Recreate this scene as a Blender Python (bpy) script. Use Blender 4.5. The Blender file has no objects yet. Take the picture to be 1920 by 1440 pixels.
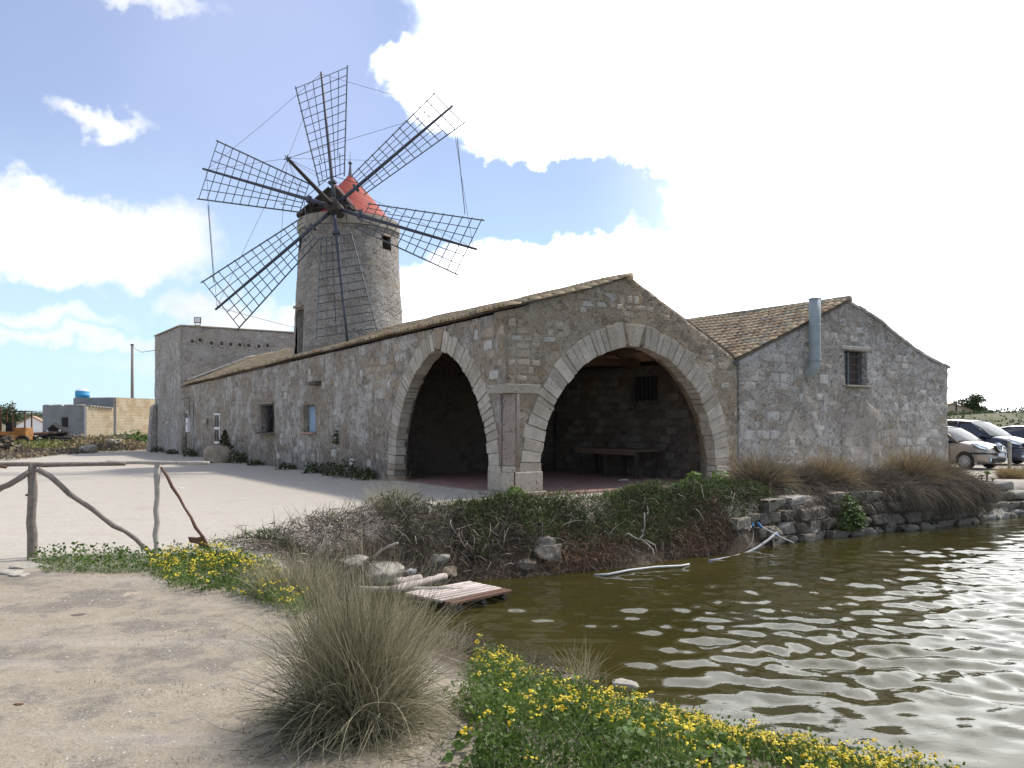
import bpy, math, random
import numpy as np
from mathutils import Vector, Matrix
from mathutils.geometry import delaunay_2d_cdt

random.seed(7)
rng = np.random.default_rng(11)
SC = bpy.context.scene
COL = SC.collection
F = 1560.0                      # focal length in pixels of a 1920 px wide frame
PI = math.pi

# ------------------------------------------------------------------ camera
cam = bpy.data.cameras.new('camera')
cam.sensor_width = 36.0
cam.lens = F / 1920 * 36
cam.shift_y = 75 / 1920
cam.clip_start, cam.clip_end = 0.1, 6000
camo = bpy.data.objects.new('camera', cam)
camo.location = (0, 0, 1.6)
camo.rotation_euler = (PI / 2, 0, 0)
COL.objects.link(camo)
SC.camera = camo

# ------------------------------------------------------------------ light
SUN_AZ = math.atan2(0.853, 0.522)      # clockwise from +Y (view direction)
SUN_EL = math.radians(54)
sd = Vector((math.sin(SUN_AZ) * math.cos(SUN_EL), math.cos(SUN_AZ) * math.cos(SUN_EL), math.sin(SUN_EL)))
sl = bpy.data.lights.new('sun', 'SUN')
sl.energy = 3.3
sl.angle = math.radians(4.0)
sl.color = (1.0, 0.95, 0.87)
so = bpy.data.objects.new('sun', sl)
so.rotation_euler = sd.to_track_quat('Z', 'Y').to_euler()
COL.objects.link(so)

SC.view_settings.view_transform = 'Standard'
SC.view_settings.look = 'None'
SC.view_settings.exposure = 0.34
SC.view_settings.gamma = 1
SC.view_settings.use_curve_mapping = False
SC.render.engine = 'CYCLES'
cy = SC.cycles
cy.use_denoising = True
cy.max_bounces = 6
cy.diffuse_bounces = 3
cy.glossy_bounces = 3
cy.transmission_bounces = 4
cy.transparent_max_bounces = 8
cy.caustics_reflective = False
cy.caustics_refractive = False
cy.sample_clamp_indirect = 6


# ------------------------------------------------------------------ node helper
class NT:
    def __init__(s, tree):
        s.t = tree
        s.t.nodes.clear()

    def n(s, typ, ins=None, **props):
        nd = s.t.nodes.new('ShaderNode' + typ)
        for k, v in props.items():
            setattr(nd, k, v)
        for k, v in (ins or {}).items():
            sock = nd.inputs[k]
            if isinstance(v, bpy.types.NodeSocket):
                s.t.links.new(v, sock)
            elif isinstance(v, bpy.types.Node):
                s.t.links.new(v.outputs[0], sock)
            else:
                if sock.type == 'RGBA' and len(v) == 3:
                    v = (*v, 1)
                sock.default_value = v
        return nd

    def m(s, op, a, b=0.0, c=0.0, clamp=False):
        nd = s.t.nodes.new('ShaderNodeMath')
        nd.operation = op
        nd.use_clamp = clamp
        for i, v in enumerate((a, b, c)):
            if isinstance(v, (bpy.types.NodeSocket, bpy.types.Node)):
                s.t.links.new(v if isinstance(v, bpy.types.NodeSocket) else v.outputs[0], nd.inputs[i])
            else:
                nd.inputs[i].default_value = v
        return nd.outputs[0]

    def mix(s, fac, a, b, typ='MIX'):
        nd = s.t.nodes.new('ShaderNodeMix')
        nd.data_type = 'RGBA'
        nd.blend_type = typ
        for i, v in ((0, fac), (6, a), (7, b)):
            if isinstance(v, (bpy.types.NodeSocket, bpy.types.Node)):
                s.t.links.new(v if isinstance(v, bpy.types.NodeSocket) else v.outputs[0], nd.inputs[i])
            else:
                if i and len(v) == 3:
                    v = (*v, 1)
                nd.inputs[i].default_value = v
        return nd.outputs[2]

    def step(s, v, lo, hi):
        nd = s.t.nodes.new('ShaderNodeMapRange')
        nd.interpolation_type = 'SMOOTHSTEP'
        s.t.links.new(v if isinstance(v, bpy.types.NodeSocket) else v.outputs[0], nd.inputs[0])
        nd.inputs[1].default_value = lo
        nd.inputs[2].default_value = hi
        return nd.outputs[0]

    def noise(s, vec, scale, detail=4, rough=0.55, dist=0.0):
        nd = s.n('TexNoise', {'Scale': scale, 'Detail': detail, 'Roughness': rough, 'Distortion': dist})
        if vec is not None:
            s.t.links.new(vec, nd.inputs['Vector'])
        return nd.outputs[0]

    def vmul(s, vec, k):
        nd = s.n('VectorMath', operation='MULTIPLY')
        s.t.links.new(vec, nd.inputs[0])
        nd.inputs[1].default_value = k
        return nd.outputs[0]


# ------------------------------------------------------------------ world: sky with clouds
W = bpy.data.worlds.new('World')
SC.world = W
W.use_nodes = True
w = NT(W.node_tree)
sky = w.n('TexSky', sky_type='NISHITA', sun_disc=False, sun_elevation=SUN_EL, sun_rotation=SUN_AZ)
sky.altitude = 0
sky.air_density = 1.0
sky.dust_density = 0.6
sky.ozone_density = 2.5
tc = w.n('TexCoord')
D = tc.outputs['Generated']
sep = w.n('SeparateXYZ', {0: D})
az = w.m('ARCTAN2', sep.outputs[0], sep.outputs[1])
el = w.m('ARCSINE', sep.outputs[2])
# wobble the lookup so that cloud edges billow
nA = w.noise(D, 5.0, 8, 0.62)
nB = w.noise(D, 16.0, 7, 0.62)
nC = w.noise(D, 2.2, 3, 0.5)
wa = w.n('TexNoise', {'Vector': D, 'Scale': 7.0, 'Detail': 5, 'Roughness': 0.6})
wb_ = w.n('TexNoise', {'Vector': D, 'Scale': 24.0, 'Detail': 5, 'Roughness': 0.6})
sa = w.n('SeparateColor', {0: wa.outputs['Color']})
sb = w.n('SeparateColor', {0: wb_.outputs['Color']})


def warp(v, i):
    return w.m('ADD', v, w.m('ADD', w.m('MULTIPLY', w.m('SUBTRACT', sa.outputs[i], 0.5), 0.12), w.m('MULTIPLY', w.m('SUBTRACT', sb.outputs[i], 0.5), 0.06)))


azw, elw = warp(az, 0), warp(el, 1)
puff = w.m('ADD', w.m('MULTIPLY', w.m('SUBTRACT', nA, 0.5), 1.5), w.m('MULTIPLY', w.m('SUBTRACT', nB, 0.5), 0.9))


def ang(px, py):
    x, z = (px - 960) / F, (795 - py) / F
    return math.atan2(x, 1.0), math.atan2(z, math.hypot(x, 1))


def blob(px, py, rx, ry, k=1.0):
    a, e = ang(px, py)
    u = w.m('DIVIDE', w.m('SUBTRACT', azw, a), rx / F)
    v = w.m('DIVIDE', w.m('SUBTRACT', elw, e), ry / F)
    r2 = w.m('ADD', w.m('MULTIPLY', u, u), w.m('MULTIPLY', v, v))
    return w.m('MULTIPLY', w.m('SUBTRACT', 1.0, w.m('MINIMUM', r2, 3.0)), k)


def field(bl):
    o = blob(*bl[0])
    for q in bl[1:]:
        o = w.m('MAXIMUM', o, blob(*q))
    return o


bright = field([(1190, 90, 440, 190, 1.2), (850, 165, 165, 85), (1080, 245, 240, 70), (1830, 330, 500, 560, 1.6), (1300, 300, 150, 40, .8),
                (1180, 545, 560, 95, 1.1), (1560, 640, 700, 230, 1.4), (1560, -300, 900, 500, 1.4)])
dim = field([(105, 428, 275, 100, 1.35), (205, 222, 105, 30, 0.75), (90, 600, 170, 26, 0.55), (140, 645, 250, 24, 0.55),
             (420, 575, 140, 44, 0.8), (600, 600, 260, 40, 0.7), (290, -8, 130, 26, 0.6), (430, 700, 300, 30, 0.35)])
db = w.step(w.m('ADD', bright, w.m('MULTIPLY', puff, 0.5)), -0.05, 0.55)
dd = w.step(w.m('ADD', dim, w.m('MULTIPLY', puff, 0.6)), 0.02, 0.75)
# beyond the view the same broken cloud goes on
inx = w.step(w.m('ABSOLUTE', az), 0.62, 0.95)
iny = w.step(el, 0.50, 0.75)
out = w.m('MAXIMUM', inx, iny)
gen = w.m('MULTIPLY', w.step(w.m('ADD', nC, w.m('MULTIPLY', w.m('SUBTRACT', nA, 0.5), 0.6)), 0.48, 0.66), out)
dd = w.m('MAXIMUM', dd, w.m('MULTIPLY', gen, 0.9))
thin = w.m('ADD', 0.18, w.m('MULTIPLY', w.step(nC, 0.35, 0.75), 0.14))
hz = w.m('SUBTRACT', 1.0, w.step(el, 0.0, 0.34))
skyc = w.n('VectorMath', {0: sky.outputs[0]}, operation='SCALE')
SKY_K = 0.125
skyc.inputs['Scale'].default_value = SKY_K
c0 = w.mix(thin, skyc.outputs[0], (0.86, 0.86, 1.18))
c0 = w.mix(w.m('MULTIPLY', hz, 0.62), c0, (0.52, 0.80, 0.97))
shade = w.step(w.m('ADD', nA, w.m('MULTIPLY', nB, 0.5)), 0.50, 0.95)
# the veil of bright air on the side of the sun
glow = w.m('MULTIPLY', w.step(az, ang(1060, 0)[0], ang(1620, 0)[0]), w.step(w.m('SUBTRACT', 1.2, az), -0.6, 0.3))
c0 = w.mix(w.m('MULTIPLY', glow, 0.85), c0, (1.25, 1.3, 1.34))
c1 = w.mix(dd, c0, w.mix(shade, (1.0, 1.0, 1.01), (0.70, 0.74, 0.80)))
c2 = w.mix(db, c1, w.mix(shade, (3.0, 3.0, 2.98), (1.7, 1.75, 1.82)))
bg = w.n('Background', {'Color': c2, 'Strength': 1.0})
wo = w.n('OutputWorld', {'Surface': bg})

# ------------------------------------------------------------------ numpy noise


def _h(ix, iy, iz, seed):
    n = (ix * 374761393 + iy * 668265263 + iz * 2147483647 + seed * 974634777) & 0xFFFFFFFF
    n = ((n ^ (n >> 13)) * 1274126177) & 0xFFFFFFFF
    return ((n ^ (n >> 16)) & 0xFFFF) / 65535.0


def vnoise(p, seed=0):
    p = np.asarray(p, float)
    if p.shape[1] == 2:
        p = np.c_[p, np.zeros(len(p))]
    i = np.floor(p).astype(np.int64)
    f = p - i
    f = f * f * (3 - 2 * f)
    r = 0
    for dx in (0, 1):
        for dy in (0, 1):
            for dz in (0, 1):
                wgt = (f[:, 0] if dx else 1 - f[:, 0]) * (f[:, 1] if dy else 1 - f[:, 1]) * (f[:, 2] if dz else 1 - f[:, 2])
                r = r + wgt * _h(i[:, 0] + dx, i[:, 1] + dy, i[:, 2] + dz, seed)
    return r - 0.5


def fbm(p, oct=4, seed=0):
    p = np.asarray(p, float)
    a, r = 1.0, 0
    for k in range(oct):
        r = r + a * vnoise(p * 2 ** k + 17.3 * k, seed + k)
        a *= 0.5
    return r


# ------------------------------------------------------------------ mesh helpers
def np_mesh(name, verts, faces, mat=None, parent=None, tint=None, smooth=False):
    """faces: list of arrays (n,k) of vertex indices."""
    me = bpy.data.meshes.new(name)
    if not isinstance(faces, list):
        faces = [faces]
    faces = [np.asarray(f) for f in faces if len(f)]
    verts = np.asarray(verts, np.float32)
    me.vertices.add(len(verts))
    me.vertices.foreach_set('co', verts.ravel())
    nl = sum(f.size for f in faces)
    npoly = sum(len(f) for f in faces)
    me.loops.add(nl)
    me.polygons.add(npoly)
    me.loops.foreach_set('vertex_index', np.concatenate([f.ravel() for f in faces]).astype(np.int32))
    tot = np.concatenate([np.full(len(f), f.shape[1]) for f in faces])
    st = np.concatenate([[0], np.cumsum(tot)[:-1]])
    me.polygons.foreach_set('loop_start', st.astype(np.int32))
    if smooth:
        me.polygons.foreach_set('use_smooth', np.ones(npoly, bool))
    me.update(calc_edges=True)
    if tint is not None:
        at = me.attributes.new('tint', 'FLOAT', 'POINT')
        at.data.foreach_set('value', np.asarray(tint, np.float32))
    if mat is not None:
        me.materials.append(mat)
    return link(name, me, parent)


def link(name, me, parent=None):
    o = bpy.data.objects.new(name, me)
    COL.objects.link(o)
    if parent is not None:
        o.parent = parent
    return o


class MB:
    def __init__(s):
        s.v, s.f = [], []

    def add(s, vs, fs):
        b = len(s.v)
        s.v += [tuple(map(float, q)) for q in vs]
        s.f += [tuple(b + i for i in q) for q in fs]
        return s

    def box(s, c, d, rz=0.0, M=None):
        hx, hy, hz_ = d[0] / 2, d[1] / 2, d[2] / 2
        vs = [(x, y, z) for z in (-hz_, hz_) for y in (-hy, hy) for x in (-hx, hx)]
        if M is not None:
            vs = [tuple(M @ Vector(q)) for q in vs]
        elif rz:
            cs, sn = math.cos(rz), math.sin(rz)
            vs = [(x * cs - y * sn, x * sn + y * cs, z) for x, y, z in vs]
        vs = [(x + c[0], y + c[1], z + c[2]) for x, y, z in vs]
        return s.add(vs, [(0, 2, 3, 1), (4, 5, 7, 6), (0, 1, 5, 4), (2, 6, 7, 3), (0, 4, 6, 2), (1, 3, 7, 5)])

    def tube(s, pts, r, n=8, cap=True, jit=0.0):
        pts = [Vector(p) for p in pts]
        m = len(pts)
        rs = r if hasattr(r, '__len__') else [r] * m
        b = len(s.v)
        up = Vector((0, 0, 1))
        d0 = (pts[1] - pts[0]).normalized()
        if abs(d0.z) > 0.9:
            up = Vector((1, 0, 0))
        for i, p in enumerate(pts):
            d = (pts[min(i + 1, m - 1)] - pts[max(i - 1, 0)]).normalized()
            a = d.cross(up).normalized()
            c = a.cross(d)
            for k in range(n):
                th = 2 * PI * k / n
                rr = rs[i] * (1 + jit * (random.random() - 0.5))
                q = p + a * (math.cos(th) * rr) + c * (math.sin(th) * rr)
                s.v.append(tuple(q))
        for i in range(m - 1):
            for k in range(n):
                k2 = (k + 1) % n
                s.f.append((b + i * n + k, b + i * n + k2, b + (i + 1) * n + k2, b + (i + 1) * n + k))
        if cap:
            s.f.append(tuple(b + k for k in range(n))[::-1])
            s.f.append(tuple(b + (m - 1) * n + k for k in range(n)))
        return s

    def lathe(s, prof, c=(0, 0, 0), n=24, a0=0.0, a1=2 * PI):
        b = len(s.v)
        full = abs(a1 - a0 - 2 * PI) < 1e-6
        m = n if full else n + 1
        for r, z in prof:
            for k in range(m):
                th = a0 + (a1 - a0) * k / n
                s.v.append((c[0] + r * math.cos(th), c[1] + r * math.sin(th), c[2] + z))
        for i in range(len(prof) - 1):
            for k in range(n):
                k2 = (k + 1) % m
                s.f.append((b + i * m + k, b + i * m + k2, b + (i + 1) * m + k2, b + (i + 1) * m + k))
        return s

    def prism(s, loop, ext):
        n = len(loop)
        ex = Vector(ext)
        vs = [tuple(p) for p in loop] + [tuple(Vector(p) + ex) for p in loop]
        fs = [tuple(range(n))[::-1], tuple(range(n, 2 * n))]
        fs += [(i, (i + 1) % n, n + (i + 1) % n, n + i) for i in range(n)]
        return s.add(vs, fs)

    def mesh(s, name, mat, smooth=False):
        me = bpy.data.meshes.new(name)
        me.from_pydata(s.v, [], s.f)
        if smooth:
            for p in me.polygons:
                p.use_smooth = True
        me.update()
        if mat is not None:
            me.materials.append(mat)
        return me

    def build(s, name, mat, parent=None, smooth=False, bevel=0.0):
        o = link(name, s.mesh(name, mat, smooth), parent)
        if bevel:
            bv = o.modifiers.new('bevel', 'BEVEL')
            bv.width = bevel
            bv.segments = 2
            bv.limit_method = 'ANGLE'
        return o


def tag(o, label, cat, group=None, kind=None):
    if label:
        o['label'] = label
    if cat:
        o['category'] = cat
    if group:
        o['group'] = group
    if kind:
        o['kind'] = kind
    return o


def thing(name, label, cat, loc=(0, 0, 0), rz=0.0, group=None):
    o = bpy.data.objects.new(name, None)
    o.empty_display_size = 0.2
    COL.objects.link(o)
    o.location = loc
    o.rotation_euler = (0, 0, rz)
    return tag(o, label, cat, group)


def copy_part(o, parent, name=None):
    c = o.copy()
    COL.objects.link(c)
    c.parent = parent
    return c


def at(px, py, Y):
    return Vector(((px - 960) / F * Y, Y, 1.6 + (795 - py) / F * Y))


def gnd(px, py, z=0.0):
    Y = (1.6 - z) * F / (py - 795)
    return Vector(((px - 960) / F * Y, Y, z))


# ------------------------------------------------------------------ materials
def material(name):
    m = bpy.data.materials.new(name)
    m.use_nodes = True
    return m, NT(m.node_tree)


def finish(t, col, rough=0.8, bump=None, bdist=0.02, metal=0.0, spec=0.3, bstr=1.0, **kw):
    ins = {'Base Color': col, 'Roughness': rough, 'Metallic': metal, 'Specular IOR Level': spec}
    ins.update(kw)
    b = t.n('BsdfPrincipled', ins)
    if bump is not None:
        bp = t.n('Bump', {'Height': bump, 'Distance': bdist, 'Strength': bstr})
        t.t.links.new(bp.outputs[0], b.inputs['Normal'])
    t.n('OutputMaterial', {'Surface': b})


def simple(name, col, rough=0.6, metal=0.0, var=0.15, scale=8.0, bump=0.3, bdist=0.005, spec=0.4, tintrand=0.0):
    m, t = material(name)
    P = t.n('NewGeometry').outputs['Position']
    n1 = t.noise(P, scale, 5)
    f = t.m('ADD', 1.0 - var, t.m('MULTIPLY', n1, 2 * var))
    if tintrand:
        oi = t.n('ObjectInfo')
        f = t.m('MULTIPLY', f, t.m('ADD', 1.0 - tintrand / 2, t.m('MULTIPLY', oi.outputs['Random'], tintrand)))
    cc = t.n('VectorMath', {0: col}, operation='SCALE')
    t.t.links.new(f, cc.inputs['Scale'])
    finish(t, cc.outputs[0], rough, t.noise(P, scale * 3, 4) if bump else None, bdist, metal, spec, bump or 1.0)
    return m


def wall_mat(name, base, grey, white, amt_white=0.5, pits=0.5, ochre=(0.42, 0.30, 0.16), amt_ochre=0.3, streak=1.0,
             stone_scale=2.6, dark_low=0.0):
    """Old rubble wall under the remains of lime plaster."""
    m, t = material(name)
    g = t.n('NewGeometry')
    P = g.outputs['Position']
    PS = t.vmul(P, (1, 1, 1.0 / streak))
    n1 = t.noise(P, 0.7, 5, 0.6)
    n2 = t.noise(PS, 3.4, 9, 0.72, 0.5)
    n3 = t.noise(PS, 11.0, 6, 0.7)
    n4 = t.noise(P, 34.0, 4, 0.7)
    n5 = t.noise(P, 1.6, 6, 0.6)
    wv = t.n('TexNoise', {'Vector': P, 'Scale': 3.0, 'Detail': 3})
    PV = t.n('VectorMath', {0: t.vmul(P, (1, 1, 1.6)), 1: t.vmul(wv.outputs['Color'], (.3, .3, .3))}, operation='ADD').outputs[0]
    vor = t.n('TexVoronoi', {'Scale': stone_scale, 'Randomness': 0.85}, feature='F1')
    t.t.links.new(PV, vor.inputs['Vector'])
    vd = t.n('TexVoronoi', {'Scale': stone_scale, 'Randomness': 0.85}, feature='DISTANCE_TO_EDGE')
    t.t.links.new(PV, vd.inputs['Vector'])
    cellr = t.n('SeparateColor', {0: vor.outputs['Color']})
    c = t.mix(t.step(n1, 0.35, 0.65), base, grey)
    # stones peeping through: own tone for each
    stone = t.m('MULTIPLY', t.step(t.m('ADD', vd.outputs['Distance'], t.m('MULTIPLY', t.m('SUBTRACT', n3, 0.5), 0.10)), 0.02, 0.10), t.step(t.m('ADD', n5, t.m('MULTIPLY', cellr.outputs[1], 0.25)), 0.54, 0.64))
    sc = t.mix(cellr.outputs[0], tuple(0.60 * x for x in base), tuple(1.25 * x for x in grey))
    c = t.mix(t.m('MULTIPLY', stone, 0.8), c, sc)
    c = t.mix(t.m('MULTIPLY', t.step(cellr.outputs[2], 1 - amt_ochre, 1.0), t.m('MULTIPLY', stone, 0.7)), c, ochre)
    wm = t.m('MULTIPLY', t.step(t.m('ADD', n2, t.m('MULTIPLY', t.m('SUBTRACT', n1, 0.5), 0.7)), 0.63 - 0.16 * amt_white, 0.70 - 0.16 * amt_white), 0.9)
    wm = t.m('MULTIPLY', wm, t.step(n3, 0.30, 0.50))
    c = t.mix(wm, c, white)
    c = t.mix(t.m('MULTIPLY', t.step(n3, 0.50, 0.66), 0.55), c, tuple(0.45 * x for x in base))
    pm = t.step(t.m('ADD', n3, t.m('MULTIPLY', t.m('SUBTRACT', n4, 0.5), 0.9)), 0.74 - 0.16 * pits, 0.80 - 0.14 * pits)
    c = t.mix(t.m('MULTIPLY', pm, 0.9), c, (0.05, 0.045, 0.04))  # shade of the small hollows is put into the colour
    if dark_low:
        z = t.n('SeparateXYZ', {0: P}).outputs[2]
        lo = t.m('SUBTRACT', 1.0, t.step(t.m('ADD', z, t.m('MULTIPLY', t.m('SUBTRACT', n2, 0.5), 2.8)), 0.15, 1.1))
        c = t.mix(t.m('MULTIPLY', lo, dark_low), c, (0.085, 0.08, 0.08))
    hue = t.mix(t.m('MULTIPLY', t.step(n4, 0.46, 0.62), 0.5), c, tuple(1.45 * x for x in grey))
    hue = t.mix(t.m('MULTIPLY', t.step(n4, 0.52, 0.36), 0.0), hue, base)
    h = t.m('ADD', t.m('ADD', t.m('MULTIPLY', n2, 0.8), t.m('MULTIPLY', n3, 0.7)), t.m('MULTIPLY', n4, 0.30))
    h = t.m('ADD', h, t.m('MULTIPLY', stone, 0.28))
    h = t.m('SUBTRACT', h, t.m('MULTIPLY', pm, 0.6))
    finish(t, hue, 0.92, h, 0.14, spec=0.15)
    return m


def stone_mat(name, base, var, pit=0.5, scale=1.0):
    m, t = material(name)
    P = t.n('NewGeometry').outputs['Position']
    r = t.n('ObjectInfo').outputs['Random']
    n1 = t.noise(P, 3.0 * scale, 6, 0.65)
    n2 = t.noise(P, 16.0 * scale, 5, 0.65)
    n3 = t.noise(P, 45.0 * scale, 3, 0.6)
    c = t.mix(r, base, var)
    c = t.mix(t.m('MULTIPLY', t.step(n1, 0.35, 0.7), 0.5), c, tuple(0.62 * x for x in base))
    c = t.mix(t.m('MULTIPLY', t.step(n2, 0.5, 0.7), 0.45), c, tuple(min(0.8, 1.35 * x) for x in var))
    pm = t.step(t.m('ADD', n2, t.m('MULTIPLY', t.m('SUBTRACT', n3, 0.5), 0.7)), 0.70 - 0.1 * pit, 0.80 - 0.1 * pit)
    c = t.mix(t.m('MULTIPLY', pm, 0.8), c, (0.07, 0.06, 0.05))
    h = t.m('SUBTRACT', t.m('ADD', t.m('MULTIPLY', n1, 0.7), t.m('MULTIPLY', n2, 0.5)), t.m('MULTIPLY', pm, 0.5))
    finish(t, c, 0.9, h, 0.04, spec=0.15)
    return m


def tint_mat(name, ramp, rough=0.7, trans=0.0, spec=0.3):
    """Plant material: each blade or leaf has a tint of its own along RAMP."""
    m, t = material(name)
    a = t.n('Attribute', attribute_name='tint')
    r = t.n('ValToRGB', {0: a.outputs['Fac']})
    cr = r.color_ramp
    while len(cr.elements) < len(ramp):
        cr.elements.new(0.5)
    for e, (p, c) in zip(cr.elements, ramp):
        e.position = p
        e.color = (*c, 1)
    P = t.n('NewGeometry').outputs['Position']
    n1 = t.noise(P, 9.0, 3)
    cc = t.n('VectorMath', {0: r.outputs[0]}, operation='SCALE')
    t.t.links.new(t.m('ADD', 0.7, t.m('MULTIPLY', n1, 0.6)), cc.inputs['Scale'])
    b = t.n('BsdfPrincipled', {'Base Color': cc.outputs[0], 'Roughness': rough, 'Specular IOR Level': spec})
    if trans:
        tr = t.n('BsdfTranslucent', {'Color': cc.outputs[0]})
        mx = t.n('MixShader', {0: trans, 1: b, 2: tr})
        t.n('OutputMaterial', {'Surface': mx})
    else:
        t.n('OutputMaterial', {'Surface': b})
    return m

# ================================================================== MATERIALS
M = {}
M['gable'] = wall_mat('gable_rubble', (0.385, 0.295, 0.20), (0.40, 0.345, 0.27), (0.55, 0.50, 0.43), 0.28, 0.65, amt_ochre=0.3)
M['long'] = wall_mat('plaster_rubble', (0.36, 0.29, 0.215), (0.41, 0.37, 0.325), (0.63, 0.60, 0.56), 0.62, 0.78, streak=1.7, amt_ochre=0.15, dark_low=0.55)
M['house'] = wall_mat('grey_rubble', (0.45, 0.395, 0.33), (0.50, 0.47, 0.43), (0.66, 0.64, 0.61), 0.62, 0.85, amt_ochre=0.14, stone_scale=3.0)
M['block'] = wall_mat('block_plaster', (0.43, 0.375, 0.315), (0.45, 0.415, 0.38), (0.54, 0.515, 0.49), 0.3, 0.35, amt_ochre=0.05)
M['tower'] = wall_mat('tower_plaster', (0.375, 0.33, 0.28), (0.41, 0.38, 0.345), (0.50, 0.475, 0.44), 0.38, 0.48, amt_ochre=0.05, streak=1.3)
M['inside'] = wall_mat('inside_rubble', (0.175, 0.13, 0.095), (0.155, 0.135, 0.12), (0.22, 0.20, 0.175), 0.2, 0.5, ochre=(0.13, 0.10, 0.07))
M['ashlar'] = stone_mat('pale_ashlar', (0.34, 0.295, 0.24), (0.50, 0.455, 0.39), 0.8)
M['pier'] = stone_mat('pier_stone', (0.36, 0.32, 0.265), (0.43, 0.385, 0.32), 0.9)
M['pink'] = stone_mat('pinkish_stone', (0.30, 0.245, 0.215), (0.36, 0.30, 0.265), 0.9)
M['rub'] = stone_mat('rubble_stone', (0.31, 0.245, 0.175), (0.44, 0.385, 0.31), 0.8)
M['rubg'] = stone_mat('grey_rubble_stone', (0.40, 0.37, 0.33), (0.51, 0.49, 0.455), 0.8)
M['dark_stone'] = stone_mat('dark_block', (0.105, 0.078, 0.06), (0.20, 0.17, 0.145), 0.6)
M['quay'] = stone_mat('quay_stone', (0.17, 0.155, 0.13), (0.30, 0.265, 0.215), 0.8)
M['rock'] = stone_mat('rock', (0.36, 0.33, 0.28), (0.44, 0.41, 0.36), 0.5)
M['tile'] = simple('clay_tile', (0.46, 0.36, 0.235), 0.9, var=0.45, scale=7, bump=0.6, bdist=0.01, spec=0.15, tintrand=0.5)
M['tile2'] = simple('red_clay_tile', (0.35, 0.235, 0.155), 0.9, var=0.45, scale=7, bump=0.6, bdist=0.01, spec=0.15, tintrand=0.4)
M['tile3'] = simple('lichen_tile', (0.30, 0.265, 0.21), 0.9, var=0.45, scale=9, bump=0.6, bdist=0.01, spec=0.15, tintrand=0.5)
M['underroof'] = simple('roof_bedding', (0.12, 0.095, 0.072), 0.95, var=0.4, scale=5)
M['rafters'] = simple('old_timber', (0.13, 0.085, 0.06), 0.85, var=0.4, scale=9)
M['iron'] = simple('painted_iron', (0.05, 0.055, 0.075), 0.5, var=0.3, scale=6, spec=0.4)
M['sailbar'] = simple('sail_paint', (0.07, 0.085, 0.095), 0.55, var=0.35, scale=5, spec=0.4, tintrand=0.3)
M['wire'] = simple('steel_wire', (0.11, 0.11, 0.115), 0.8, var=0.1, spec=0.1)
M['darkwood'] = simple('tarred_wood', (0.045, 0.036, 0.032), 0.8, var=0.5, scale=7)
M['greywood'] = simple('grey_wood', (0.21, 0.175, 0.15), 0.85, var=0.6, scale=14, bump=0.8, bdist=0.01)
M['palewood'] = simple('bleached_wood', (0.38, 0.345, 0.30), 0.8, var=0.5, scale=14, bump=0.5, bdist=0.006)
M['redpaint'] = simple('red_cap_paint', (0.34, 0.055, 0.035), 0.75, var=0.6, scale=3.0, bump=0.4, bdist=0.01)
M['pinkedge'] = simple('pink_render', (0.52, 0.30, 0.25), 0.85, var=0.25, scale=4)
M['lead'] = simple('finial_metal', (0.13, 0.14, 0.17), 0.5, metal=0.4)
M['zinc'] = simple('grey_blue_flue', (0.29, 0.33, 0.34), 0.6, metal=0.0, var=0.25, scale=5, bump=0.15)
M['frame_white'] = simple('white_paint', (0.72, 0.70, 0.68), 0.5, var=0.1)
M['darkvoid'] = simple('dark_interior', (0.02, 0.018, 0.017), 0.9)
M['bluecloth'] = simple('blue_shutter', (0.30, 0.42, 0.52), 0.8, var=0.2, scale=20)
M['rust'] = simple('rust', (0.125, 0.065, 0.042), 0.85, var=0.5, scale=9)
M['terra'] = simple('terracotta', (0.40, 0.25, 0.19), 0.85, var=0.3)
M['glass'] = None
mg, tg = material('window_glass')
finish(tg, (0.025, 0.03, 0.035), 0.08, spec=0.6)
M['glass'] = mg


def floor_mat():
    m, t = material('terracotta_floor')
    P = t.n('NewGeometry').outputs['Position']
    mp = t.n('Mapping', {'Vector': P, 'Rotation': (0, 0, -math.atan2(0.563, 0.826))})
    br = t.n('TexBrick', {'Vector': mp, 'Color1': (0.27, 0.15, 0.14, 1), 'Color2': (0.33, 0.20, 0.18, 1), 'Mortar': (0.22, 0.18, 0.17, 1),
                          'Scale': 1.0, 'Mortar Size': 0.012, 'Brick Width': 0.33, 'Row Height': 0.33})
    br.offset = 0
    n = t.noise(P, 2.0, 5)
    c = t.mix(t.m('MULTIPLY', t.step(n, 0.4, 0.7), 0.45), br.outputs[0], (0.36, 0.29, 0.26))
    finish(t, c, 0.55, br.outputs['Fac'], -0.004)
    return m


M['floor'] = floor_mat()


# ================================================================== SETTING
SHORE = np.array([(2.60, 5.35), (2.15, 5.75), (1.50, 6.25), (1.00, 6.85), (.56, 7.45), (.05, 8.1), (-.55, 8.6), (-1.30, 9.1), (-2.15, 10.15),
                  (-2.45, 11.2), (-1.95, 12.6), (-.92, 13.2), (.35, 13.7), (1.27, 14.2), (2.28, 14.8), (3.3, 15.6), (4.48, 16.25), (5.9, 17.7),
                  (7.15, 18.6), (9.4, 19.8), (11.4, 21.1), (12.9, 22.3), (14.1, 22.9), (19, 25.6), (30, 31), (60, 40), (60, -10), (8, -5), (5.0, 2.2), (3.5, 4.4)])
BW = np.array([2.4] * 6 + [2.0, 1.6, 1.0, 0.8, 0.8] + [1.2] * 5 + [0.45] * 8 + [0.8] * 2 + [2.4] * 4)   # width of the bank at each corner
WATER_Z = -0.9


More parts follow.
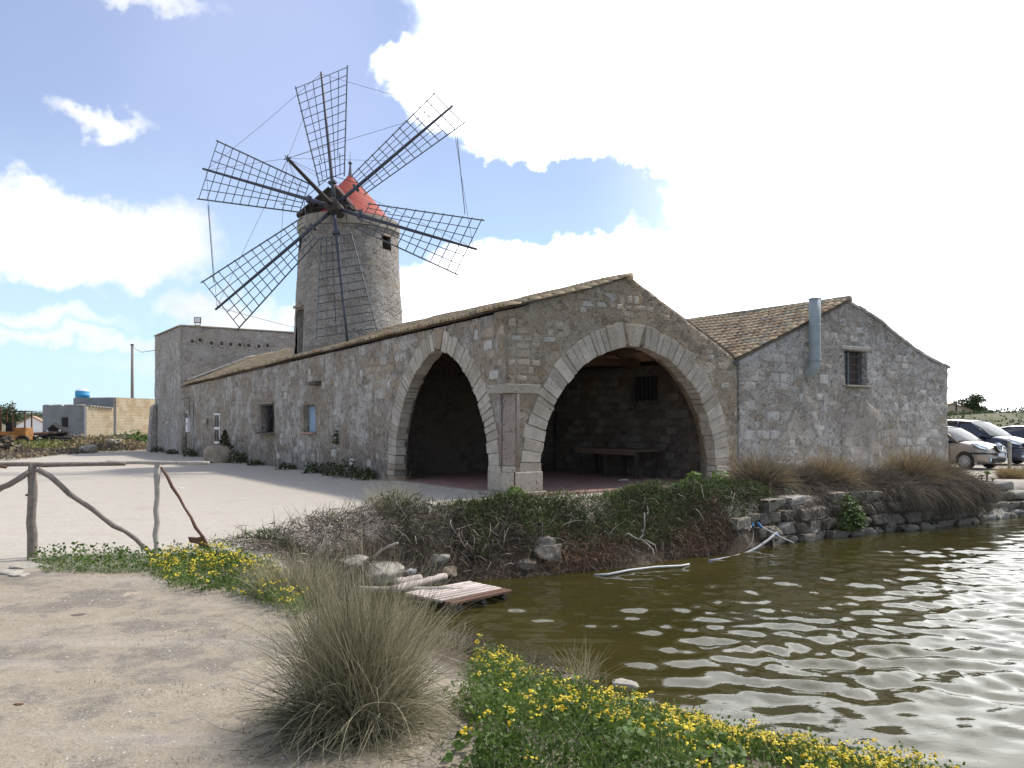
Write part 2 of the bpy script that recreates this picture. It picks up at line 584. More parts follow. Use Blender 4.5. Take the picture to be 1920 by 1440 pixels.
def shore_sd(p):
    """signed distance to the shoreline (positive on land) and the local width of the bank"""
    p = np.asarray(p, float)
    A, B = SHORE, np.roll(SHORE, -1, 0)
    best = np.full(len(p), 1e9)
    acc = np.zeros(len(p))
    wsum = np.zeros(len(p))
    ins = np.zeros(len(p), bool)
    for k in range(len(A)):
        a, b = A[k], B[k]
        ab = b - a
        t = np.clip(((p - a) @ ab) / (ab @ ab), 0, 1)
        d = np.linalg.norm(p - (a + t[:, None] * ab), axis=1)
        best = np.minimum(best, d)
        bw = BW[k] * (1 - t) + BW[(k + 1) % len(A)] * t
        q = 1 / (d + 0.05) ** 3
        acc += bw * q
        wsum += q
        c = (a[1] > p[:, 1]) != (b[1] > p[:, 1])
        with np.errstate(divide='ignore', invalid='ignore'):
            xi = (b[0] - a[0]) * (p[:, 1] - a[1]) / (b[1] - a[1]) + a[0]
        ins ^= c & (p[:, 0] < xi)
    return np.where(ins, -best, best), acc / wsum


def land_z(p):
    p = np.asarray(p, float)
    d, bw = shore_sd(p)
    d = d + 0.12 * vnoise(p * 1.7, 5)
    u = np.clip(d / bw, 0, 1)
    near = np.clip((bw - 1.0) / 1.2, 0, 1)
    prof = near * (u ** 0.75) + (1 - near) * (1 - (1 - u) ** 2.2)
    z = WATER_Z * (1 - prof)
    z = np.where(d < 0, WATER_Z - 0.75 * np.clip(-d / 2.0, 0, 1), z)
    rel = np.clip(1 - np.abs(d - 1.0) / 2.5, 0, 1)
    z = z + (0.010 + 0.035 * rel) * fbm(p * 1.3, 4, 9)
    z = z + 0.012 * fbm(p * 4.0, 3, 21) * (p[:, 1] < 12)
    return z


def lz(x, y):
    return float(land_z(np.array([[x, y]]))[0])


def axis(parts):
    out = [parts[0][0]]
    for a, b, st in parts:
        n = max(1, int(round((b - a) / st)))
        out += list(np.linspace(a, b, n + 1)[1:])
    return np.array(out)


gx = axis([(-1500, -300, 300), (-300, -60, 40), (-60, -12, 4), (-12, -5, .25), (-5, 5, .075), (5, 18, .16), (18, 60, 4), (60, 300, 40), (300, 1500, 300)])
gy = axis([(-60, -4, 8), (-4, 2.5, .5), (2.5, 10, .06), (10, 20, .12), (20, 30, .2), (30, 60, 1.5), (60, 300, 20), (300, 3000, 300)])
X, Y = np.meshgrid(gx, gy)
pts = np.c_[X.ravel(), Y.ravel()]
gz = land_z(pts)
nx, ny = len(gx), len(gy)
ii = (np.arange(ny - 1)[:, None] * nx + np.arange(nx - 1)[None, :]).ravel()


def ground_mat():
    m, t = material('sandy_ground')
    P = t.n('NewGeometry').outputs['Position']
    sp = t.n('SeparateXYZ', {0: P})
    n0 = t.noise(P, 0.30, 4, 0.6)
    n1 = t.noise(P, 1.1, 6, 0.65)
    n2 = t.noise(P, 6.0, 5, 0.6)
    n3 = t.noise(P, 40.0, 4, 0.6)
    c = t.mix(t.step(n1, 0.35, 0.7), (0.42, 0.38, 0.325), (0.50, 0.46, 0.40))
    gr = t.m('MULTIPLY', t.step(t.m('ADD', n1, t.m('MULTIPLY', t.m('SUBTRACT', n2, 0.5), 0.5)), 0.46, 0.60), 0.9)
    # gravelly patches on the near path only; the yard is smooth pale sand
    nearp = t.m('SUBTRACT', 1.0, t.step(sp.outputs[1], 8.5, 10.5))
    c = t.mix(t.m('MULTIPLY', gr, t.m('ADD', 0.25, t.m('MULTIPLY', nearp, 0.75))), c, (0.235, 0.22, 0.21))
    v = t.n('TexVoronoi', {'Scale': 55.0})
    t.t.links.new(P, v.inputs['Vector'])
    vr = t.n('SeparateColor', {0: v.outputs['Color']})
    sel = t.m('MULTIPLY', t.m('GREATER_THAN', vr.outputs[0], 0.86), t.m('LESS_THAN', v.outputs['Distance'], 0.36))
    c = t.mix(t.m('MULTIPLY', t.m('MULTIPLY', sel, gr), t.m('MULTIPLY', nearp, 0.9)), c, t.mix(vr.outputs[1], (0.20, 0.19, 0.18), (0.62, 0.58, 0.53)))
    v2 = t.n('TexVoronoi', {'Scale': 130.0})
    t.t.links.new(P, v2.inputs['Vector'])
    vr2 = t.n('SeparateColor', {0: v2.outputs['Color']})
    c = t.mix(t.m('MULTIPLY', t.m('GREATER_THAN', vr2.outputs[0], 0.7), 0.5), c, t.mix(vr2.outputs[1], (0.20, 0.17, 0.15), (0.60, 0.55, 0.47)))
    c = t.mix(t.m('MULTIPLY', t.step(n3, 0.5, 0.75), 0.3), c, (0.24, 0.205, 0.17))
    c = t.mix(t.m('MULTIPLY', nearp, 0.8), c, t.mix(t.step(n2, 0.4, 0.6), (0.55, 0.51, 0.43), (0.70, 0.66, 0.57)), 'MULTIPLY')
    # wet earth by the water
    wet = t.m('SUBTRACT', 1.0, t.step(t.m('ADD', sp.outputs[2], t.m('MULTIPLY', t.m('SUBTRACT', n1, 0.5), 0.5)), -0.34, -0.04))
    c = t.mix(wet, c, (0.075, 0.058, 0.042))
    # tracks and sweeps in the yard
    st = t.noise(t.vmul(P, (0.35, 2.2, 1)), 1.0, 5, 0.6)
    c = t.mix(t.m('MULTIPLY', t.step(st, 0.52, 0.66), 0.32), c, (0.38, 0.345, 0.30))
    h = t.m('ADD', t.m('ADD', t.m('MULTIPLY', n2, 0.6), t.m('MULTIPLY', n3, 0.35)), t.m('MULTIPLY', t.m('MULTIPLY', sel, gr), 0.25))
    finish(t, c, 0.95, h, 0.03, spec=0.1)
    return m


M['ground'] = ground_mat()
go = np_mesh('ground', np.c_[pts, gz], np.c_[ii, ii + 1, ii + nx + 1, ii + nx], M['ground'], smooth=True)
tag(go, None, None, kind='structure')


# ---- water: a sheet of small crossing waves
def water_mat():
    m, t = material('brown_pond_water')
    P = t.n('NewGeometry').outputs['Position']
    n = t.noise(P, 0.35, 4)
    c = t.mix(t.step(n, 0.3, 0.7), (0.031, 0.028, 0.008), (0.047, 0.040, 0.011))
    b2 = t.noise(t.vmul(P, (1, 1.6, 1)), 11.0, 3, 0.5)
    finish(t, c, 0.012, b2, 0.0014, spec=0.5, IOR=1.333)
    return m


M['water'] = water_mat()
wx = axis([(-3, 9, .055), (9, 26, .11), (26, 70, 1.0)])
wy = axis([(-8, 4.5, .5), (4.5, 12, .05), (12, 27, .08), (27, 45, .5)])
WX, WY = np.meshgrid(wx, wy)
wp = np.c_[WX.ravel(), WY.ravel()]
hz_ = np.zeros(len(wp))
wr = np.random.default_rng(3)
for k in range(56):
    lam = 0.20 * (3.6 ** wr.random())
    th = math.radians(96) + wr.normal() * 0.75        # wind blows across the pond, towards the viewer
    kx, ky = math.cos(th) * 2 * PI / lam, math.sin(th) * 2 * PI / lam
    amp = 0.0024 * (lam / 0.5) ** 0.95
    hz_ += amp * np.sin(wp[:, 0] * kx + wp[:, 1] * ky + wr.random() * 6.28 + 1.2 * vnoise(wp * 0.5, 40 + k))
calm = 0.35 + 0.65 * np.clip((shore_sd(wp)[0] * -1 - 0.2) / 2.5, 0, 1)
calm *= 0.75 + 0.6 * fbm(wp * 0.35, 3, 77)
hz_ *= np.clip(calm, 0.2, 1.3)
nwx, nwy = len(wx), len(wy)
ii = (np.arange(nwy - 1)[:, None] * nwx + np.arange(nwx - 1)[None, :]).ravel()
wo_ = np_mesh('water', np.c_[wp, WATER_Z + hz_], np.c_[ii, ii + 1, ii + nwx + 1, ii + nwx], M['water'], smooth=True)
tag(wo_, None, None, kind='structure')

# ---- low hills at the horizon


def hill(name, x0, x1, y0, y1, n, m_, hf, mat):
    xs, ys = np.linspace(x0, x1, n), np.linspace(y0, y1, m_)
    A, B = np.meshgrid(xs, ys)
    p = np.c_[A.ravel(), B.ravel()]
    u = np.clip((p[:, 0] - x0) / (x1 - x0), 0, 1)
    v = np.clip((p[:, 1] - y0) / (y1 - y0), 0, 1)
    env = np.clip(np.minimum(u, 1 - u) * 8, 0, 1) * np.clip(np.minimum(v, 1 - v) * 5, 0, 1)
    env = env * env * (3 - 2 * env)
    z = -0.3 + env * (0.3 + hf * (1 + 0.5 * fbm(p / 30, 4, 3)))
    ii_ = (np.arange(m_ - 1)[:, None] * n + np.arange(n - 1)[None, :]).ravel()
    o = np_mesh(name, np.c_[p, z], np.c_[ii_, ii_ + 1, ii_ + n + 1, ii_ + n], mat, smooth=True)
    tag(o, None, None, kind='structure')
    return o


def scrub_ground():
    m, t = material('scrubby_hillside')
    P = t.n('NewGeometry').outputs['Position']
    n1 = t.noise(P, 0.35, 6, 0.7)
    n2 = t.noise(P, 1.6, 5, 0.7)
    c = t.mix(t.step(n1, 0.4, 0.62), (0.19, 0.17, 0.11), (0.085, 0.105, 0.045))
    c = t.mix(t.m('MULTIPLY', t.step(n2, 0.5, 0.7), 0.7), c, (0.30, 0.26, 0.20))
    finish(t, c, 0.95, n2, 0.3)
    return m


M['scrub'] = scrub_ground()
hill('hill', 32, 160, 62, 200, 90, 60, 2.3, M['scrub'])
hill('hill', -420, -40, 150, 420, 70, 40, 4.0, M['scrub'])
hill('hill', -900, 900, 1400, 2400, 80, 12, 9.0, M['scrub'])


# ================================================================== WALL BUILDER
def densify(loop, st):
    out = []
    n = len(loop)
    for i in range(n):
        a, b = np.array(loop[i], float), np.array(loop[(i + 1) % n], float)
        k = max(1, int(np.linalg.norm(b - a) / st))
        for j in range(k):
            out.append(a + (b - a) * j / k)
    return np.array(out)


def pip(p, loop):
    ins = np.zeros(len(p), bool)
    B = np.roll(loop, -1, 0)
    for a, b in zip(loop, B):
        c = (a[1] > p[:, 1]) != (b[1] > p[:, 1])
        with np.errstate(divide='ignore', invalid='ignore'):
            xi = (b[0] - a[0]) * (p[:, 1] - a[1]) / (b[1] - a[1]) + a[0]
        ins ^= c & (p[:, 0] < xi)
    return ins


def wall_disp(p, seed, amp):
    p = np.asarray(p, float)
    return amp * (0.9 * fbm(p * 1.1, 2, seed) + 0.8 * fbm(p * 4.2, 3, seed + 7))


def wall(name, mat, parent, outer, holes, mapf, st, thick, seed=1, amp=0.02, edge_jit=0.0, label=None):
    loops = [densify(outer, st)] + [densify(h, st) for h in holes]
    if edge_jit:
        lo = loops[0]
        keep = lo[:, 1] > lo[:, 1].min() + 0.2
        lo[:, 1] += keep * edge_jit * fbm(lo * 2.3, 3, seed + 50)
    V = np.concatenate(loops)
    E_, b = [], 0
    for l in loops:
        n = len(l)
        E_ += [(b + i, b + (i + 1) % n) for i in range(n)]
        b += n
    mn, mx = V.min(0), V.max(0)
    gx_, gz_ = np.meshgrid(np.arange(mn[0], mx[0], st), np.arange(mn[1], mx[1], st))
    g = np.c_[gx_.ravel(), gz_.ravel()] + rng.uniform(-.3, .3, (gx_.size, 2)) * st
    ok = pip(g, loops[0])
    for l in loops[1:]:
        ok &= ~pip(g, l)
    g = g[ok]
    dmin = np.full(len(g), 9.0)
    for q in V:
        dmin = np.minimum(dmin, np.abs(g - q).sum(1))
    g = g[dmin > st * 0.6]
    allv = np.concatenate([V, g])
    r = delaunay_2d_cdt([Vector(q) for q in allv], E_, [], 0, 1e-5)
    vs = np.array([(q.x, q.y) for q in r[0]])
    fs = np.array([f for f in r[2] if len(f) == 3])
    ce = vs[fs].mean(1)
    ok = pip(ce, loops[0])
    for l in loops[1:]:
        ok &= ~pip(ce, l)
    fs = fs[ok]
    d = wall_disp(vs, seed, amp)
    n = len(vs)
    front = np.array([mapf(u, z, dd_) for (u, z), dd_ in zip(vs, d)])
    back = np.array([mapf(u, z, -thick) for (u, z) in vs])
    # boundary edges
    from collections import Counter
    cnt = {}
    for f in fs:
        for a, b_ in ((f[0], f[1]), (f[1], f[2]), (f[2], f[0])):
            k = (min(a, b_), max(a, b_))
            cnt.setdefault(k, []).append((a, b_))
    bd = [v[0] for v in cnt.values() if len(v) == 1]
    sides = np.array([(b_, a, a + n, b_ + n) for a, b_ in bd])
    # orientation
    f0 = fs[0]
    nrm = np.cross(front[f0[1]] - front[f0[0]], front[f0[2]] - front[f0[0]])
    outd = np.array(mapf(0, 0, 1)) - np.array(mapf(0, 0, 0))
    if nrm @ outd < 0:
        fs = fs[:, ::-1]
        sides = sides[:, ::-1]
    o = np_mesh(name, np.concatenate([front, back]), [fs, fs[:, ::-1] + n, sides], mat, parent)
    if label:
        o['label'] = label
    return o


def stone_mesh(seed, mat, name='wall_stone', k=0.16):
    r = np.random.default_rng(seed)
    import bmesh
    bm = bmesh.new()
    bmesh.ops.create_cube(bm, size=1.0)
    bmesh.ops.subdivide_edges(bm, edges=bm.edges, cuts=2, use_grid_fill=True)
    sk = r.uniform(-.10, .10, 2)
    for v in bm.verts:
        c = v.co
        out = [abs(q) > 0.4 for q in c]
        q = [math.copysign(0.5 if o_ else r.uniform(.33, .42), x) for x, o_ in zip(c, out)]
        nz_ = sum(out)
        f = {3: 0.90, 2: 0.965, 1: 1.0}[nz_]
        v.co = Vector((q[0] * f + r.uniform(-k, k) * 0.22 + sk[0] * q[2], q[1] * (f * 0.5 + 0.5) + r.uniform(-k, k) * 0.18, q[2] * f + r.uniform(-k, k) * 0.25 + sk[1] * q[0]))
    me = bpy.data.meshes.new(name)
    bm.to_mesh(me)
    bm.free()
    for p in me.polygons:
        p.use_smooth = True
    if mat:
        me.materials.append(mat)
    return me


def rubble(parent, name, meshes, region, inside, along_x, depth, seed, disp, prob=0.6, proud=0.012, size=(0.18, 0.5, 0.15, 0.28), limit=300):
    """Stones laid in rough courses; INSIDE(u,z) says where they show."""
    u0, u1, z0, z1 = region
    r = random.Random(seed)
    z = z0
    spots = []
    while z < z1:
        h = r.uniform(size[2], size[3])
        u = u0 + r.uniform(0, 0.3)
        while u < u1:
            wd = r.uniform(size[0], size[1])
            cu, cz = u + wd / 2, z + h / 2 + r.uniform(-.02, .02)
            msk = vnoise(np.array([[cu * 0.8, cz * 0.9]]), seed)[0] + 0.5
            if all(inside(cu + a * wd / 2, cz + b * h / 2) for a in (-1, 1) for b in (-1, 1)) and r.random() < prob * (0.35 + 1.3 * msk):
                spots.append((cu, cz, wd, h))
            u += wd + r.uniform(0.02, 0.06)
        z += h + r.uniform(0.015, 0.04)
    r.shuffle(spots)
    for cu, cz, wd, h in spots[:limit]:
        off = float(disp(np.array([[cu, cz]]))[0]) + proud * r.uniform(0.2, 1.4)
        o = link(name, r.choice(meshes), parent)
        sx = wd * r.uniform(.92, 1.0)
        if along_x:
            o.location = (cu, -off + depth / 2, cz)
            o.scale = (sx, depth, h * .95)
            o.rotation_euler = (0, r.uniform(-.05, .05), 0)
        else:
            o.location = (-off + depth / 2, cu, cz)
            o.scale = (sx, depth, h * .95)
            o.rotation_euler = (r.uniform(-.05, .05), 0, -PI / 2)
    return len(spots)


# ================================================================== THE SALT HOUSE (arched building)
ANG = math.atan2(0.563, 0.826)
UR = np.array([math.cos(ANG), math.sin(ANG)])
UL = np.array([-math.sin(ANG), math.cos(ANG)])
P0 = np.array([-0.094, 18.35])


def loc(t, s, z=0.0):
    q = P0 + t * UR + s * UL
    return Vector((q[0], q[1], z))


barn = thing('salt_house', 'long low stone building with two pointed arches at its corner and a tiled roof', 'building', loc(0, 0), ANG)


def arch_pts(c, hw, zs, rise, n=22, off=0.0):
    """points of a pointed arch from its first foot over the tip to its second"""
    R = (hw * hw + rise * rise) / (2 * hw)
    c1, c2 = c - hw + R, c + hw - R
    a_end = math.acos((R - hw) / R)
    R2 = R + off
    a2 = math.acos(min(1, (R - hw) / R2))
    L_ = [(c1 - R2 * math.cos(a2 * i / n), zs + R2 * math.sin(a2 * i / n)) for i in range(n + 1)]
    Rr = [(c2 + R2 * math.cos(a2 * i / n), zs + R2 * math.sin(a2 * i / n)) for i in range(n, -1, -1)]
    return L_ + Rr[1:]


GA = dict(c=3.755, hw=2.87, zs=0.5, rise=3.02)
LA = dict(c=3.125, hw=2.365, zs=0.5, rise=3.0)
gmap = lambda t, z, d: (t, -d, z)
lmap = lambda s, z, d: (-d, s, z)

ga = arch_pts(**GA, off=0.05)
g_out = [(0.22, -0.1), (ga[0][0], -0.1)] + ga + [(ga[-1][0], -0.1), (7.5, -0.1), (7.5, 3.33), (6.9, 3.62), (3.64, 5.20), (3.54, 5.19), (0, 4.10), (0, 2.3), (0.22, 2.3)]
wall('wall', M['gable'], barn, g_out, [], gmap, 0.075, 0.55, 4, 0.03, edge_jit=0.03, label='gable wall of rubble stone over the wide arch')

EAVE0, EAVE1, SLEN = 4.13, 3.55, 30.67


def eave_z(s):
    return EAVE0 + (EAVE1 - EAVE0) * s / SLEN


la = arch_pts(**LA, off=0.05)
win1 = [(15.8, 1.28), (17.3, 1.28), (17.3, 2.36), (15.8, 2.36)]
win2 = [(11.5, 1.32), (12.6, 1.32), (12.6, 2.24), (11.5, 2.24)]
door1 = [(29.35, 0.02), (30.4, 0.02), (30.4, 2.12), (29.35, 2.12)]
door2 = [(23.3, 0.02), (24.25, 0.02), (24.25, 2.1), (23.3, 2.1)]
l_out = [(0.22, -0.1), (la[0][0], -0.1)] + la + [(la[-1][0], -0.1), (SLEN, -0.1), (SLEN, EAVE1 - .045), (0.05, EAVE0 - .045), (0.05, 2.3), (0.22, 2.3)]
wall('wall', M['long'], barn, l_out, [win1, win2, door1, door2], lmap, 0.10, 0.36, 14, 0.035, label='long side wall with patches of white plaster')

# inside: side wall, cross wall, floor
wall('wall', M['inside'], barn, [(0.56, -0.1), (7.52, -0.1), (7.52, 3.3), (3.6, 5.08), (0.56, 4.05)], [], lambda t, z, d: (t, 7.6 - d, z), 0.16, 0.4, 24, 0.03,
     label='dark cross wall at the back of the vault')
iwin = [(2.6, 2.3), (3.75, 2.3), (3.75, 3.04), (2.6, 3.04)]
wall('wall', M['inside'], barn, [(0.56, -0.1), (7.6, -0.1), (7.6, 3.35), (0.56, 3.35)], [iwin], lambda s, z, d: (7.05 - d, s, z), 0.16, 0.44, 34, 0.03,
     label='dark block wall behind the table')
MB().box((3.55, 3.6, -0.06), (6.98, 7.9, 0.2)).build('floor', M['floor'], barn)
MB().box((-0.13, 3.12, -0.04), (0.26, 4.6, 0.2)).build('threshold', M['pier'], barn, bevel=0.02)

# voussoirs
vous_r = random.Random(5)


def voussoirs(par, A, th, n, mapf, mat, skip_key=0.10):
    c, hw, zs, rise = A['c'], A['hw'], A['zs'], A['rise']
    R = (hw * hw + rise * rise) / (2 * hw)
    ae = math.acos((R - hw) / R) - skip_key
    for side in (-1, 1):
        cc = c - hw + R if side < 0 else c + hw - R
        cuts = np.cumsum([0] + [vous_r.uniform(0.6, 1.4) for _ in range(n)])
        cuts = cuts / cuts[-1] * ae
        for i in range(n):
            a0, a1 = cuts[i], cuts[i + 1]
            g = 0.006 / R
            t0, t1 = vous_r.uniform(-.025, .02), vous_r.uniform(-.02, .06)
            ri, ro = R + t0, R + th + t1
            pr = 0.03 + vous_r.uniform(-.008, .010)
            loop = []
            for a, rr in ((a0 + g, ri), (a1 - g, ri), (a1 - g, ro), (a0 + g, ro)):
                ca = cc - rr * math.cos(a) if side < 0 else cc + rr * math.cos(a)
                loop.append((ca + vous_r.uniform(-.010, .010), zs + rr * math.sin(a) + vous_r.uniform(-.010, .010)))
            f = [mapf(u, z, pr) for u, z in loop]
            b = mapf(loop[0][0], loop[0][1], -0.3 + vous_r.uniform(-.05, .05))
            ext = Vector(b) - Vector(f[0])
            MB().prism(f, ext).build('voussoir', mat, par, bevel=0.012)


voussoirs(barn, GA, 0.53, 21, gmap, M['ashlar'])
voussoirs(barn, LA, 0.46, 21, lmap, M['ashlar'], 0.06)
# keystones
MB().prism([gmap(u, z, 0.012) for u, z in ((3.60, 3.50), (3.91, 3.50), (4.12, 4.06), (3.43, 4.06))], (0, .3, 0)).build('keystone', M['rub'], barn, bevel=0.02)
MB().prism([lmap(u, z, 0.012) for u, z in ((3.03, 3.48), (3.21, 3.48), (3.42, 4.0), (2.86, 4.0))], (.3, 0, 0)).build('keystone', M['rub'], barn, bevel=0.02)
# corner pier: base slab, plinth, shaft with two thin mouldings, capital band


def chamfer_prism(p, e, tmax, smax, c, z0, z1, nm, mat, bev=0.02):
    lp = [(c, -e), (tmax, -e), (tmax, 0.50), (0.50, smax), (-e, smax), (-e, c)]
    MB().prism([(a, b, z0) for a, b in lp], (0, 0, z1 - z0)).build(nm, mat, p, bevel=bev)


chamfer_prism(barn, 0.16, 0.98, 0.80, 0.12, -0.06, 0.09, 'base_slab', M['pier'])
# plinth: two blocks with an open joint between them
lp = [(0.155, -0.06), (0.92, -0.06), (0.92, 0.50), (0.50, 0.50)]
MB().prism([(a, b, 0.09) for a, b in lp], (0, 0, 0.44)).build('plinth_block', M['pier'], barn, bevel=0.02)
lp = [(0.135, -0.055), (0.48, 0.50), (0.48, 0.74), (-0.06, 0.74), (-0.06, 0.14)]
MB().prism([(a, b, 0.09) for a, b in lp], (0, 0, 0.435)).build('plinth_block', M['pier'], barn, bevel=0.02)
cx = cy_ = 0.11
for z0, z1, mt in ((0.525, 0.66, M['pier']), (0.665, 1.42, M['pink']), (1.425, 2.275, M['pink'])):
    lp = [(0.215, 0.005), (0.005, 0.215), (0.3, 0.5), (0.5, 0.3)]
    e = 0.03 if z0 < 0.6 else 0.0
    lp = [(0.215 - e * .7, 0.005 - e), (0.005 - e, 0.215 - e * .7), (0.3, 0.5), (0.5, 0.3)]
    MB().prism([(a, b, z0) for a, b in lp], (0, 0, z1 - z0)).build('shaft', mt, barn, bevel=0.012)
for a, b in ((0.236, -0.028), (-0.028, 0.236)):
    for dx in (0.0, 0.035):
        q = (a + (dx if a > b else -0.0), b + (dx if b > a else -0.0), 0)
        MB().tube([(q[0], q[1], 0.66), (q[0], q[1], 2.28)], 0.017, 8).build('moulding', M['pink'], barn, smooth=True)
MB().box((0.41, 0.25, 2.385), (0.94, 0.58, 0.21)).build('capital_band', M['pier'], barn, bevel=0.02)
MB().box((0.24, 0.42, 2.383), (0.555, 0.78, 0.204)).build('capital_band', M['pier'], barn, bevel=0.02)
# jamb stones where the arches stand on the ground
r5 = random.Random(8)
zz = 0.0
for h in (0.17, 0.16, 0.165):
    MB().box((6.91 + r5.uniform(-.03, .05), 0.12, zz + h / 2), (0.55 + r5.uniform(-.05, .08), 0.36, h - .01)).build('jamb_stone', M['ashlar' if zz > .1 else 'rub'], barn, bevel=0.02)
    MB().box((0.12, 5.72 + r5.uniform(-.03, .04), zz + h / 2), (0.36, 0.44 + r5.uniform(-.05, .06), h - .01)).build('jamb_stone', M['rub'], barn, bevel=0.02)
    zz += h

# rubble stones that show in the plaster
SM = [stone_mesh(100 + i, M['rub']) for i in range(8)]
SMG = [stone_mesh(200 + i, M['rubg']) for i in range(8)]


def outside_arch(A, th):
    R = (A['hw'] ** 2 + A['rise'] ** 2) / (2 * A['hw'])
    c1, c2 = A['c'] - A['hw'] + R, A['c'] + A['hw'] - R

    def f(u, z):
        if abs(u - A['c']) > A['hw'] + th + .05:
            return True
        if z < A['zs']:
            return False
        d = math.hypot(u - c1, z - A['zs']) if u < A['c'] else math.hypot(u - c2, z - A['zs'])
        return d > R + th + 0.05
    return f


oa, ob = outside_arch(GA, 0.78), outside_arch(LA, 0.62)


def gab_in(t, z):
    top = 4.05 + (5.12 - 4.05) * t / 3.57 if t < 3.57 else 5.12 - (t - 3.57) * 0.455
    return 0.02 < t < 7.4 and z < top - .06 and oa(t, z) and (z > 2.52 or t > 1.0)


rubble(barn, 'wall_stone', SM + SM + SMG[:2], (0.0, 7.45, 2.55, 5.0), gab_in, True, 0.16, 21, lambda p: wall_disp(p, 4, 0.03), 0.75, 0.007, size=(.14, .42, .12, .24), limit=165)
rubble(barn, 'wall_stone', SM, (6.3, 7.45, 0.05, 2.6), gab_in, True, 0.16, 22, lambda p: wall_disp(p, 4, 0.03), 0.5, 0.012, limit=24)


def long_in(s, z):
    if any(a[0][0] - .15 < s < a[1][0] + .15 and a[0][1] - .15 < z < a[2][1] + .15 for a in (win1, win2, door1, door2)):
        return False
    return 0.06 < s < 30 and z < eave_z(s) - .18 and ob(s, z) and (z > 2.52 or s > 0.9)


rubble(barn, 'wall_stone', SM + SMG[:4], (0.06, 7.2, 2.3, 4.0), long_in, False, 0.16, 23, lambda p: wall_disp(p, 14, 0.035), 0.8, 0.008, size=(.16, .42, .14, .26), limit=72)
rubble(barn, 'wall_stone', SMG, (5.2, 16.0, 0.3, 3.9), long_in, False, 0.16, 24, lambda p: wall_disp(p, 14, 0.035), 0.14, 0.010, limit=46)
# blocks of the dark wall inside
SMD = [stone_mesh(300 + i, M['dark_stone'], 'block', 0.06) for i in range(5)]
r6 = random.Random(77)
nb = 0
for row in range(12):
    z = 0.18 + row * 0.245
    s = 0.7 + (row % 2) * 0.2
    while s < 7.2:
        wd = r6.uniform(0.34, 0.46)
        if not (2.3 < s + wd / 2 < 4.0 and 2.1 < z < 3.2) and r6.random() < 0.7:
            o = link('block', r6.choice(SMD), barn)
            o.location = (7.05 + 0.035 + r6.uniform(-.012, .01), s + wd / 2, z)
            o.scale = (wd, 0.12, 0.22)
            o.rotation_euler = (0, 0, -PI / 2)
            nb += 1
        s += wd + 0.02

# --- windows and doors of the long wall
# grille window
wn = MB()
wn.box((0.40, 16.55, 1.82), (0.05, 1.5, 1.08))
wf = wn.build('window', M['darkvoid'], barn, bevel=0)
for s in (15.86, 17.24):
    MB().box((0.34, s, 1.82), (0.06, 0.10, 1.06)).build('frame', M['darkwood'], wf)
MB().box((-0.02, 16.55, 2.40), (0.20, 1.75, 0.07)).build('lintel', M['rub'], barn, bevel=0.015)
MB().box((-0.06, 16.55, 1.24), (0.30, 1.75, 0.06)).build('sill', M['dark_stone'], barn, bevel=0.01)
gr = MB().box((-0.03, 16.55, 2.33), (0.02, 1.5, 0.025)).build('window_grille', M['iron'], barn)
for k in range(7):
    s = 15.85 + k * 0.233
    pr = [(-0.03, s, 2.34), (-0.04, s, 2.1), (-0.07, s, 1.9), (-0.18, s, 1.68), (-0.29, s, 1.50), (-0.30, s, 1.38), (-0.24, s, 1.29), (-0.10, s, 1.27)]
    MB().tube(pr, 0.009, 6).build('grille_bar', M['iron'], gr, smooth=True)
for z, d in ((1.56, .27), (1.36, .31)):
    MB().box((-d, 16.55, z), (0.018, 1.46, 0.02)).build('grille_bar', M['iron'], gr)
# shuttered window
wf = MB().box((0.44, 12.05, 1.78), (0.04, 1.08, 0.9)).build('window', M['darkvoid'], barn)
MB().box((0.20, 12.05, 1.78), (0.03, 1.06, 0.90)).build('shutter', M['bluecloth'], barn, bevel=0.005)
for k in range(9):
    MB().box((0.18, 11.60 + k * 0.11, 1.78), (0.015, 0.02, 0.88)).build('shutter_batten', M['bluecloth'], barn)
MB().box((-0.03, 12.05, 1.29), (0.26, 1.2, 0.05)).build('sill', M['terra'], barn, bevel=0.008)
MB().box((-0.10, 11.25, 2.95), (0.30, 0.62, 0.13)).build('stone_ledge', M['dark_stone'], barn, bevel=0.02)
# dark doorway and white glazed door
MB().box((0.45, 29.87, 1.07), (0.05, 1.03, 2.08)).build('door', M['darkwood'], barn, bevel=0.01)['label'] = 'dark wooden door'
dr = MB().box((0.03, 23.775, 1.06), (0.05, 0.93, 2.06)).build('door', M['frame_white'], barn, bevel=0.01)
dr['label'] = 'white door with narrow panes'
for k in range(3):
    for q in (-1, 1):
        MB().box((0.0, 23.775 + q * .2, 0.42 + k * .66), (0.03, 0.30, 0.54)).build('pane', M['glass'], dr)
MB().box((-0.06, 23.775, 0.03), (0.16, 1.1, 0.08)).build('doorstep', M['pier'], barn, bevel=0.01)
mb = MB().box((-0.09, 28.8, 1.55), (0.16, 0.36, 0.72)).build('meter_box', M['frame_white'], barn, bevel=0.012)
MB().box((-0.175, 28.8, 1.60), (0.012, 0.10, 0.10)).build('dial', M['darkvoid'], mb)
MB().box((-0.06, 25.6, 1.72), (0.08, 0.55, 0.24)).build('wall_lamp', M['pier'], barn, bevel=0.02)
MB().tube([(-.04, 28.8, 1.9), (-.05, 28.75, 2.6), (-.04, 28.8, 2.95), (-.05, 30.4, 2.9)], 0.02, 6).build('cable', M['iron'], barn)
MB().tube([(-.05, 28.0, 0.1), (-.05, 28.0, 2.7)], 0.025, 6).build('drainpipe', M['zinc'], barn)
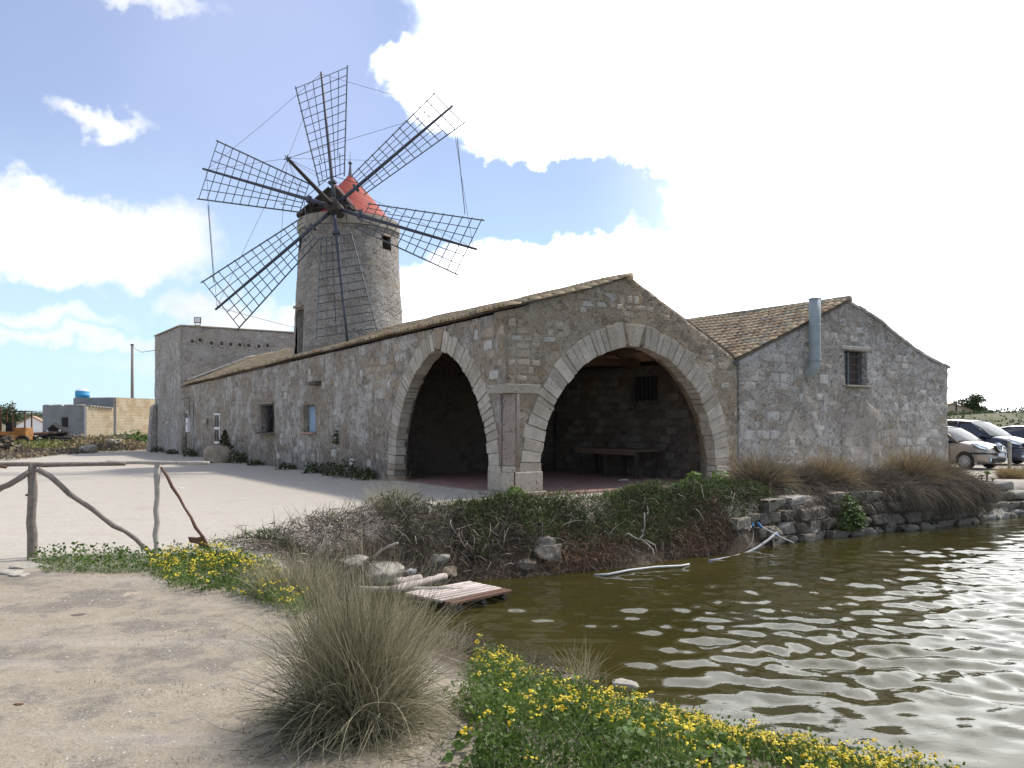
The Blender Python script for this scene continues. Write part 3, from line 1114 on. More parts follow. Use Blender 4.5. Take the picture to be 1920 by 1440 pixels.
# inner window grille
ig = MB().box((7.30, 3.175, 2.67), (0.04, 1.14, 0.73)).build('window', M['darkvoid'], barn)
for k in range(6):
    MB().tube([(7.08, 2.72 + k * .18, 2.3), (7.08, 2.72 + k * .18, 3.04)], 0.012, 5).build('grille_bar', M['iron'], ig)


# --- roofs
def tile_mesh(name, mat, r0=0.090, r1=0.072, L_=0.44, n=5, th=0.028):
    vs, fs = [], []
    for k, (y, rr) in enumerate(((0, r1), (L_, r0))):
        for t_ in (0, th):
            for i in range(n + 1):
                a = PI * i / n
                q = rr - t_
                vs.append((q * math.cos(a), y, q * math.sin(a) * 0.85))
    m_ = n + 1
    for i in range(n):
        fs.append((i, i + 1, 2 * m_ + i + 1, 2 * m_ + i))                       # outer
        fs.append((2 * m_ + i, 2 * m_ + i + 1, 3 * m_ + i + 1, 3 * m_ + i))      # lower edge
        fs.append((3 * m_ + i, 3 * m_ + i + 1, m_ + i + 1, m_ + i))              # inner
    me = bpy.data.meshes.new(name)
    me.from_pydata(vs, [], fs)
    for p in me.polygons:
        p.use_smooth = p.index % 3 != 1
    me.materials.append(mat)
    return me


TILES = [tile_mesh('roof_tile', M[k]) for k in ('tile', 'tile', 'tile', 'tile2', 'tile3')]


def lay_tiles(roof, plane, na, nr, across0, pitch, n_parts, order, rnd, name='roof_tile'):
    """PLANE(a,q) -> local point at run A along the eave and q (0 ridge .. 1 eave). The tiles first in ORDER are parts, the rest one piece of kind stuff."""
    cells = [(i, k) for i in range(na) for k in range(nr)]
    cells.sort(key=order)
    rest_v, rest_f = [], []
    for idx, (i, k) in enumerate(cells):
        a = across0 + i * pitch + rnd.uniform(-.012, .012)
        q1 = (k + 1.0) / nr
        p1 = Vector(plane(a, q1))
        p0 = Vector(plane(a, k / nr - 0.12 / nr))
        dn = (p1 - p0).normalized()
        ac = (Vector(plane(a + .1, q1)) - p1).normalized()
        nm = ac.cross(dn)
        if nm.z < 0:
            nm = -nm
            ac = -ac
        ac = dn.cross(nm)
        dn2 = (dn - nm * -0.03 * 0).normalized()
        Mx = Matrix((ac, dn2, nm)).transposed().to_4x4()
        Mx = Mx @ Matrix.Rotation(rnd.uniform(-.035, .035), 4, 'Z') @ Matrix.Rotation(0.06, 4, 'X')
        Mx.translation = p1 - dn * 0.42 + nm * (0.0 + rnd.uniform(0, .012))
        me = rnd.choice(TILES)
        if idx < n_parts:
            o = link(name, me, roof)
            o.matrix_local = Mx
        else:
            b = len(rest_v)
            rest_v += [tuple(Mx @ v.co) for v in me.vertices]
            rest_f += [tuple(b + j for j in p.vertices) for p in me.polygons]
    if rest_v:
        mb_ = MB()
        mb_.v, mb_.f = rest_v, rest_f
        o = mb_.build('laid_tiles', M['tile'], roof, smooth=True)
        o['kind'] = 'stuff'


RIDGE_T, RIDGE_Z = 3.59, 5.22


def roof_l(a, q):
    """left slope of the salt house; a = s"""
    z_e = eave_z(a) + 0.01
    t = RIDGE_T + (-0.08 - RIDGE_T) * q
    z = RIDGE_Z + (z_e - RIDGE_Z) * q
    z += 0.012 * math.sin(a * 0.9 + 2 * q) + 0.010 * math.sin(a * 2.3) - 0.05 * math.sin(PI * q) + 0.02 * q
    return (t, a, z)


sl_v = []
N = 60
for i in range(N + 1):
    a = 0.0 + (SLEN - .02) * i / N
    for q in (0, .25, .5, .75, 0.945):
        x, y, z = roof_l(a, q)
        sl_v.append((x, y, z - 0.012))
    for q in (0, .25, .5, .75, 0.945):
        x, y, z = roof_l(a, q)
        sl_v.append((x, y, z - 0.035))
sl_f = []
for i in range(N):
    b = i * 10
    for k in range(4):
        sl_f.append((b + k, b + k + 1, b + 10 + k + 1, b + 10 + k))
        sl_f.append((b + 5 + k, b + 15 + k, b + 15 + k + 1, b + 5 + k + 1))
    sl_f.append((b + 4, b + 9, b + 19, b + 14))
sl_f.append((0, 5, 6, 1)); sl_f.append((1, 6, 7, 2)); sl_f.append((2, 7, 8, 3)); sl_f.append((3, 8, 9, 4))
q_ = MB()
q_.add(sl_v, sl_f)
roofL = q_.build('roof', M['underroof'], barn)
nt = int(SLEN / 0.2)
lay_tiles(roofL, roof_l, nt, 11, 0.0, 0.2, 298,
          lambda c: 0 if c[1] == 10 else (1 + (0 if (c[0] < 4 or c[0] > 105) else 1) + (10 - c[1]) * 0.3 + (0.0 if c[0] > 60 else 0.5)), random.Random(4))
q_ = MB()
q_.prism([(RIDGE_T, 0.02, RIDGE_Z - .02), (RIDGE_T, 0.02, RIDGE_Z - .12), (7.54, 0.02, 3.34), (7.54, 0.02, 3.43)], (0, SLEN - .1, 0))
q_.build('roof', M['underroof'], barn)
for k in range(12):
    MB().tube([(RIDGE_T, -.06 + k * .38, RIDGE_Z - .02), (RIDGE_T, .36 + k * .38, RIDGE_Z - .005)], [0.10, .085], 8).build('ridge_tile', TILES[k % 5].materials[0], roofL, smooth=True)
# timbers under the roof of the vault
for t, z in ((1.3, 4.36), (2.5, 4.72), (3.57, 5.02), (4.9, 4.42), (6.2, 3.82)):
    MB().box((t, 4.1, z - 0.08), (0.13, 7.0, 0.15)).build('purlin', M['rafters'], barn, bevel=0.015)
for k in range(12):
    s = 0.9 + k * 0.58
    MB().tube([(RIDGE_T, s, 5.06), (7.0, s, 3.50)], 0.045, 6).build('rafter', M['rafters'], barn)
MB().box((3.8, 3.4, 3.42), (6.5, 0.2, 0.2)).build('tie_beam', M['rafters'], barn, bevel=0.02)
q_ = MB()
q_.prism([(7.0, 0.3, 3.47), (RIDGE_T + .05, 0.3, 5.05), (RIDGE_T + .05, 0.3, 5.08), (7.0, 0.3, 3.51)], (0, 7.2, 0))
q_.build('roof_boards', M['tile2'], barn)

# the table in the vault
tb = thing('table', 'rough dark wooden table standing against the wall inside the wide arch', 'table', loc(6.3, 3.6, 0.04), ANG)
MB().box((0, 0, 0.80), (0.85, 2.9, 0.07)).build('tabletop', M['rafters'], tb, bevel=0.01)
MB().box((-0.4, 0, 0.72), (0.04, 2.7, 0.10)).build('apron', M['rafters'], tb)
for a in (-.36, .36):
    for b in (-1.3, 0.0, 1.3):
        MB().box((a, b, 0.385), (0.11, 0.11, 0.77)).build('leg', M['darkwood'], tb, bevel=0.008)

# ================================================================== HOUSE with grey gable
H0 = 7.57
house = thing('stone_house', 'grey rubble gable house with a clay tile roof and a fat flue beside the cars', 'building', loc(H0, 0), ANG)
hwin = [(4.80, 2.80), (5.95, 2.80), (5.95, 3.86), (4.80, 3.86)]
h_out = [(0.0, -0.3), (10.7, -0.3), (10.7, 3.52), (9.7, 3.74), (8.8, 4.00), (7.7, 4.42), (6.66, 4.84), (5.8, 5.10), (5.02, 5.32), (4.92, 5.32), (0, 3.33)]
wall('wall', M['house'], house, h_out, [hwin], gmap, 0.075, 0.5, 44, 0.045, edge_jit=0.06)
q_ = MB()
q_.box((10.45, 5.2, 1.6), (0.5, 9.4, 3.8)).box((0.30, 5.2, 1.4), (0.5, 9.4, 3.4)).box((5.3, 9.8, 1.6), (10.0, 0.4, 3.8))
q_.build('side_wall', M['house'], house)
rubble(house, 'wall_stone', SMG, (0.15, 10.5, 0.35, 5.0),
       lambda u, z: 0.1 < u < 10.5 and (z < 3.2 + u * .39 if u < 4.97 else z < 5.15 - (u - 4.97) * .33) and not (4.55 < u < 6.2 and 2.55 < z < 4.1)
       and not (4.3 < u < 7.0 and z < 2.45) and not (2.6 < u < 3.5 and z > 2.9),
       True, 0.16, 31, lambda p: wall_disp(p, 44, 0.045), 0.5, 0.003, size=(0.22, 0.6, 0.18, 0.30), limit=240)
# patch of smoother plaster where a doorway was walled up
pr = random.Random(2)
lpch = []
for u, z in densify([(4.55, 0.0), (6.75, 0.0), (6.6, 1.2), (6.45, 2.0), (5.9, 2.35), (5.0, 2.3), (4.65, 1.3)], 0.12):
    lpch.append((u + pr.uniform(-.07, .07), z + pr.uniform(-.06, .06)))
wall('plaster_patch', M['block'], house, lpch, [], lambda t, z, d: (t, -d - 0.015, z), 0.09, 0.06, 44, 0.045)


def roof_h(a, q):
    x = 4.97 + (-0.16 - 4.97) * q
    z = 5.40 + (3.36 - 5.40) * q + 0.025 * math.sin(a * 1.3 + 3 * q) - 0.05 * math.sin(PI * q)
    return (x, a, z)


q_ = MB()
vs_, fs_ = [], []
for i in range(21):
    a = -0.02 + 9.9 * i / 20
    for q in (0, .5, .99):
        x, y, z = roof_h(a, q)
        vs_ += [(x, y, z - .015), (x, y, z - .09)]
for i in range(20):
    b = i * 6
    for k in (0, 2):
        fs_ += [(b + k, b + k + 2, b + k + 8, b + k + 6), (b + k + 1, b + k + 7, b + k + 9, b + k + 3)]
    fs_.append((b + 4, b + 5, b + 11, b + 10))
fs_ += [(0, 1, 3, 2), (2, 3, 5, 4)]
roofH = q_.add(vs_, fs_).build('roof', M['underroof'], house)
lay_tiles(roofH, roof_h, 45, 15, 0.05, 0.22, 299, lambda c: c[0] + 0.001 * c[1], random.Random(9))
for k in range(24):
    MB().tube([(4.97, -.08 + k * .40, 5.41), (4.97, .37 + k * .40, 5.425)], [0.11, .09], 8, jit=.1).build('ridge_tile', M['tile3'], roofH, smooth=True)
rr_ = [(4.97, 5.36), (5.8, 5.16), (6.66, 4.90), (7.7, 4.48), (8.8, 4.06), (9.7, 3.80), (10.8, 3.57)]
q_ = MB()
q_.prism([(x, 0.06, z) for x, z in rr_] + [(x, 0.06, z - .10) for x, z in rr_[::-1]], (0, 9.8, 0))
q_.build('roof', M['tile3'], house)
# weathered verge stones on the falling edge
r7 = random.Random(12)
for (xa, za), (xb, zb) in zip(rr_[:-1], rr_[1:]):
    for f in (0.0, 0.34, 0.68):
        x, z = xa + (xb - xa) * (f + .17), za + (zb - za) * (f + .17)
        o = link('verge_stone', r7.choice(SMG), house)
        o.location = (x, 0.10, z - .02 + r7.uniform(-.015, .015))
        o.scale = (0.42, 0.26, 0.09)
        o.rotation_euler = (0, -math.atan2(zb - za, xb - xa), 0)
MB().prism([(-0.18, -0.03, 3.30), (-0.18, -0.03, 3.20), (-0.02, -0.03, 3.20), (-0.02, -0.03, 3.30)], (0, 0.5, 0)).build('gutter_end', M['iron'], house)
# flue
fl = MB()
pts_ = [(3.0, -0.24, 5.24), (3.0, -0.24, 4.6), (3.0, -0.24, 3.9), (3.0, -0.24, 3.42), (3.0, -0.235, 3.32), (3.0, -0.20, 3.22), (3.0, -0.13, 3.14), (3.0, -0.02, 3.08), (3.0, 0.1, 3.06)]
fl.tube(pts_, 0.165, 20)
fl_o = fl.build('flue', M['zinc'], house, smooth=False)
for p_ in fl_o.data.polygons:
    p_.use_smooth = len(p_.vertices) == 4
for z, r_ in ((5.22, .172), (4.45, .170), (3.46, .182), (3.42, .178)):
    MB().lathe([(r_ - .02, -.02), (r_, -.018), (r_, .018), (r_ - .02, .02)], (3.0, -0.24, z), 20).build('flue_collar', M['zinc'], fl_o, smooth=True)
MB().lathe([(0.0, 0), (0.14, 0)], (3.0, -0.24, 5.242), 16).build('flue_mouth', M['darkvoid'], fl_o)
# barred window
wn = MB().box((5.14, 0.36, 3.33), (0.68, 0.04, 1.04)).build('window', M['glass'], house)
for x in (4.84, 5.14, 5.44):
    MB().box((x, 0.33, 3.33), (0.05, 0.05, 1.04)).build('frame', M['zinc'], wn)
MB().box((5.72, 0.37, 3.33), (0.46, 0.03, 1.04)).build('shutter', M['rafters'], house)
for z in (2.96, 3.2, 3.44, 3.68):
    MB().box((5.375, 0.12, z), (1.14, 0.018, 0.018)).build('window_bar', M['iron'], house)
for k in range(6):
    MB().box((4.92 + k * .18, 0.125, 3.33), (0.016, 0.016, 1.04)).build('window_bar', M['iron'], house)
MB().box((5.375, -0.02, 2.765), (1.3, 0.24, 0.05)).build('sill', M['ashlar'], house, bevel=0.01)
MB().box((5.375, 0.03, 3.93), (1.5, 0.12, 0.12)).build('lintel', M['rubg'], house, bevel=0.02)

# ================================================================== TALL BLOCK at the far end
blk = thing('tower_block', 'square flat-topped stone block with a row of round holes beyond the windmill', 'building', loc(0, SLEN), ANG)
wall('wall', M['block'], blk, [(0.0, -.1), (9.0, -.1), (9.0, 6.72), (0.0, 6.80)], [], gmap, 0.16, 0.5, 54, 0.03, edge_jit=0.05)
sl1 = [(3.75, 3.2), (3.95, 3.2), (3.95, 4.05), (3.75, 4.05)]
sl2 = [(1.55, 3.2), (1.78, 3.2), (1.78, 4.05), (1.55, 4.05)]
wall('wall', M['house'], blk, [(0.02, -.1), (6.7, -.1), (6.7, 6.75), (0.02, 6.80)], [sl1, sl2], lmap, 0.16, 0.5, 64, 0.04, edge_jit=0.05)
MB().box((4.5, 6.4, 3.3), (8.9, 0.5, 6.6)).box((8.8, 3.3, 3.3), (0.4, 6.2, 6.6)).build('side_wall', M['block'], blk)
MB().box((4.5, 3.3, 6.45), (8.2, 5.8, 0.1)).build('flat_roof', M['block'], blk)
MB().box((4.5, 0.24, 6.79), (9.12, 0.62, 0.07)).build('coping', M['rub'], blk, bevel=0.02)
MB().box((0.24, 3.62, 6.80), (0.62, 6.1, 0.07)).build('coping', M['rub'], blk, bevel=0.02)
MB().box((0.42, 3.85, 3.62), (0.05, 0.2, 0.85)).build('slit', M['darkvoid'], blk)
MB().box((0.05, 1.665, 3.62), (0.05, 0.23, 0.85)).build('slit', M['frame_white'], blk)
q_ = MB().prism([(-0.02, 6.0, -.1), (-0.45, 6.0, -.1), (-0.25, 6.0, 2.6), (-0.02, 6.0, 2.8)], (0, 0.8, 0))
q_.build('buttress', M['house'], blk, bevel=0.03)
for px, py in ((360, 640), (375, 638), (396, 643.5), (415, 644), (432, 646), (449, 647), (466, 648), (485, 649.5), (501, 648.5)):
    k_ = (px - 960) / F
    C = loc(0, SLEN)
    t_ = (k_ * C.y - C.x) / (UR[0] - k_ * UR[1])
    z_ = 1.6 + (795 - py) / F * (C.y + t_ * UR[1])
    rg = MB()
    n = 12
    vs_ = []
    for rr, yy in ((.17, .0), (.17, -.05), (.105, -.05), (.105, -.005)):
        vs_ += [(t_ + rr * math.cos(2 * PI * i / n), yy - .01, z_ + rr * 1.1 * math.sin(2 * PI * i / n)) for i in range(n)]
    fs_ = []
    for j in range(3):
        fs_ += [(j * n + i, j * n + (i + 1) % n, (j + 1) * n + (i + 1) % n, (j + 1) * n + i) for i in range(n)]
    ro = rg.add(vs_, fs_).build('hole_ring', M['block'], blk)
    MB().add([(t_ + .105 * math.cos(2 * PI * i / n), -.017, z_ + .115 * math.sin(2 * PI * i / n)) for i in range(n)], [tuple(range(n))]).build('hole', M['inside'], ro)  # flat dark disc on the wall, its colour painted as a shaded hollow
# ghost of an older roof on the wall
MB().tube([gmap(0.3, 3.9, .05), gmap(3.7, 5.35, .05), gmap(5.2, 5.2, .05), gmap(8, 4.6, .05)], 0.06, 6, jit=.5).build('mortar_ridge', M['rubg'], blk)

fl_ = thing('floodlight', 'grey floodlight on the roof corner of the flat-topped block', 'floodlight', loc(0.9, SLEN + 0.3, 6.83), ANG - 0.4)
MB().box((0, 0, 0.03), (0.3, 0.2, 0.06)).build('base', M['iron'], fl_)
MB().box((-.13, 0, 0.17), (0.03, 0.05, 0.28)).box((.13, 0, 0.17), (0.03, 0.05, 0.28)).build('bracket', M['iron'], fl_)
MB().box((0, 0, 0.32), (0.36, 0.16, 0.32)).build('housing', M['iron'], fl_, bevel=0.02)
MB().box((0, -0.085, 0.32), (0.29, 0.012, 0.25)).build('lens', M['frame_white'], fl_)

# ================================================================== WINDMILL
TC = Vector((-6.36, 32.5, 0))
mill = thing('windmill', 'round stone windmill with red cone cap and six bare lattice sails', 'windmill', TC)
MK = 0.983
HUB = Vector((-6.5335 * MK, 30.6 * MK, 1.6 + 7.965 * MK)) - TC
NAX = Vector((-0.20444, -0.95510, 0.21446)).normalized()
to_cam = Vector((0.185, -0.983, 0))
rt = Vector((0.983, 0.185, 0))


def tr(z):
    return 2.36 - 0.05 * z - 0.0003 * z * z


nz, nth = 80, 120
zs_ = np.linspace(-0.1, 9.0, nz)
ths = np.linspace(0, 2 * PI, nth, endpoint=False)
TH, ZZ = np.meshgrid(ths, zs_)
rad = np.array([tr(z) for z in ZZ.ravel()])
pp = np.c_[2.1 * np.cos(TH.ravel()), 2.1 * np.sin(TH.ravel()), ZZ.ravel()]
rad = rad + 0.04 * fbm(pp * 0.9, 3, 91) + 0.022 * fbm(pp * 5, 3, 95)
tv = np.c_[rad * np.cos(TH.ravel()), rad * np.sin(TH.ravel()), ZZ.ravel()]
wins = []
for al, z0, z1, wd in ((48, 8.15, 8.72, 0.38), (-74, 8.15, 8.72, 0.4), (-62, 4.2, 5.9, 0.5)):
    d_ = to_cam * math.cos(math.radians(al)) + rt * math.sin(math.radians(al))
    wins.append((math.atan2(d_.y, d_.x), z0, z1, wd, d_))
fq = []
for j in range(nz - 1):
    for i in range(nth):
        zc, tc_ = (zs_[j] + zs_[j + 1]) / 2, ths[i] + PI / nth
        cut = False
        for a_, z0, z1, wd, _ in wins:
            dd_ = (tc_ - a_ + PI) % (2 * PI) - PI
            if abs(dd_) * 2.0 < wd / 2 + .03 and z0 < zc < z1:
                cut = True
        if not cut:
            i2 = (i + 1) % nth
            fq.append((j * nth + i, j * nth + i2, (j + 1) * nth + i2, (j + 1) * nth + i))
tow = np_mesh('tower', tv, np.array(fq), M['tower'], mill, smooth=True)
for a_, z0, z1, wd, d_ in wins:
    sdv = Vector((-d_.y, d_.x, 0))
    r_o, r_i = tr(z1) - .03, tr((z0 + z1) / 2) - .5
    wv = []
    for rr in (r_o, r_i):
        for u_, z in ((-1, z0 - .03), (1, z0 - .03), (1, z1 + .03), (-1, z1 + .03)):
            wv.append(tuple(d_ * rr + sdv * (u_ * (wd / 2 + .04)) + Vector((0, 0, z))))
    nm = 'doorway' if z1 < 6 else 'opening'
    mbx = MB().add(wv, [(4, 5, 6, 7), (0, 4, 7, 3), (1, 2, 6, 5), (3, 7, 6, 2), (0, 1, 5, 4)])
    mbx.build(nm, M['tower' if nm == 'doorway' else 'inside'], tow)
    if nm == 'doorway':
        MB().box((0, 0, 0), (0.22, 0.6, 0.09), M=Matrix.Rotation(a_, 3, 'Z')).build('ledge', M['rub'], tow).location = d_ * (r_o + .05) + Vector((0, 0, z1 + .1))
    else:
        MB().box((0, 0, 0), (0.12, 0.5, 0.09), M=Matrix.Rotation(a_, 3, 'Z')).build('lintel', M['rub'], tow).location = d_ * (r_o - .03) + Vector((0, 0, z1 + .05))
# cornice stones
nc = 22
r8 = random.Random(3)
for i in range(nc):
    a0, a1 = 2 * PI * i / nc + .004, 2 * PI * (i + 1) / nc - .004
    ro = 1.965 + r8.uniform(-.012, .014)
    lp = []
    for a in np.linspace(a0, a1, 4):
        lp.append((ro * math.cos(a), ro * math.sin(a), 9.0))
    for a in np.linspace(a1, a0, 4):
        lp.append((1.45 * math.cos(a), 1.45 * math.sin(a), 9.0))
    MB().prism(lp, (0, 0, 0.40 + r8.uniform(-.015, .02))).build('cornice_stone', M['pier'], mill, bevel=0.012)
MB().lathe([(1.86, 8.86), (1.92, 8.9), (1.92, 8.995), (1.5, 8.995)], (0, 0, 0), 64).build('cornice_moulding', M['tower'], mill, smooth=True)
# cap
n = 48
cprof = [(1.72, 9.40), (1.60, 9.50), (1.42, 9.72), (0.95, 10.30), (0.5, 10.83), (0.20, 11.14), (0.10, 11.28)]
capo = MB().lathe(cprof, (0.04, 0, 0), n).build('cap', M['redpaint'], mill, smooth=True)
MB().lathe([(0.10, 11.25), (0.085, 11.30), (0.05, 11.55), (0.035, 11.72), (0.075, 11.76), (0.08, 11.81), (0.03, 11.87), (0.012, 11.9), (0.008, 12.25), (0, 12.26)], (0.04, 0, 0), 12).build('finial', M['lead'], capo, smooth=True)
# wooden dormer that carries the wind shaft
ax = Vector((NAX.x, NAX.y, 0)).normalized()
sx_ = Vector((-ax.y, ax.x, 0))           # to the right seen from outside along the axis
if sx_.dot(rt) < 0:
    sx_ = -sx_


def dp(f, sd_, z):
    return tuple(ax * f + sx_ * sd_ + Vector((0, 0, z)))


dm = MB().prism([dp(1.34, -1.42, 9.42), dp(1.34, 0.92, 9.42), dp(1.34, 0.02, 10.52), dp(1.34, -0.34, 10.42), dp(1.34, -.95, 9.95)], ax * -1.35)
dor = dm.build('dormer', M['darkwood'], mill)  # solid dark timber; its colour also stands for the shaded open inside
for a, b, w_ in (((1.38, -1.5, 9.50), (1.38, 1.12, 9.47), .11), ((1.36, -0.95, 9.72), (1.36, 0.75, 9.72), .08), ((1.36, -0.6, 10.0), (1.36, .45, 10.0), .07),
                 ((1.36, -1.45, 9.55), (1.36, -0.2, 10.46), .08), ((0.5, -1.25, 9.56), (1.6, -1.25, 9.56), .11), ((0.3, 0.75, 9.55), (1.75, 0.75, 9.55), .10),
                 ((0.2, -0.75, 9.86), (1.6, -0.75, 9.86), .09)):
    MB().tube([dp(*a), dp(*b)], w_, 4).build('beam', M['darkwood'], dor)
MB().tube([dp(1.36, 1.02, 9.42), dp(1.36, .76, 9.72), dp(1.36, .42, 10.12), dp(1.36, 0.03, 10.55)], .05, 6, jit=.4).build('roof_edge', M['pinkedge'], dor)
MB().box((0, 0, 0), (0.25, 0.05, 0.26), M=Matrix.Rotation(math.atan2(sx_.y, sx_.x), 3, 'Z')).build('hatch_frame', M['greywood'], dor).location = Vector(dp(1.45, 0.62, 9.62))
MB().box((0, 0, 0), (0.15, 0.06, 0.16), M=Matrix.Rotation(math.atan2(sx_.y, sx_.x), 3, 'Z')).build('hatch', M['darkvoid'], dor).location = Vector(dp(1.46, 0.62, 9.62))
# wind shaft, hub, bowsprit
MB().tube([HUB - NAX * 2.6, HUB + NAX * 0.35], 0.17, 12).build('wind_shaft', M['darkwood'], mill, smooth=True)
hubo = MB().tube([HUB - NAX * .32, HUB - NAX * .28, HUB + NAX * .28, HUB + NAX * .34], [.22, .27, .27, .2], 12).build('hub', M['darkwood'], mill)
BOW = at(539, 297, 27.35 * MK) - TC
MB().tube([HUB + NAX * .3, HUB.lerp(BOW, .5), BOW], [0.085, .07, .05], 10).build('bowsprit', M['darkwood'], mill, smooth=True)
for k in range(3):
    d_ = (Vector((1, 0, .3)), Vector((0, .2, 1)), Vector((1, 0, -1)))[k].normalized() * .12
    MB().tube([BOW - d_, BOW + d_], .02, 6).build('bowsprit_pin', M['iron'], mill)
U = Vector((0, 0, 1)).cross(NAX).normalized()
V_ = NAX.cross(U)
T0 = -0.19326583
RS = [q * MK for q in (5.866, 5.718, 5.808, 5.290, 5.809, 5.918)]
tips_ = []
for k in range(6):
    th = T0 + k * PI / 3
    dr_ = V_ * math.cos(th) + U * math.sin(th)
    tg0 = -V_ * math.sin(th) + U * math.cos(th)
    pitch = math.radians(9)
    tg_ = (tg0 * math.cos(pitch) + NAX * math.sin(pitch)).normalized()
    nn = dr_.cross(tg_)
    Mx = Matrix((tg_, dr_, nn)).transposed().to_4x4()
    Mx.translation = HUB + NAX * (0.06 if k % 2 else -0.06)
    sail = MB().tube([(0, 0.12, 0), (0, 1.2, 0), (0, 3.5, 0), (0, RS[k], 0)], [.072, .068, .056, .042], 8).build('sail', M['iron'], mill, smooth=True)
    sail.matrix_local = Mx
    tips_.append((HUB + dr_ * (RS[k] - .12), dr_))
    r0, r1 = 1.22, RS[k] - (0.20 if k == 1 else 0.30)
    hw = lambda r_: 0.54 + (r_ - 1.2) / 4.3 * (0.60 if k != 1 else 0.47)
    for j, f in enumerate((-1, -.667, -.333, .333, .667, 1)):
        e = 0.10 if abs(f) == 1 else 0.0
        w_ = .028 if abs(f) == 1 else .017
        a_, b_ = r0 - e, r1 + e
        if j in (1, 4) and k in (0, 2, 5):    # mended part way
            MB().tube([(f * hw(a_), a_, -.03), (f * hw(2.1), 2.1, -.03)], w_, 4).build('bar', M['sailbar'], sail)
            MB().tube([(f * hw(2.0) * .8, 2.0, -.03), (f * hw(b_), b_, -.03)], w_, 4).build('bar', M['sailbar'], sail)
            continue
        MB().tube([(f * hw(a_), a_, -.03), (f * hw(b_), b_, -.03)], w_, 4).build('bar', M['sailbar'], sail)
    for j in range(13):
        rj = r0 + (r1 - r0) * j / 12
        rj2 = rj + (vous_r.uniform(-.03, .03) if 0 < j < 12 else 0)
        MB().tube([(-hw(rj) - .03, rj, -.06), (hw(rj2) + .03, rj2, -.06)], .018, 4).build('bar', M['sailbar'], sail)
    MB().box((0, 1.05, 0), (0.26, 0.10, 0.18)).build('clamp', M['iron'], sail)


def wire(a, b, r_=.009, sag=0.0, nm='wire', mat=None):
    m_ = (a + b) / 2 - Vector((0, 0, sag))
    MB().tube([a, m_, b], r_, 4, cap=False).build(nm, mat or M['wire'], mill)


for k in range(6):
    wire(tips_[k][0], BOW, .007)
    wire(tips_[k][0], tips_[(k + 1) % 6][0], .007, .06)
    mid = HUB + tips_[k][1] * 2.6
    wire(mid, BOW, .006)
for k in (0, 5):
    a_ = HUB + tips_[k][1] * 1.3
    b_ = HUB + tips_[(k + 1) % 6][1] * 1.3
    wire(a_, b_, .013, mat=M['iron'])
wire(HUB + tips_[5][1] * 1.3, HUB + tips_[4][1] * 1.3, .014, mat=M['iron'])
LR = [HUB + V_ * 0 for _ in range(1)]
a_ = at(390, 385, 29.3) - TC
wire(a_, at(401, 530, 29.35) - TC, .014, nm='rope')
wire(at(857, 258, 29.9) - TC, at(872, 402, 30.0) - TC, .014, nm='rope')
wire(at(830, 517, 30.2) - TC, at(742, 592, 31.0) - TC, .012, .1, nm='rope')
wire(at(570, 420, 29.4) - TC, at(651, 640, 29.7) - TC, .014, .05, nm='rope')
wire(at(593, 400, 29.4) - TC, at(632, 470, 29.5) - TC, .012, nm='rope')

# ================================================================== OUTBUILDING AND FAR THINGS ON THE LEFT
def ashlar_mat(name, c1, c2, mort, bw=0.5, rh=0.26):
    m, t = material(name)
    tcn = t.n('TexCoord').outputs['Object']
    sp = t.n('SeparateXYZ', {0: tcn})
    uv = t.n('CombineXYZ', {0: t.m('ADD', sp.outputs[0], sp.outputs[1]), 1: sp.outputs[2]})
    br = t.n('TexBrick', {'Vector': uv, 'Color1': (*c1, 1), 'Color2': (*c2, 1), 'Mortar': (*mort, 1), 'Scale': 1.0, 'Mortar Size': 0.022, 'Mortar Smooth': 0.4,
                          'Brick Width': bw, 'Row Height': rh})
    P = t.n('NewGeometry').outputs['Position']
    n1 = t.noise(P, 0.8, 5, 0.6)
    n2 = t.noise(P, 6, 4, 0.6)
    c = t.mix(t.step(n1, 0.42, 0.6), br.outputs[0], mort)
    c = t.mix(t.m('MULTIPLY', t.step(n2, 0.5, 0.75), 0.4), c, tuple(0.6 * x for x in c1))
    finish(t, c, 0.9, t.m('ADD', t.m('MULTIPLY', br.outputs['Fac'], -.5), n2), 0.04, spec=0.15)
    return m


M['tufa'] = ashlar_mat('yellow_tufa', (0.36, 0.26, 0.16), (0.43, 0.33, 0.21), (0.50, 0.42, 0.30))
M['concrete'] = simple('grey_concrete', (0.20, 0.205, 0.21), 0.9, var=0.4, scale=1.3, bump=0.4)
OB = at(158, 795, 72)
oA = math.atan2(0.28, 0.96)                      # the lit side runs along local y, the dark front along -x
outb = thing('outbuilding', 'low flat-roofed block shed with a grey front and yellow tufa side beyond the yard', 'shed', (OB.x, 72, 0), -oA)
MB().prism([(-4.5, 0, -.3), (0, 0, -.3), (0, 0, 3.1), (-4.5, 0, 3.25)], (0, 0.25, 0)).build('front_wall', M['concrete'], outb)
MB().box((-0.14, 1.9, 1.45), (0.25, 3.3, 3.3)).build('side_wall', M['tufa'], outb)
MB().box((-4.4, 1.9, 1.4), (0.25, 3.4, 3.3)).build('side_wall', M['concrete'], outb)
MB().box((-2.3, 1.9, 3.1), (4.3, 3.5, 0.12)).build('flat_roof', M['concrete'], outb)
for i in range(7):
    MB().box((-4.2 + i * .62, 0.25 + .3 * (i % 2), 3.24), (0.5, 0.4, 0.14), .2 * i).build('loose_stone', M['rock'], outb, bevel=.03)
MB().box((-2.05, -0.03, 1.75), (0.62, 0.06, 0.85)).build('window', M['darkvoid'], outb)
MB().box((-2.05, -0.05, 1.28), (0.7, 0.10, 0.07)).build('sill', M['concrete'], outb)
MB().box((-0.15, 6.7, 1.85), (0.3, 6.4, 4.3)).build('side_wall', M['tufa'], outb)
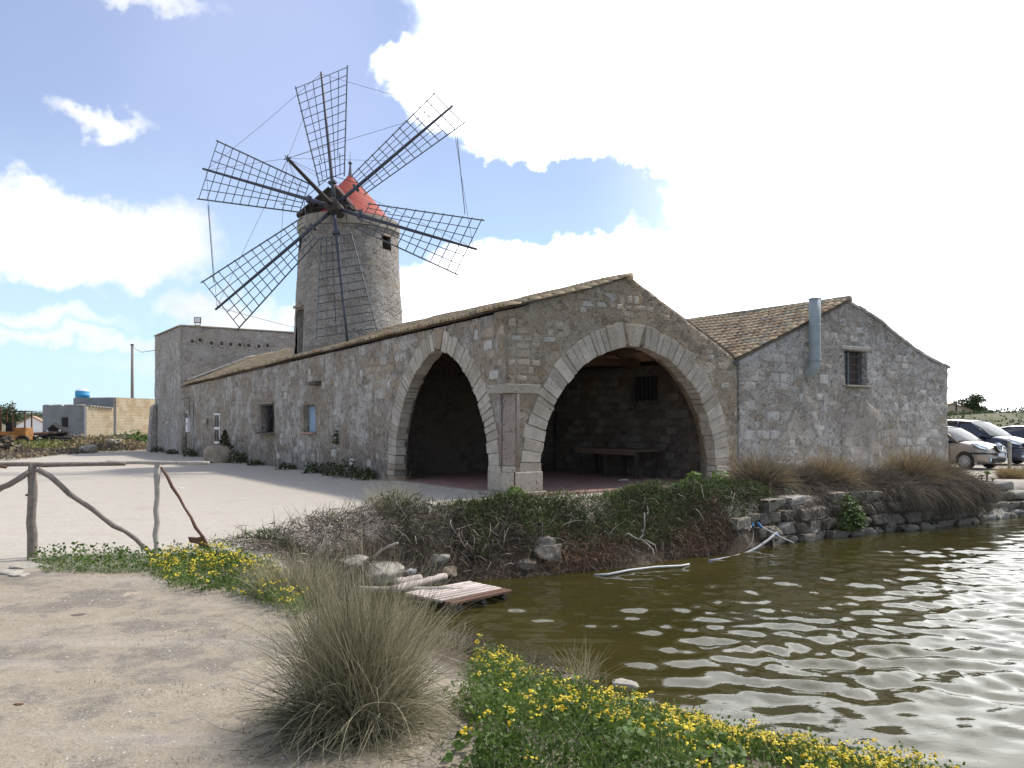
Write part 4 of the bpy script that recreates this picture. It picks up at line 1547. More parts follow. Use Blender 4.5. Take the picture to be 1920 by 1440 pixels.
MB().box((-2.25, 3.6, 1.85), (4.5, 0.3, 4.28)).build('front_wall', M['concrete'], outb)
MB().box((-2.25, 6.7, 3.95), (4.45, 6.0, 0.14)).build('flat_roof', M['concrete'], outb)
MB().box((-4.35, 6.7, 1.8), (0.3, 6.0, 4.2)).build('side_wall', M['concrete'], outb)
for i in range(8):
    MB().box((-0.12, 0.7 + i * .33, 3.17 - i * .02), (0.55, 0.26, 0.14), .1 * i).build('edge_stone', M['rock'], outb, bevel=.03)
q = at(154.5, 745, 79)
tk = thing('water_tank', 'round bright blue plastic water tank on the roof of the block shed', 'water tank', (q.x, 79.0, 4.02))
M['bluetank'] = simple('blue_plastic', (0.035, 0.27, 0.48), 0.4, var=0.1)
M['palecap'] = simple('pale_lid', (0.62, 0.70, 0.76), 0.5, var=0.1)
MB().lathe([(0, 0), (.60, 0), (.63, .05), (.63, .28), (.65, .30), (.63, .32), (.63, .66), (.58, .72), (.0, .74)], (0, 0, 0), 24).build('tank_body', M['bluetank'], tk, smooth=True)
MB().lathe([(.60, .70), (.57, .80), (.30, .88), (.28, .93), (0, .94)], (0, 0, 0), 24).build('lid', M['palecap'], tk, smooth=True)
q = at(248, 795, 88)
pl = thing('utility_pole', 'tall grey pole rising behind the block shed with one wire', 'utility pole', (q.x, 88, 0))
MB().tube([(0, 0, -.5), (0, 0, 5), (0, 0, 10.0)], [.19, .16, .12], 10).build('pole', M['greywood'], pl, smooth=True)
MB().box((0, 0, 9.98), (.28, .28, .14)).build('cap', M['iron'], pl)
e_ = at(296, 656, 50.0) - Vector((q.x, 88, 0))
MB().tube([Vector((0, 0, 9.75)), Vector((0, 0, 9.75)).lerp(e_, .5) - Vector((0, 0, .35)), e_], .02, 4).build('wire', M['wire'], pl)

# rusty yellow machine
M['yellow'] = simple('chipped_yellow_paint', (0.30, 0.13, 0.03), 0.75, var=0.8, scale=2.5, bump=0.3)
q = gnd(28, 839)
mc = thing('loader_machine', 'derelict rusty yellow loader with an open cab frame in the weeds', 'machine', (q.x, q.y, 0), 0.15)
kz = q.y / F
MB().box((0, 0, 0.78), (1.9, 1.3, 0.62)).build('chassis', M['yellow'], mc, bevel=.06)
MB().box((0.55, 0, 1.18), (0.8, 1.2, 0.36)).build('engine_cover', M['yellow'], mc, bevel=.06)
for x, y in ((-.75, -.55), (-.75, .55), (0.1, -.55), (.85, -.55), (.85, .55)):
    MB().box((x, y, 1.75), (.08, .08, 1.45)).build('cab_post', M['rust'], mc)
MB().box((0.05, 0, 2.45), (1.8, 1.25, .08)).build('cab_roof', M['darkwood'], mc)
MB().box((-0.2, -.1, 1.4), (0.5, .5, 0.7)).build('seat', M['darkvoid'], mc, bevel=.05)
MB().box((-1.05, -.3, 1.5), (.14, .16, 2.5)).box((-1.05, .3, 1.5), (.14, .16, 2.5)).build('mast', M['rust'], mc)
MB().tube([(-1.2, -.4, .25), (-1.9, -.5, .2)], .07, 6).build('fork_arm', M['rust'], mc)
for x in (-.65, .75):
    for y in (-.62, .62):
        w_ = MB().tube([(x, y - .12, .42), (x, y + .12, .42)], .42, 16).build('wheel', M['darkvoid'], mc)
        MB().tube([(x, y - .14, .42), (x, y + .14, .42)], .2, 12).build('rim', M['rust'], w_)
q = gnd(100, 835)
sc_ = thing('scrap_heap', 'dark heap of old beams and metal sheets before the grey shed front', 'scrap heap', (q.x, q.y, 0), 0.1)
r9 = random.Random(6)
for i in range(16):
    a = Vector((r9.uniform(-2.4, .6), r9.uniform(-.6, .6), r9.uniform(.15, .9)))
    b = a + Vector((r9.uniform(1.2, 2.6), r9.uniform(-.5, .5), r9.uniform(-.25, .5)))
    MB().tube([a, b], r9.uniform(.05, .10), 5).build('beam', M[r9.choice(['darkwood', 'rust', 'greywood', 'darkwood'])], sc_)
MB().prism([(-1.3, .3, .6), (-.2, .3, 1.55), (.9, .3, .85), (.8, .3, .4)], (0, .5, .2)).build('metal_sheet', M['darkvoid'], sc_)
for x in (-.55, .35):
    MB().box((x, .25, 1.05), (.14, .05, .24)).build('pale_tag', M['frame_white'], sc_)
q = at(60, 805, 120)
hut = thing('hut', 'small white gabled hut with a red tile roof far behind the yellow loader', 'hut', (q.x, 120, 0), 0.45)
MB().prism([(-2.3, 0, -1), (2.3, 0, -1), (2.3, 0, 1.2), (0, 0, 2.6), (-2.3, 0, 1.2)], (0, 7, 0)).build('wall', M['frame_white'], hut)
for s_ in (-1, 1):
    MB().prism([(s_ * 2.6, -.2, 1.05), (0, -.2, 2.65), (0, -.2, 2.8), (s_ * 2.6, -.2, 1.2)], (0, 7.4, 0)).build('roof', M['tile2'], hut)
# far house, tree and pole on the right
q = at(1806, 795, 118)
fh = thing('farmhouse', 'pale far-off farmhouse with a tiled roof on the rise beyond the cars', 'house', (q.x - 1.5, 118, 1.6), -0.25)
M['paleplaster'] = simple('pale_plaster', (0.52, 0.43, 0.33), 0.9, var=0.15, scale=1.0)
MB().prism([(-4, 0, -1), (3.4, 0, -1), (3.4, 0, 1.5), (0, 0, 2.9), (-4, 0, 1.7)], (0, 6, 0)).build('wall', M['paleplaster'], fh)
MB().prism([(3.7, -.2, 1.3), (0, -.2, 2.85), (0, -.2, 3.0), (3.7, -.2, 1.5)], (0, 6.4, 0)).build('roof', M['tile2'], fh)
MB().prism([(-4.2, -.2, 1.55), (0, -.2, 2.85), (0, -.2, 3.0), (-4.2, -.2, 1.75)], (0, 6.4, 0)).build('roof', M['tile2'], fh)
MB().box((1.8, -.04, .7), (.8, .06, 1.0)).build('window', M['darkvoid'], fh)
MB().box((-1.4, -.04, .7), (.8, .06, 1.0)).build('window', M['darkvoid'], fh)
MB().box((-.6, 2, 3.1), (.5, .5, .9)).build('chimney', M['paleplaster'], fh)
q = at(1793, 795, 112)
p2 = thing('utility_pole', 'thin dark pole standing before the far-off farmhouse', 'utility pole', (q.x, 112, 0.5))
MB().tube([(0, 0, 0), (0, 0, 4.2)], [.13, .10], 8).build('pole', M['darkwood'], p2)
MB().box((0, 0, 4.0), (.7, .08, .08)).build('crossarm', M['darkwood'], p2)

# ================================================================== VEGETATION HELPERS
V2 = np.random.default_rng(23)
M['strawgrass'] = tint_mat('dry_grass', [(0.0, (0.05, 0.055, 0.032)), (0.35, (0.15, 0.145, 0.085)), (0.7, (0.36, 0.32, 0.20)), (1.0, (0.54, 0.48, 0.34))], 0.7, 0.25)
M['redgrass'] = tint_mat('brown_grass', [(0.0, (0.085, 0.075, 0.07)), (0.4, (0.17, 0.145, 0.115)), (0.75, (0.36, 0.265, 0.13)), (1.0, (0.48, 0.39, 0.22))], 0.75, 0.2)
M['leafgreen'] = tint_mat('fresh_leaf', [(0.0, (0.05, 0.085, 0.018)), (0.5, (0.105, 0.175, 0.032)), (1.0, (0.19, 0.25, 0.07))], 0.5, 0.35, 0.3)
M['suaeda'] = tint_mat('shore_shrub_leaf', [(0.0, (0.04, 0.046, 0.02)), (0.4, (0.07, 0.092, 0.03)), (0.75, (0.115, 0.15, 0.04)), (1.0, (0.22, 0.20, 0.065))], 0.6, 0.15)
M['twig'] = tint_mat('dead_twig', [(0.0, (0.06, 0.046, 0.037)), (0.5, (0.135, 0.105, 0.083)), (0.85, (0.25, 0.20, 0.155)), (1.0, (0.42, 0.37, 0.31))], 0.85)
M['rusttwig'] = tint_mat('red_brown_twig', [(0.0, (0.09, 0.055, 0.035)), (0.6, (0.20, 0.12, 0.075)), (1.0, (0.36, 0.27, 0.19))], 0.85)
M['petal'] = tint_mat('yellow_flower', [(0.0, (0.55, 0.33, 0.01)), (0.5, (0.72, 0.55, 0.02)), (1.0, (0.80, 0.68, 0.05))], 0.5, 0.2)
M['farleaf'] = tint_mat('far_foliage', [(0.0, (0.035, 0.05, 0.025)), (0.6, (0.06, 0.085, 0.035)), (1.0, (0.10, 0.12, 0.05))], 0.7, 0.15)


def strips(base, d0, length, grav, width, nseg=5, curl=0.15, floor=None, kink=0.0):
    """curved tapering blades; returns verts and quads"""
    n = len(base)
    pos = base.copy()
    d = d0 / np.linalg.norm(d0, axis=1, keepdims=True)
    P_, Dn = [pos.copy()], [d.copy()]
    drift = V2.normal(size=(n, 3)) * np.atleast_1d(curl)[..., None]
    for k in range(nseg):
        d = d + np.c_[np.zeros(n), np.zeros(n), -np.broadcast_to(grav, n) / nseg] + drift / nseg
        if kink:
            d = d + V2.normal(size=(n, 3)) * (V2.random((n, 1)) < kink) * .9
        d /= np.linalg.norm(d, axis=1, keepdims=True)
        pos = pos + d * (np.broadcast_to(length, n) / nseg)[:, None]
        if floor is not None:
            pos[:, 2] = np.maximum(pos[:, 2], floor)
        P_.append(pos.copy())
        Dn.append(d.copy())
    vs = []
    rnd = V2.normal(size=(n, 3))
    for k in range(nseg + 1):
        sdv = np.cross(Dn[k], rnd)
        sdv /= np.linalg.norm(sdv, axis=1, keepdims=True) + 1e-9
        wv = np.broadcast_to(width, n) * (1 - 0.85 * (k / nseg) ** 1.5) / 2
        vs.append(P_[k] - sdv * wv[:, None])
        vs.append(P_[k] + sdv * wv[:, None])
    m_ = 2 * (nseg + 1)
    V_arr = np.stack(vs, 1).reshape(-1, 3)
    b = (np.arange(n) * m_)[:, None]
    q = np.concatenate([np.stack([b[:, 0] + 2 * k, b[:, 0] + 2 * k + 1, b[:, 0] + 2 * k + 3, b[:, 0] + 2 * k + 2], 1) for k in range(nseg)])
    return V_arr, q, m_


def leaves(pos, size, up=0.5, aspect=0.45):
    """folded leaf-sized faces at POS with random directions"""
    n = len(pos)
    d = V2.normal(size=(n, 3))
    d[:, 2] = np.abs(d[:, 2]) * up + up * 0.3
    d /= np.linalg.norm(d, axis=1, keepdims=True)
    s = np.cross(d, V2.normal(size=(n, 3)))
    s /= np.linalg.norm(s, axis=1, keepdims=True)
    u = np.cross(s, d)
    L_ = np.broadcast_to(size, n)[:, None]
    v = np.stack([pos, pos + d * L_ * .5 + s * L_ * aspect + u * L_ * .12, pos + d * L_, pos + d * L_ * .5 - s * L_ * aspect + u * L_ * .12], 1).reshape(-1, 3)
    b = np.arange(n) * 4
    return v, np.stack([b, b + 1, b + 2, b + 3], 1), 4


def merge(lst):
    vs, fs, ts, o = [], {}, [], 0
    for v, f, t in lst:
        vs.append(v)
        fs.setdefault(f.shape[1], []).append(f + o)
        ts.append(t)
        o += len(v)
    return np.concatenate(vs), [np.concatenate(x) for x in fs.values()], np.concatenate(ts)


def rand_disk(n, r):
    a = V2.random(n) * 2 * PI
    q = np.sqrt(V2.random(n)) * r
    return np.c_[q * np.cos(a), q * np.sin(a)]


def tussock(name, x, y, z, r, h, n, mat, label, group=None, grav=1.1, spread=0.9, width=0.004, lean=(0, 0), tint=(0.0, 1.0), nseg=5, long_tail=0.15, cat='grass tussock'):
    th = thing(name, label, cat, (x, y, z), 0, group)
    b2 = rand_disk(n, r)
    base = np.c_[b2, np.full(n, -0.03)]
    dirs = np.c_[b2 / r * spread + V2.normal(size=(n, 2)) * 0.28 * spread + np.array(lean), np.full(n, 1.0)]
    ln = h * V2.uniform(0.55, 1.12, n)
    ln[V2.random(n) < long_tail] *= 1.25
    g = grav * V2.uniform(0.5, 1.5, n)
    v, q, m_ = strips(base, dirs, ln, g, width, nseg, 0.35)
    t = np.clip(V2.normal((tint[0] + tint[1]) / 2, (tint[1] - tint[0]) / 2.4, n), 0, 1)
    o = np_mesh('blades', v, q, mat, th, np.repeat(t, m_))
    return th


# ---- the big tussock on the path
tz = lz(-0.86, 4.42)
big = thing('grass_tussock', 'big wiry grey-green grass tussock in front on the path edge', 'grass tussock', (-0.82, 4.42, tz))
big.scale = (.86, .86, 1.0)
lst = []
nc_ = 60                                             # blades stand in wisps
wb_a = rand_disk(nc_, 0.21)
wl_ = np.clip(V2.normal(.84, .14, nc_), .5, 1.05)
wt_ = V2.normal(.53, .17, nc_) + .55 * wb_a[:, 0] / .21 * .5
wd_ = wb_a / .21 * .30 + V2.normal(0, .12, (nc_, 2)) + np.array([.02, 0])
n = 4400
k = V2.integers(0, nc_, n)
b2 = wb_a[k] + V2.normal(0, .03, (n, 2))
dirs = np.c_[wd_[k] + V2.normal(0, .11, (n, 2)), np.full(n, 1.0)]
v, q, m_ = strips(np.c_[b2, np.full(n, -.02)], dirs, wl_[k] * V2.uniform(.62, 1.12, n), np.abs(V2.normal(.12, .30, n)), V2.uniform(.002, .0055, n), 6, .38, kink=.07)
lst.append((v, q, np.repeat(np.clip(wt_[k] + V2.normal(0, .16, n), 0, 1), m_)))
n = 2300                                             # lower, darker skirt
b2 = rand_disk(n, 0.22)
dirs = np.c_[b2 / .22 * .85 + V2.normal(size=(n, 2)) * .35 + np.array([-.12, -.05]), np.full(n, .65)]
v, q, m_ = strips(np.c_[b2, np.full(n, -.02)], dirs, V2.uniform(.25, .70, n), V2.uniform(.3, 1.1, n), V2.uniform(.002, .005, n), 6, .5, floor=0.005, kink=.08)
lst.append((v, q, np.repeat(np.clip(V2.normal(.22, .17, n) + .3 * b2[:, 0] / .22, 0, 1), m_)))
n = 520                                              # curled dry blades
b2 = rand_disk(n, 0.22)
dirs = np.c_[b2 / .22 * .6 + V2.normal(size=(n, 2)) * .3 + np.array([.1, -.1]), np.full(n, .9)]
v, q, m_ = strips(np.c_[b2, np.full(n, .05)], dirs, V2.uniform(.45, .95, n), V2.uniform(1.2, 3.8, n), V2.uniform(.003, .006, n), 10, 1.2, floor=0.01, kink=.05)
lst.append((v, q, np.repeat(np.clip(V2.normal(.75, .15, n), 0, 1), m_)))
V_, Q_, T_ = merge(lst)
np_mesh('blades', V_, Q_, M['strawgrass'], big, T_)

n = 900
b2 = rand_disk(n, .62)
v, q, m_ = strips(np.c_[b2 + np.array([-.80, 4.40]), land_z(b2 + np.array([-.80, 4.40])) + .004], np.c_[V2.normal(size=(n, 2)), np.abs(V2.normal(0, .12, n))], V2.uniform(.05, .28, n), .12, .0035, 4, .5)
o = np_mesh('straw_litter', v, q, M['strawgrass'], None, np.repeat(np.clip(V2.normal(.5, .22, n), 0, 1), m_))
tag(o, 'dead straw lying on the earth round the big tussock', 'litter', kind='stuff')
tussock('grass_tussock', -2.05, 7.75, lz(-2.05, 7.75) - .02, .26, .50, 1500, M['strawgrass'], 'pale dry grass tussock among yellow flowers behind the big one', spread=.42, grav=.5,
        width=.0045, tint=(.25, 1.0))
for x_, y_, r_, h_, n_, lb in ((-1.72, 8.2, .20, .34, 380, 'thin straw grass clump between the pale tussock and the raft'), (-1.15, 8.15, .20, .28, 320, 'straw grass clump on the shore right before the raft'),
                              (-.62, 7.75, .18, .26, 280, 'short straw grass clump by the water beside the raft corner')):
    tussock('grass_tussock', x_, y_, lz(x_, y_) - .02, r_, h_, n_, M['strawgrass'], lb, spread=.5, grav=.5, width=.0042, tint=(.2, 1.0))
tussock('grass_tussock', -2.10, 14.9, lz(-2.1, 14.9), .28, .62, 900, M['strawgrass'], 'straw-coloured grass tuft on the bank crest before the narrow arch', spread=.55, grav=.6, width=.006, tint=(.45, 1.0))
tussock('grass_tussock', 2.95, 17.15, lz(2.95, 17.15) - .02, .22, .5, 800, M['strawgrass'], 'olive grass tuft on the bank in front of the wide arch', spread=.8, grav=1.0, width=.006, tint=(.1, .8))
tus = [  # px, Y, r, h, blades, tint
    (1422, 19.3, .36, 1.08, 2300, (.05, .85), 'brown drooping grass tussock at the joint of the two buildings'),
    (1497, 19.9, .28, .82, 1300, (.0, .55), 'grey-brown grass tussock below the flue'),
    (1550, 20.3, .34, 1.02, 1800, (.3, 1.0), 'golden grass tussock below the barred gable window'),
    (1612, 20.7, .24, .70, 900, (.0, .5), 'small dull grass tussock against the walled-up doorway'),
    (1655, 20.7, .30, .62, 1300, (.0, .4), 'grey matted grass tussock hanging over the quay'),
    (1706, 21.4, .38, 1.06, 2400, (.25, 1.0), 'large golden-topped grass tussock hanging to the water'),
    (1752, 21.8, .34, .92, 1700, (.05, .8), 'shaggy grass tussock hanging below the house corner'),
    (1790, 21.9, .28, .55, 1000, (.0, .45), 'last grey grass tussock on the quay towards the cars'),
    (1893, 24.6, .34, .50, 1000, (.6, 1.0), 'reddish grass tussock before the silver car'),
    (1928, 24.8, .3, .5, 600, (.2, .8), 'brown grass tussock at the very end of the quay')]
for px, Y_, r, h, n, tt, lab in tus:
    x = (px - 960) / F * Y_
    z = min(0.0, lz(x, Y_)) - .02
    n = int(n * 1.8)
    th = tussock('grass_tussock', x, Y_, z, r * .62, h * .92, n, M['redgrass'] if tt[1] < .9 or px > 1880 else M['redgrass'], lab, 'grass tussocks along the quay', grav=.95, spread=.50, width=.010,
                 lean=(.05, -.12), tint=tt, nseg=6)
    # matted tail hanging over the edge of the quay
    if px < 1850:
        n2 = int(n * (1.2 if px > 1600 else .9))
        b2 = rand_disk(n2, r * 1.15)
        b2[:, 1] -= .35
        dirs = np.c_[V2.normal(.1, .42, n2) + b2[:, 0] / r * .35, -np.abs(V2.normal(.85, .35, n2)), np.full(n2, .40)]
        v, q, m_ = strips(np.c_[b2, np.full(n2, .02)], dirs, V2.uniform(.7, 1.5, n2) * (0.80 if px > 1600 else .66) * (.8 + .3 * h), V2.uniform(1.0, 2.6, n2), .010, 7, .5)
        t = np.clip(V2.normal(.28, .2, n2) + (.45 if px in (1706, 1762) else 0) * (V2.random(n2) < .12), 0, 1)
        np_mesh('hanging_blades', v, q, M['redgrass'], th, np.repeat(t, m_))

# ---- scrub on the bank
crest = np.array([(-3.15, 10.3), (-2.85, 11.2), (-2.6, 12.3), (-2.05, 13.6), (-1.1, 14.35), (.2, 14.75), (1.2, 15.25), (2.2, 16.0), (3.3, 16.8), (4.35, 17.6), (5.1, 18.3)])


def along(poly, n, w, rs):
    seg = np.linalg.norm(np.diff(poly, axis=0), axis=1)
    cum = np.r_[0, np.cumsum(seg)]
    t = rs.random(n) * cum[-1]
    i = np.clip(np.searchsorted(cum, t) - 1, 0, len(seg) - 1)
    f = (t - cum[i]) / seg[i]
    p = poly[i] + (poly[i + 1] - poly[i]) * f[:, None]
    nrm = (poly[i + 1] - poly[i])[:, ::-1] * np.array([-1, 1]) / seg[i][:, None]   # towards the land
    return p, nrm, t / cum[-1]


# dead twigs
n = 27000
p, nr_, tt = along(crest, n, 1, V2)
off = V2.normal(-.40, .50, n)
pos = p + nr_ * off[:, None]
keep = (shore_sd(pos)[0] > -.05) & (V2.random(n) < np.where(tt < .5, 1.0, .55))
pos, off, tt = pos[keep], off[keep], tt[keep]
n = len(pos)
z = land_z(pos)
mound = np.clip(.30 - np.abs(off + .1) * .25, 0, .3) * (0.75 + .9 * (vnoise(pos * 1.1, 61) + .5)) * np.where(tt < .12, .6, 1.0)
base = np.c_[pos, z + mound * V2.random(n) * .9]
d0 = V2.normal(size=(n, 3))
d0[:, 2] = np.abs(d0[:, 2]) * .9 + .15
d0[:, :2] += np.array([.25, -.5])
v, q, m_ = strips(base, d0, V2.uniform(.12, .42, n), V2.uniform(.3, 2.0, n), V2.uniform(.005, .010, n), 4, 1.0)
t = np.clip(V2.normal(.36, .2, n) + (V2.random(n) < .06) * .5, 0, 1)
o = np_mesh('bank_scrub', v, q, M['twig'], None, np.repeat(t, m_))
tag(o, 'tangle of dead grey-brown twigs on the pond bank', 'scrub', kind='stuff')
n = 900
p, nr_, tt = along(crest, n, 1, V2)
off = V2.normal(-.55, .42, n)
pos = p + nr_ * off[:, None]
k_ = (shore_sd(pos)[0] > .0) & (V2.random(n) < np.where(tt < .5, 1, .5))
pos = pos[k_]
n = len(pos)
d0 = V2.normal(size=(n, 3)) + np.array([.2, -.8, .3])
v, q, m_ = strips(np.c_[pos, land_z(pos) + .10 + .22 * V2.random(n)], d0, V2.uniform(.2, .6, n), V2.uniform(.3, 2.6, n), V2.uniform(.009, .016, n), 7, 1.6)
o = np_mesh('bare_roots', v, q, M['twig'], None, np.repeat(np.clip(V2.normal(.85, .15, n), 0, 1), m_))
tag(o, 'pale bare curling stems among the dead scrub of the bank', 'roots', kind='stuff')
# green fleshy tops
n = 72000
p, nr_, tt = along(crest, n, 1, V2)
off = V2.normal(-.35, .50, n)
pos = p + nr_ * off[:, None]
msk = vnoise(pos * 1.3, 71) + .5
keep = (shore_sd(pos)[0] > .12) & (V2.random(n) < np.where(tt < .40, .14, 1.1) * np.clip((msk - .20) * 2.6, .12, 1))
pos, off, tt = pos[keep], off[keep], tt[keep]
n = len(pos)
hgt = np.clip(.36 - np.abs(off + .1) * .28, 0.03, .36) * (0.75 + .9 * (vnoise(pos * 1.1, 61) + .5)) * np.where(tt < .12, .6, 1.0)
base = np.c_[pos, land_z(pos) + hgt * (0.35 + .65 * V2.random(n))]
lst = []
d0 = V2.normal(size=(n, 3)) * .6
d0[:, 2] = np.abs(d0[:, 2]) + .5
v, q, m_ = strips(base, d0, V2.uniform(.05, .16, n), V2.uniform(0, 1.0, n), V2.uniform(.010, .022, n), 2, .5)
gt = np.clip(.42 + .35 * vnoise(pos * 2.1, 81) + V2.normal(0, .16, n) + .25 * (off > .0), 0, 1)
lst.append((v, q, np.repeat(gt, m_)))
V_, Q_, T_ = merge(lst)
o = np_mesh('bank_shrubbery', V_, Q_, M['suaeda'], None, T_)
tag(o, 'dark green low seashore shrubs covering the bank in front of the arches', 'shrubs', kind='stuff')
# rusty brown dry plants at the water line
n = 14000
wl = np.array([(-.9, 13.15), (.35, 13.65), (1.27, 14.15), (2.28, 14.75), (3.3, 15.55), (4.3, 16.2)])
p, nr_, tt = along(wl, n, 1, V2)
off = np.abs(V2.normal(0.02, .30, n))
pos = p + nr_ * off[:, None]
ms = vnoise(np.c_[tt * 9, off], 66) + .5
keep = V2.random(n) < np.clip((ms - .3) * 3, .08, 1)
pos = pos[keep]
n = len(pos)
d0 = V2.normal(size=(n, 3))
d0[:, 2] = np.abs(d0[:, 2]) * .7
d0[:, 1] -= .5
v, q, m_ = strips(np.c_[pos, np.maximum(land_z(pos), -.9) + .22 * V2.random(n)], d0, V2.uniform(.08, .30, n), V2.uniform(.5, 2.2, n), V2.uniform(.005, .010, n), 4, 1.0)
o = np_mesh('dry_undergrowth', v, q, M['rusttwig'], None, np.repeat(np.clip(V2.normal(.5, .25, n), 0, 1), m_))
tag(o, 'red-brown dead plants trailing at the waterline of the bank', 'undergrowth', kind='stuff')


n = 9000
qc = np.array([(4.6, 16.9), (5.9, 18.0), (7.15, 18.95), (9.4, 20.1), (11.4, 21.4), (12.9, 22.6)])
p, nr_, tt = along(qc, n, 1, V2)
pos = p + nr_ * V2.normal(.0, .22, n)[:, None]
k_ = V2.random(n) < np.clip((vnoise(np.c_[tt * 11, tt * 0], 17) + .5 - .32) * 3, .10, 1)
pos = pos[k_]
n = len(pos)
d0 = np.c_[V2.normal(.1, .5, n), -np.abs(V2.normal(.7, .4, n)), V2.normal(.1, .5, n)]
v, q, m_ = strips(np.c_[pos, -.12 - .45 * V2.random(n) ** 1.5], d0, V2.uniform(.15, .6, n), V2.uniform(.8, 2.8, n), V2.uniform(.006, .013, n), 5, .9)
o = np_mesh('hanging_undergrowth', v, q, M['twig'], None, np.repeat(np.clip(V2.normal(.30, .2, n), 0, 1), m_))
tag(o, 'dead creeping stems hanging over the quay stones', 'undergrowth', kind='stuff')
# ---- flowering ground cover
def flowers(name, label, pts_fn, n_st, hmin, hmax, head, dense_leaf, nhead=5, leaf=.035, rs=V2, hscale=1.0):
    pos = pts_fn(n_st)
    n = len(pos)
    z = land_z(pos)
    base = np.c_[pos, z - .01]
    cl = np.clip(.5 + 1.25 * vnoise(pos * 2.3, 301) + .5 * vnoise(pos * 6.0, 302), 0, 1)
    L_ = (hmin + (hmax - hmin) * cl) * rs.uniform(.55, 1.25, n)
    d0 = np.c_[rs.normal(0, .22, (n, 2)), np.ones(n)]
    lst = []
    v, q, m_ = strips(base, d0, L_, rs.uniform(0, .3, n), .005, 3, .25)
    lst.append((v, q, np.repeat(rs.uniform(.3, .8, n), m_)))
    # leaves up the stems
    k = dense_leaf
    f = rs.random((n, k)) ** .8
    tip = v.reshape(n, m_, 3)[:, -1]
    lp = base[:, None] + (tip - base)[:, None] * f[..., None] + rs.normal(0, .035, (n, k, 3))
    lp = lp.reshape(-1, 3)
    ct = np.repeat(.7 * vnoise(pos * 3.1, 303), k)
    v2, q2, m2 = leaves(lp, rs.uniform(.5, 1.3, len(lp)) * leaf, .7, .36)
    lst.append((v2, q2, np.repeat(np.clip(rs.normal(.42, .22, len(lp)) + ct, 0, 1), m2)))
    V_, Q_, T_ = merge(lst)
    o = np_mesh(name, V_, Q_, M['leafgreen'], None, T_)
    tag(o, label, 'ground cover', kind='stuff')
    # flower heads: small domed discs in flat clusters
    fl_ = rs.random(n) < head * np.clip(2.2 * (cl - .28) + 1.6 * vnoise(pos * .9, 305), 0, 1.5) * np.where(pos[:, 1] < 4.3, .25, 1.0)
    tp = tip[fl_]
    c = np.repeat(tp, nhead, 0) + rs.normal(0, .016, (len(tp) * nhead, 3)) * np.array([1, 1, .45])
    m3 = len(c)
    a = np.linspace(0, 2 * PI, 7)[:-1]
    nrm = rs.normal(0, .45, (m3, 3)) + np.array([0, -.15, 1.0])
    nrm /= np.linalg.norm(nrm, axis=1, keepdims=True)
    s1 = np.cross(nrm, np.array([1.0, .2, .1]))
    s1 /= np.linalg.norm(s1, axis=1, keepdims=True)
    s2 = np.cross(nrm, s1)
    R_ = rs.uniform(.006, .0105, m3)[:, None] * hscale
    ring = [c + R_ * (math.cos(x) * s1 + math.sin(x) * s2) * (1.0 if i % 2 else .72) for i, x in enumerate(a)]
    vv = np.stack(ring + [c + nrm * R_ * .45], 1).reshape(-1, 3)
    b = np.arange(m3) * 7
    tris = np.concatenate([np.stack([b + i, b + (i + 1) % 6, b + 6], 1) for i in range(6)])
    o = np_mesh('yellow_blossom', vv, tris, M['petal'], None, np.repeat(rs.uniform(.1, 1, m3), 7))
    tag(o, 'yellow flower clusters of the ' + label, 'flowers', kind='stuff')


def patch_near(n):
    out = []
    while sum(len(o) for o in out) < n:
        q = np.c_[V2.uniform(-.45, 2.9, 4 * n), V2.uniform(3.2, 9.4, 4 * n)]
        d, bw = shore_sd(q)
        ok = (d > 0.22 + .3 * vnoise(q * 2, 3)) & (d < 3.6 + 3.0 * np.clip(5.6 - q[:, 1], 0, 1) + .5 * vnoise(q * 1.4, 9)) & (q[:, 1] > 3.5)
        # bare earth between the tussock and the flowers
        ok &= np.hypot((q[:, 0] + .80) / .55, (q[:, 1] - 4.42) / .5) > 1.0
        ok &= (q[:, 0] > -.30 - .13 * (q[:, 1] - 4.2)) & ((vnoise(q * 1.5, 15) + .5) > .30 - .1 * (d < 1.5)) & (q[:, 0] > -.22 + .12 * np.sin(q[:, 1] * 5))
        ok &= ~((q[:, 1] > 6.2) & (d < .45) & (V2.random(len(q)) < .6))
        out.append(q[ok])
    return np.concatenate(out)[:n]


flowers('flower_patch', 'leafy green patch on the near shore by the big tussock', lambda n: patch_near(n), 3500, .04, .24, .46, 12, 8, .027, hscale=1.15)
px_p = np.array([(270, 1080), (330, 1052), (420, 1048), (500, 1060), (575, 1085), (590, 1140), (560, 1168), (500, 1145), (420, 1115), (330, 1112)], float)


def patch_mid(n):
    poly = np.array([tuple(gnd(x, y, -.02))[:2] for x, y in px_p])
    q = np.c_[V2.uniform(poly[:, 0].min(), poly[:, 0].max(), 6 * n), V2.uniform(poly[:, 1].min(), poly[:, 1].max(), 6 * n)]
    return q[pip(q, poly)][:n]


flowers('flower_patch', 'low green patch between the fence and the pale tussock', lambda n: patch_mid(n), 1300, .05, .22, .30, 10, 6, .028, hscale=1.3)


def grass_cover(name, label, pts, h, w_, mat, tint, kind='stuff'):
    n = len(pts)
    d0 = np.c_[V2.normal(0, .45, (n, 2)), np.ones(n)]
    v, q, m_ = strips(np.c_[pts, land_z(pts) - .01], d0, V2.uniform(.5, 1.2, n) * h, V2.uniform(.2, 1.4, n), w_, 3, .3)
    o = np_mesh(name, v, q, mat, None, np.repeat(np.clip(V2.normal(tint, .2, n), 0, 1), m_))
    tag(o, label, 'grass', kind=kind)


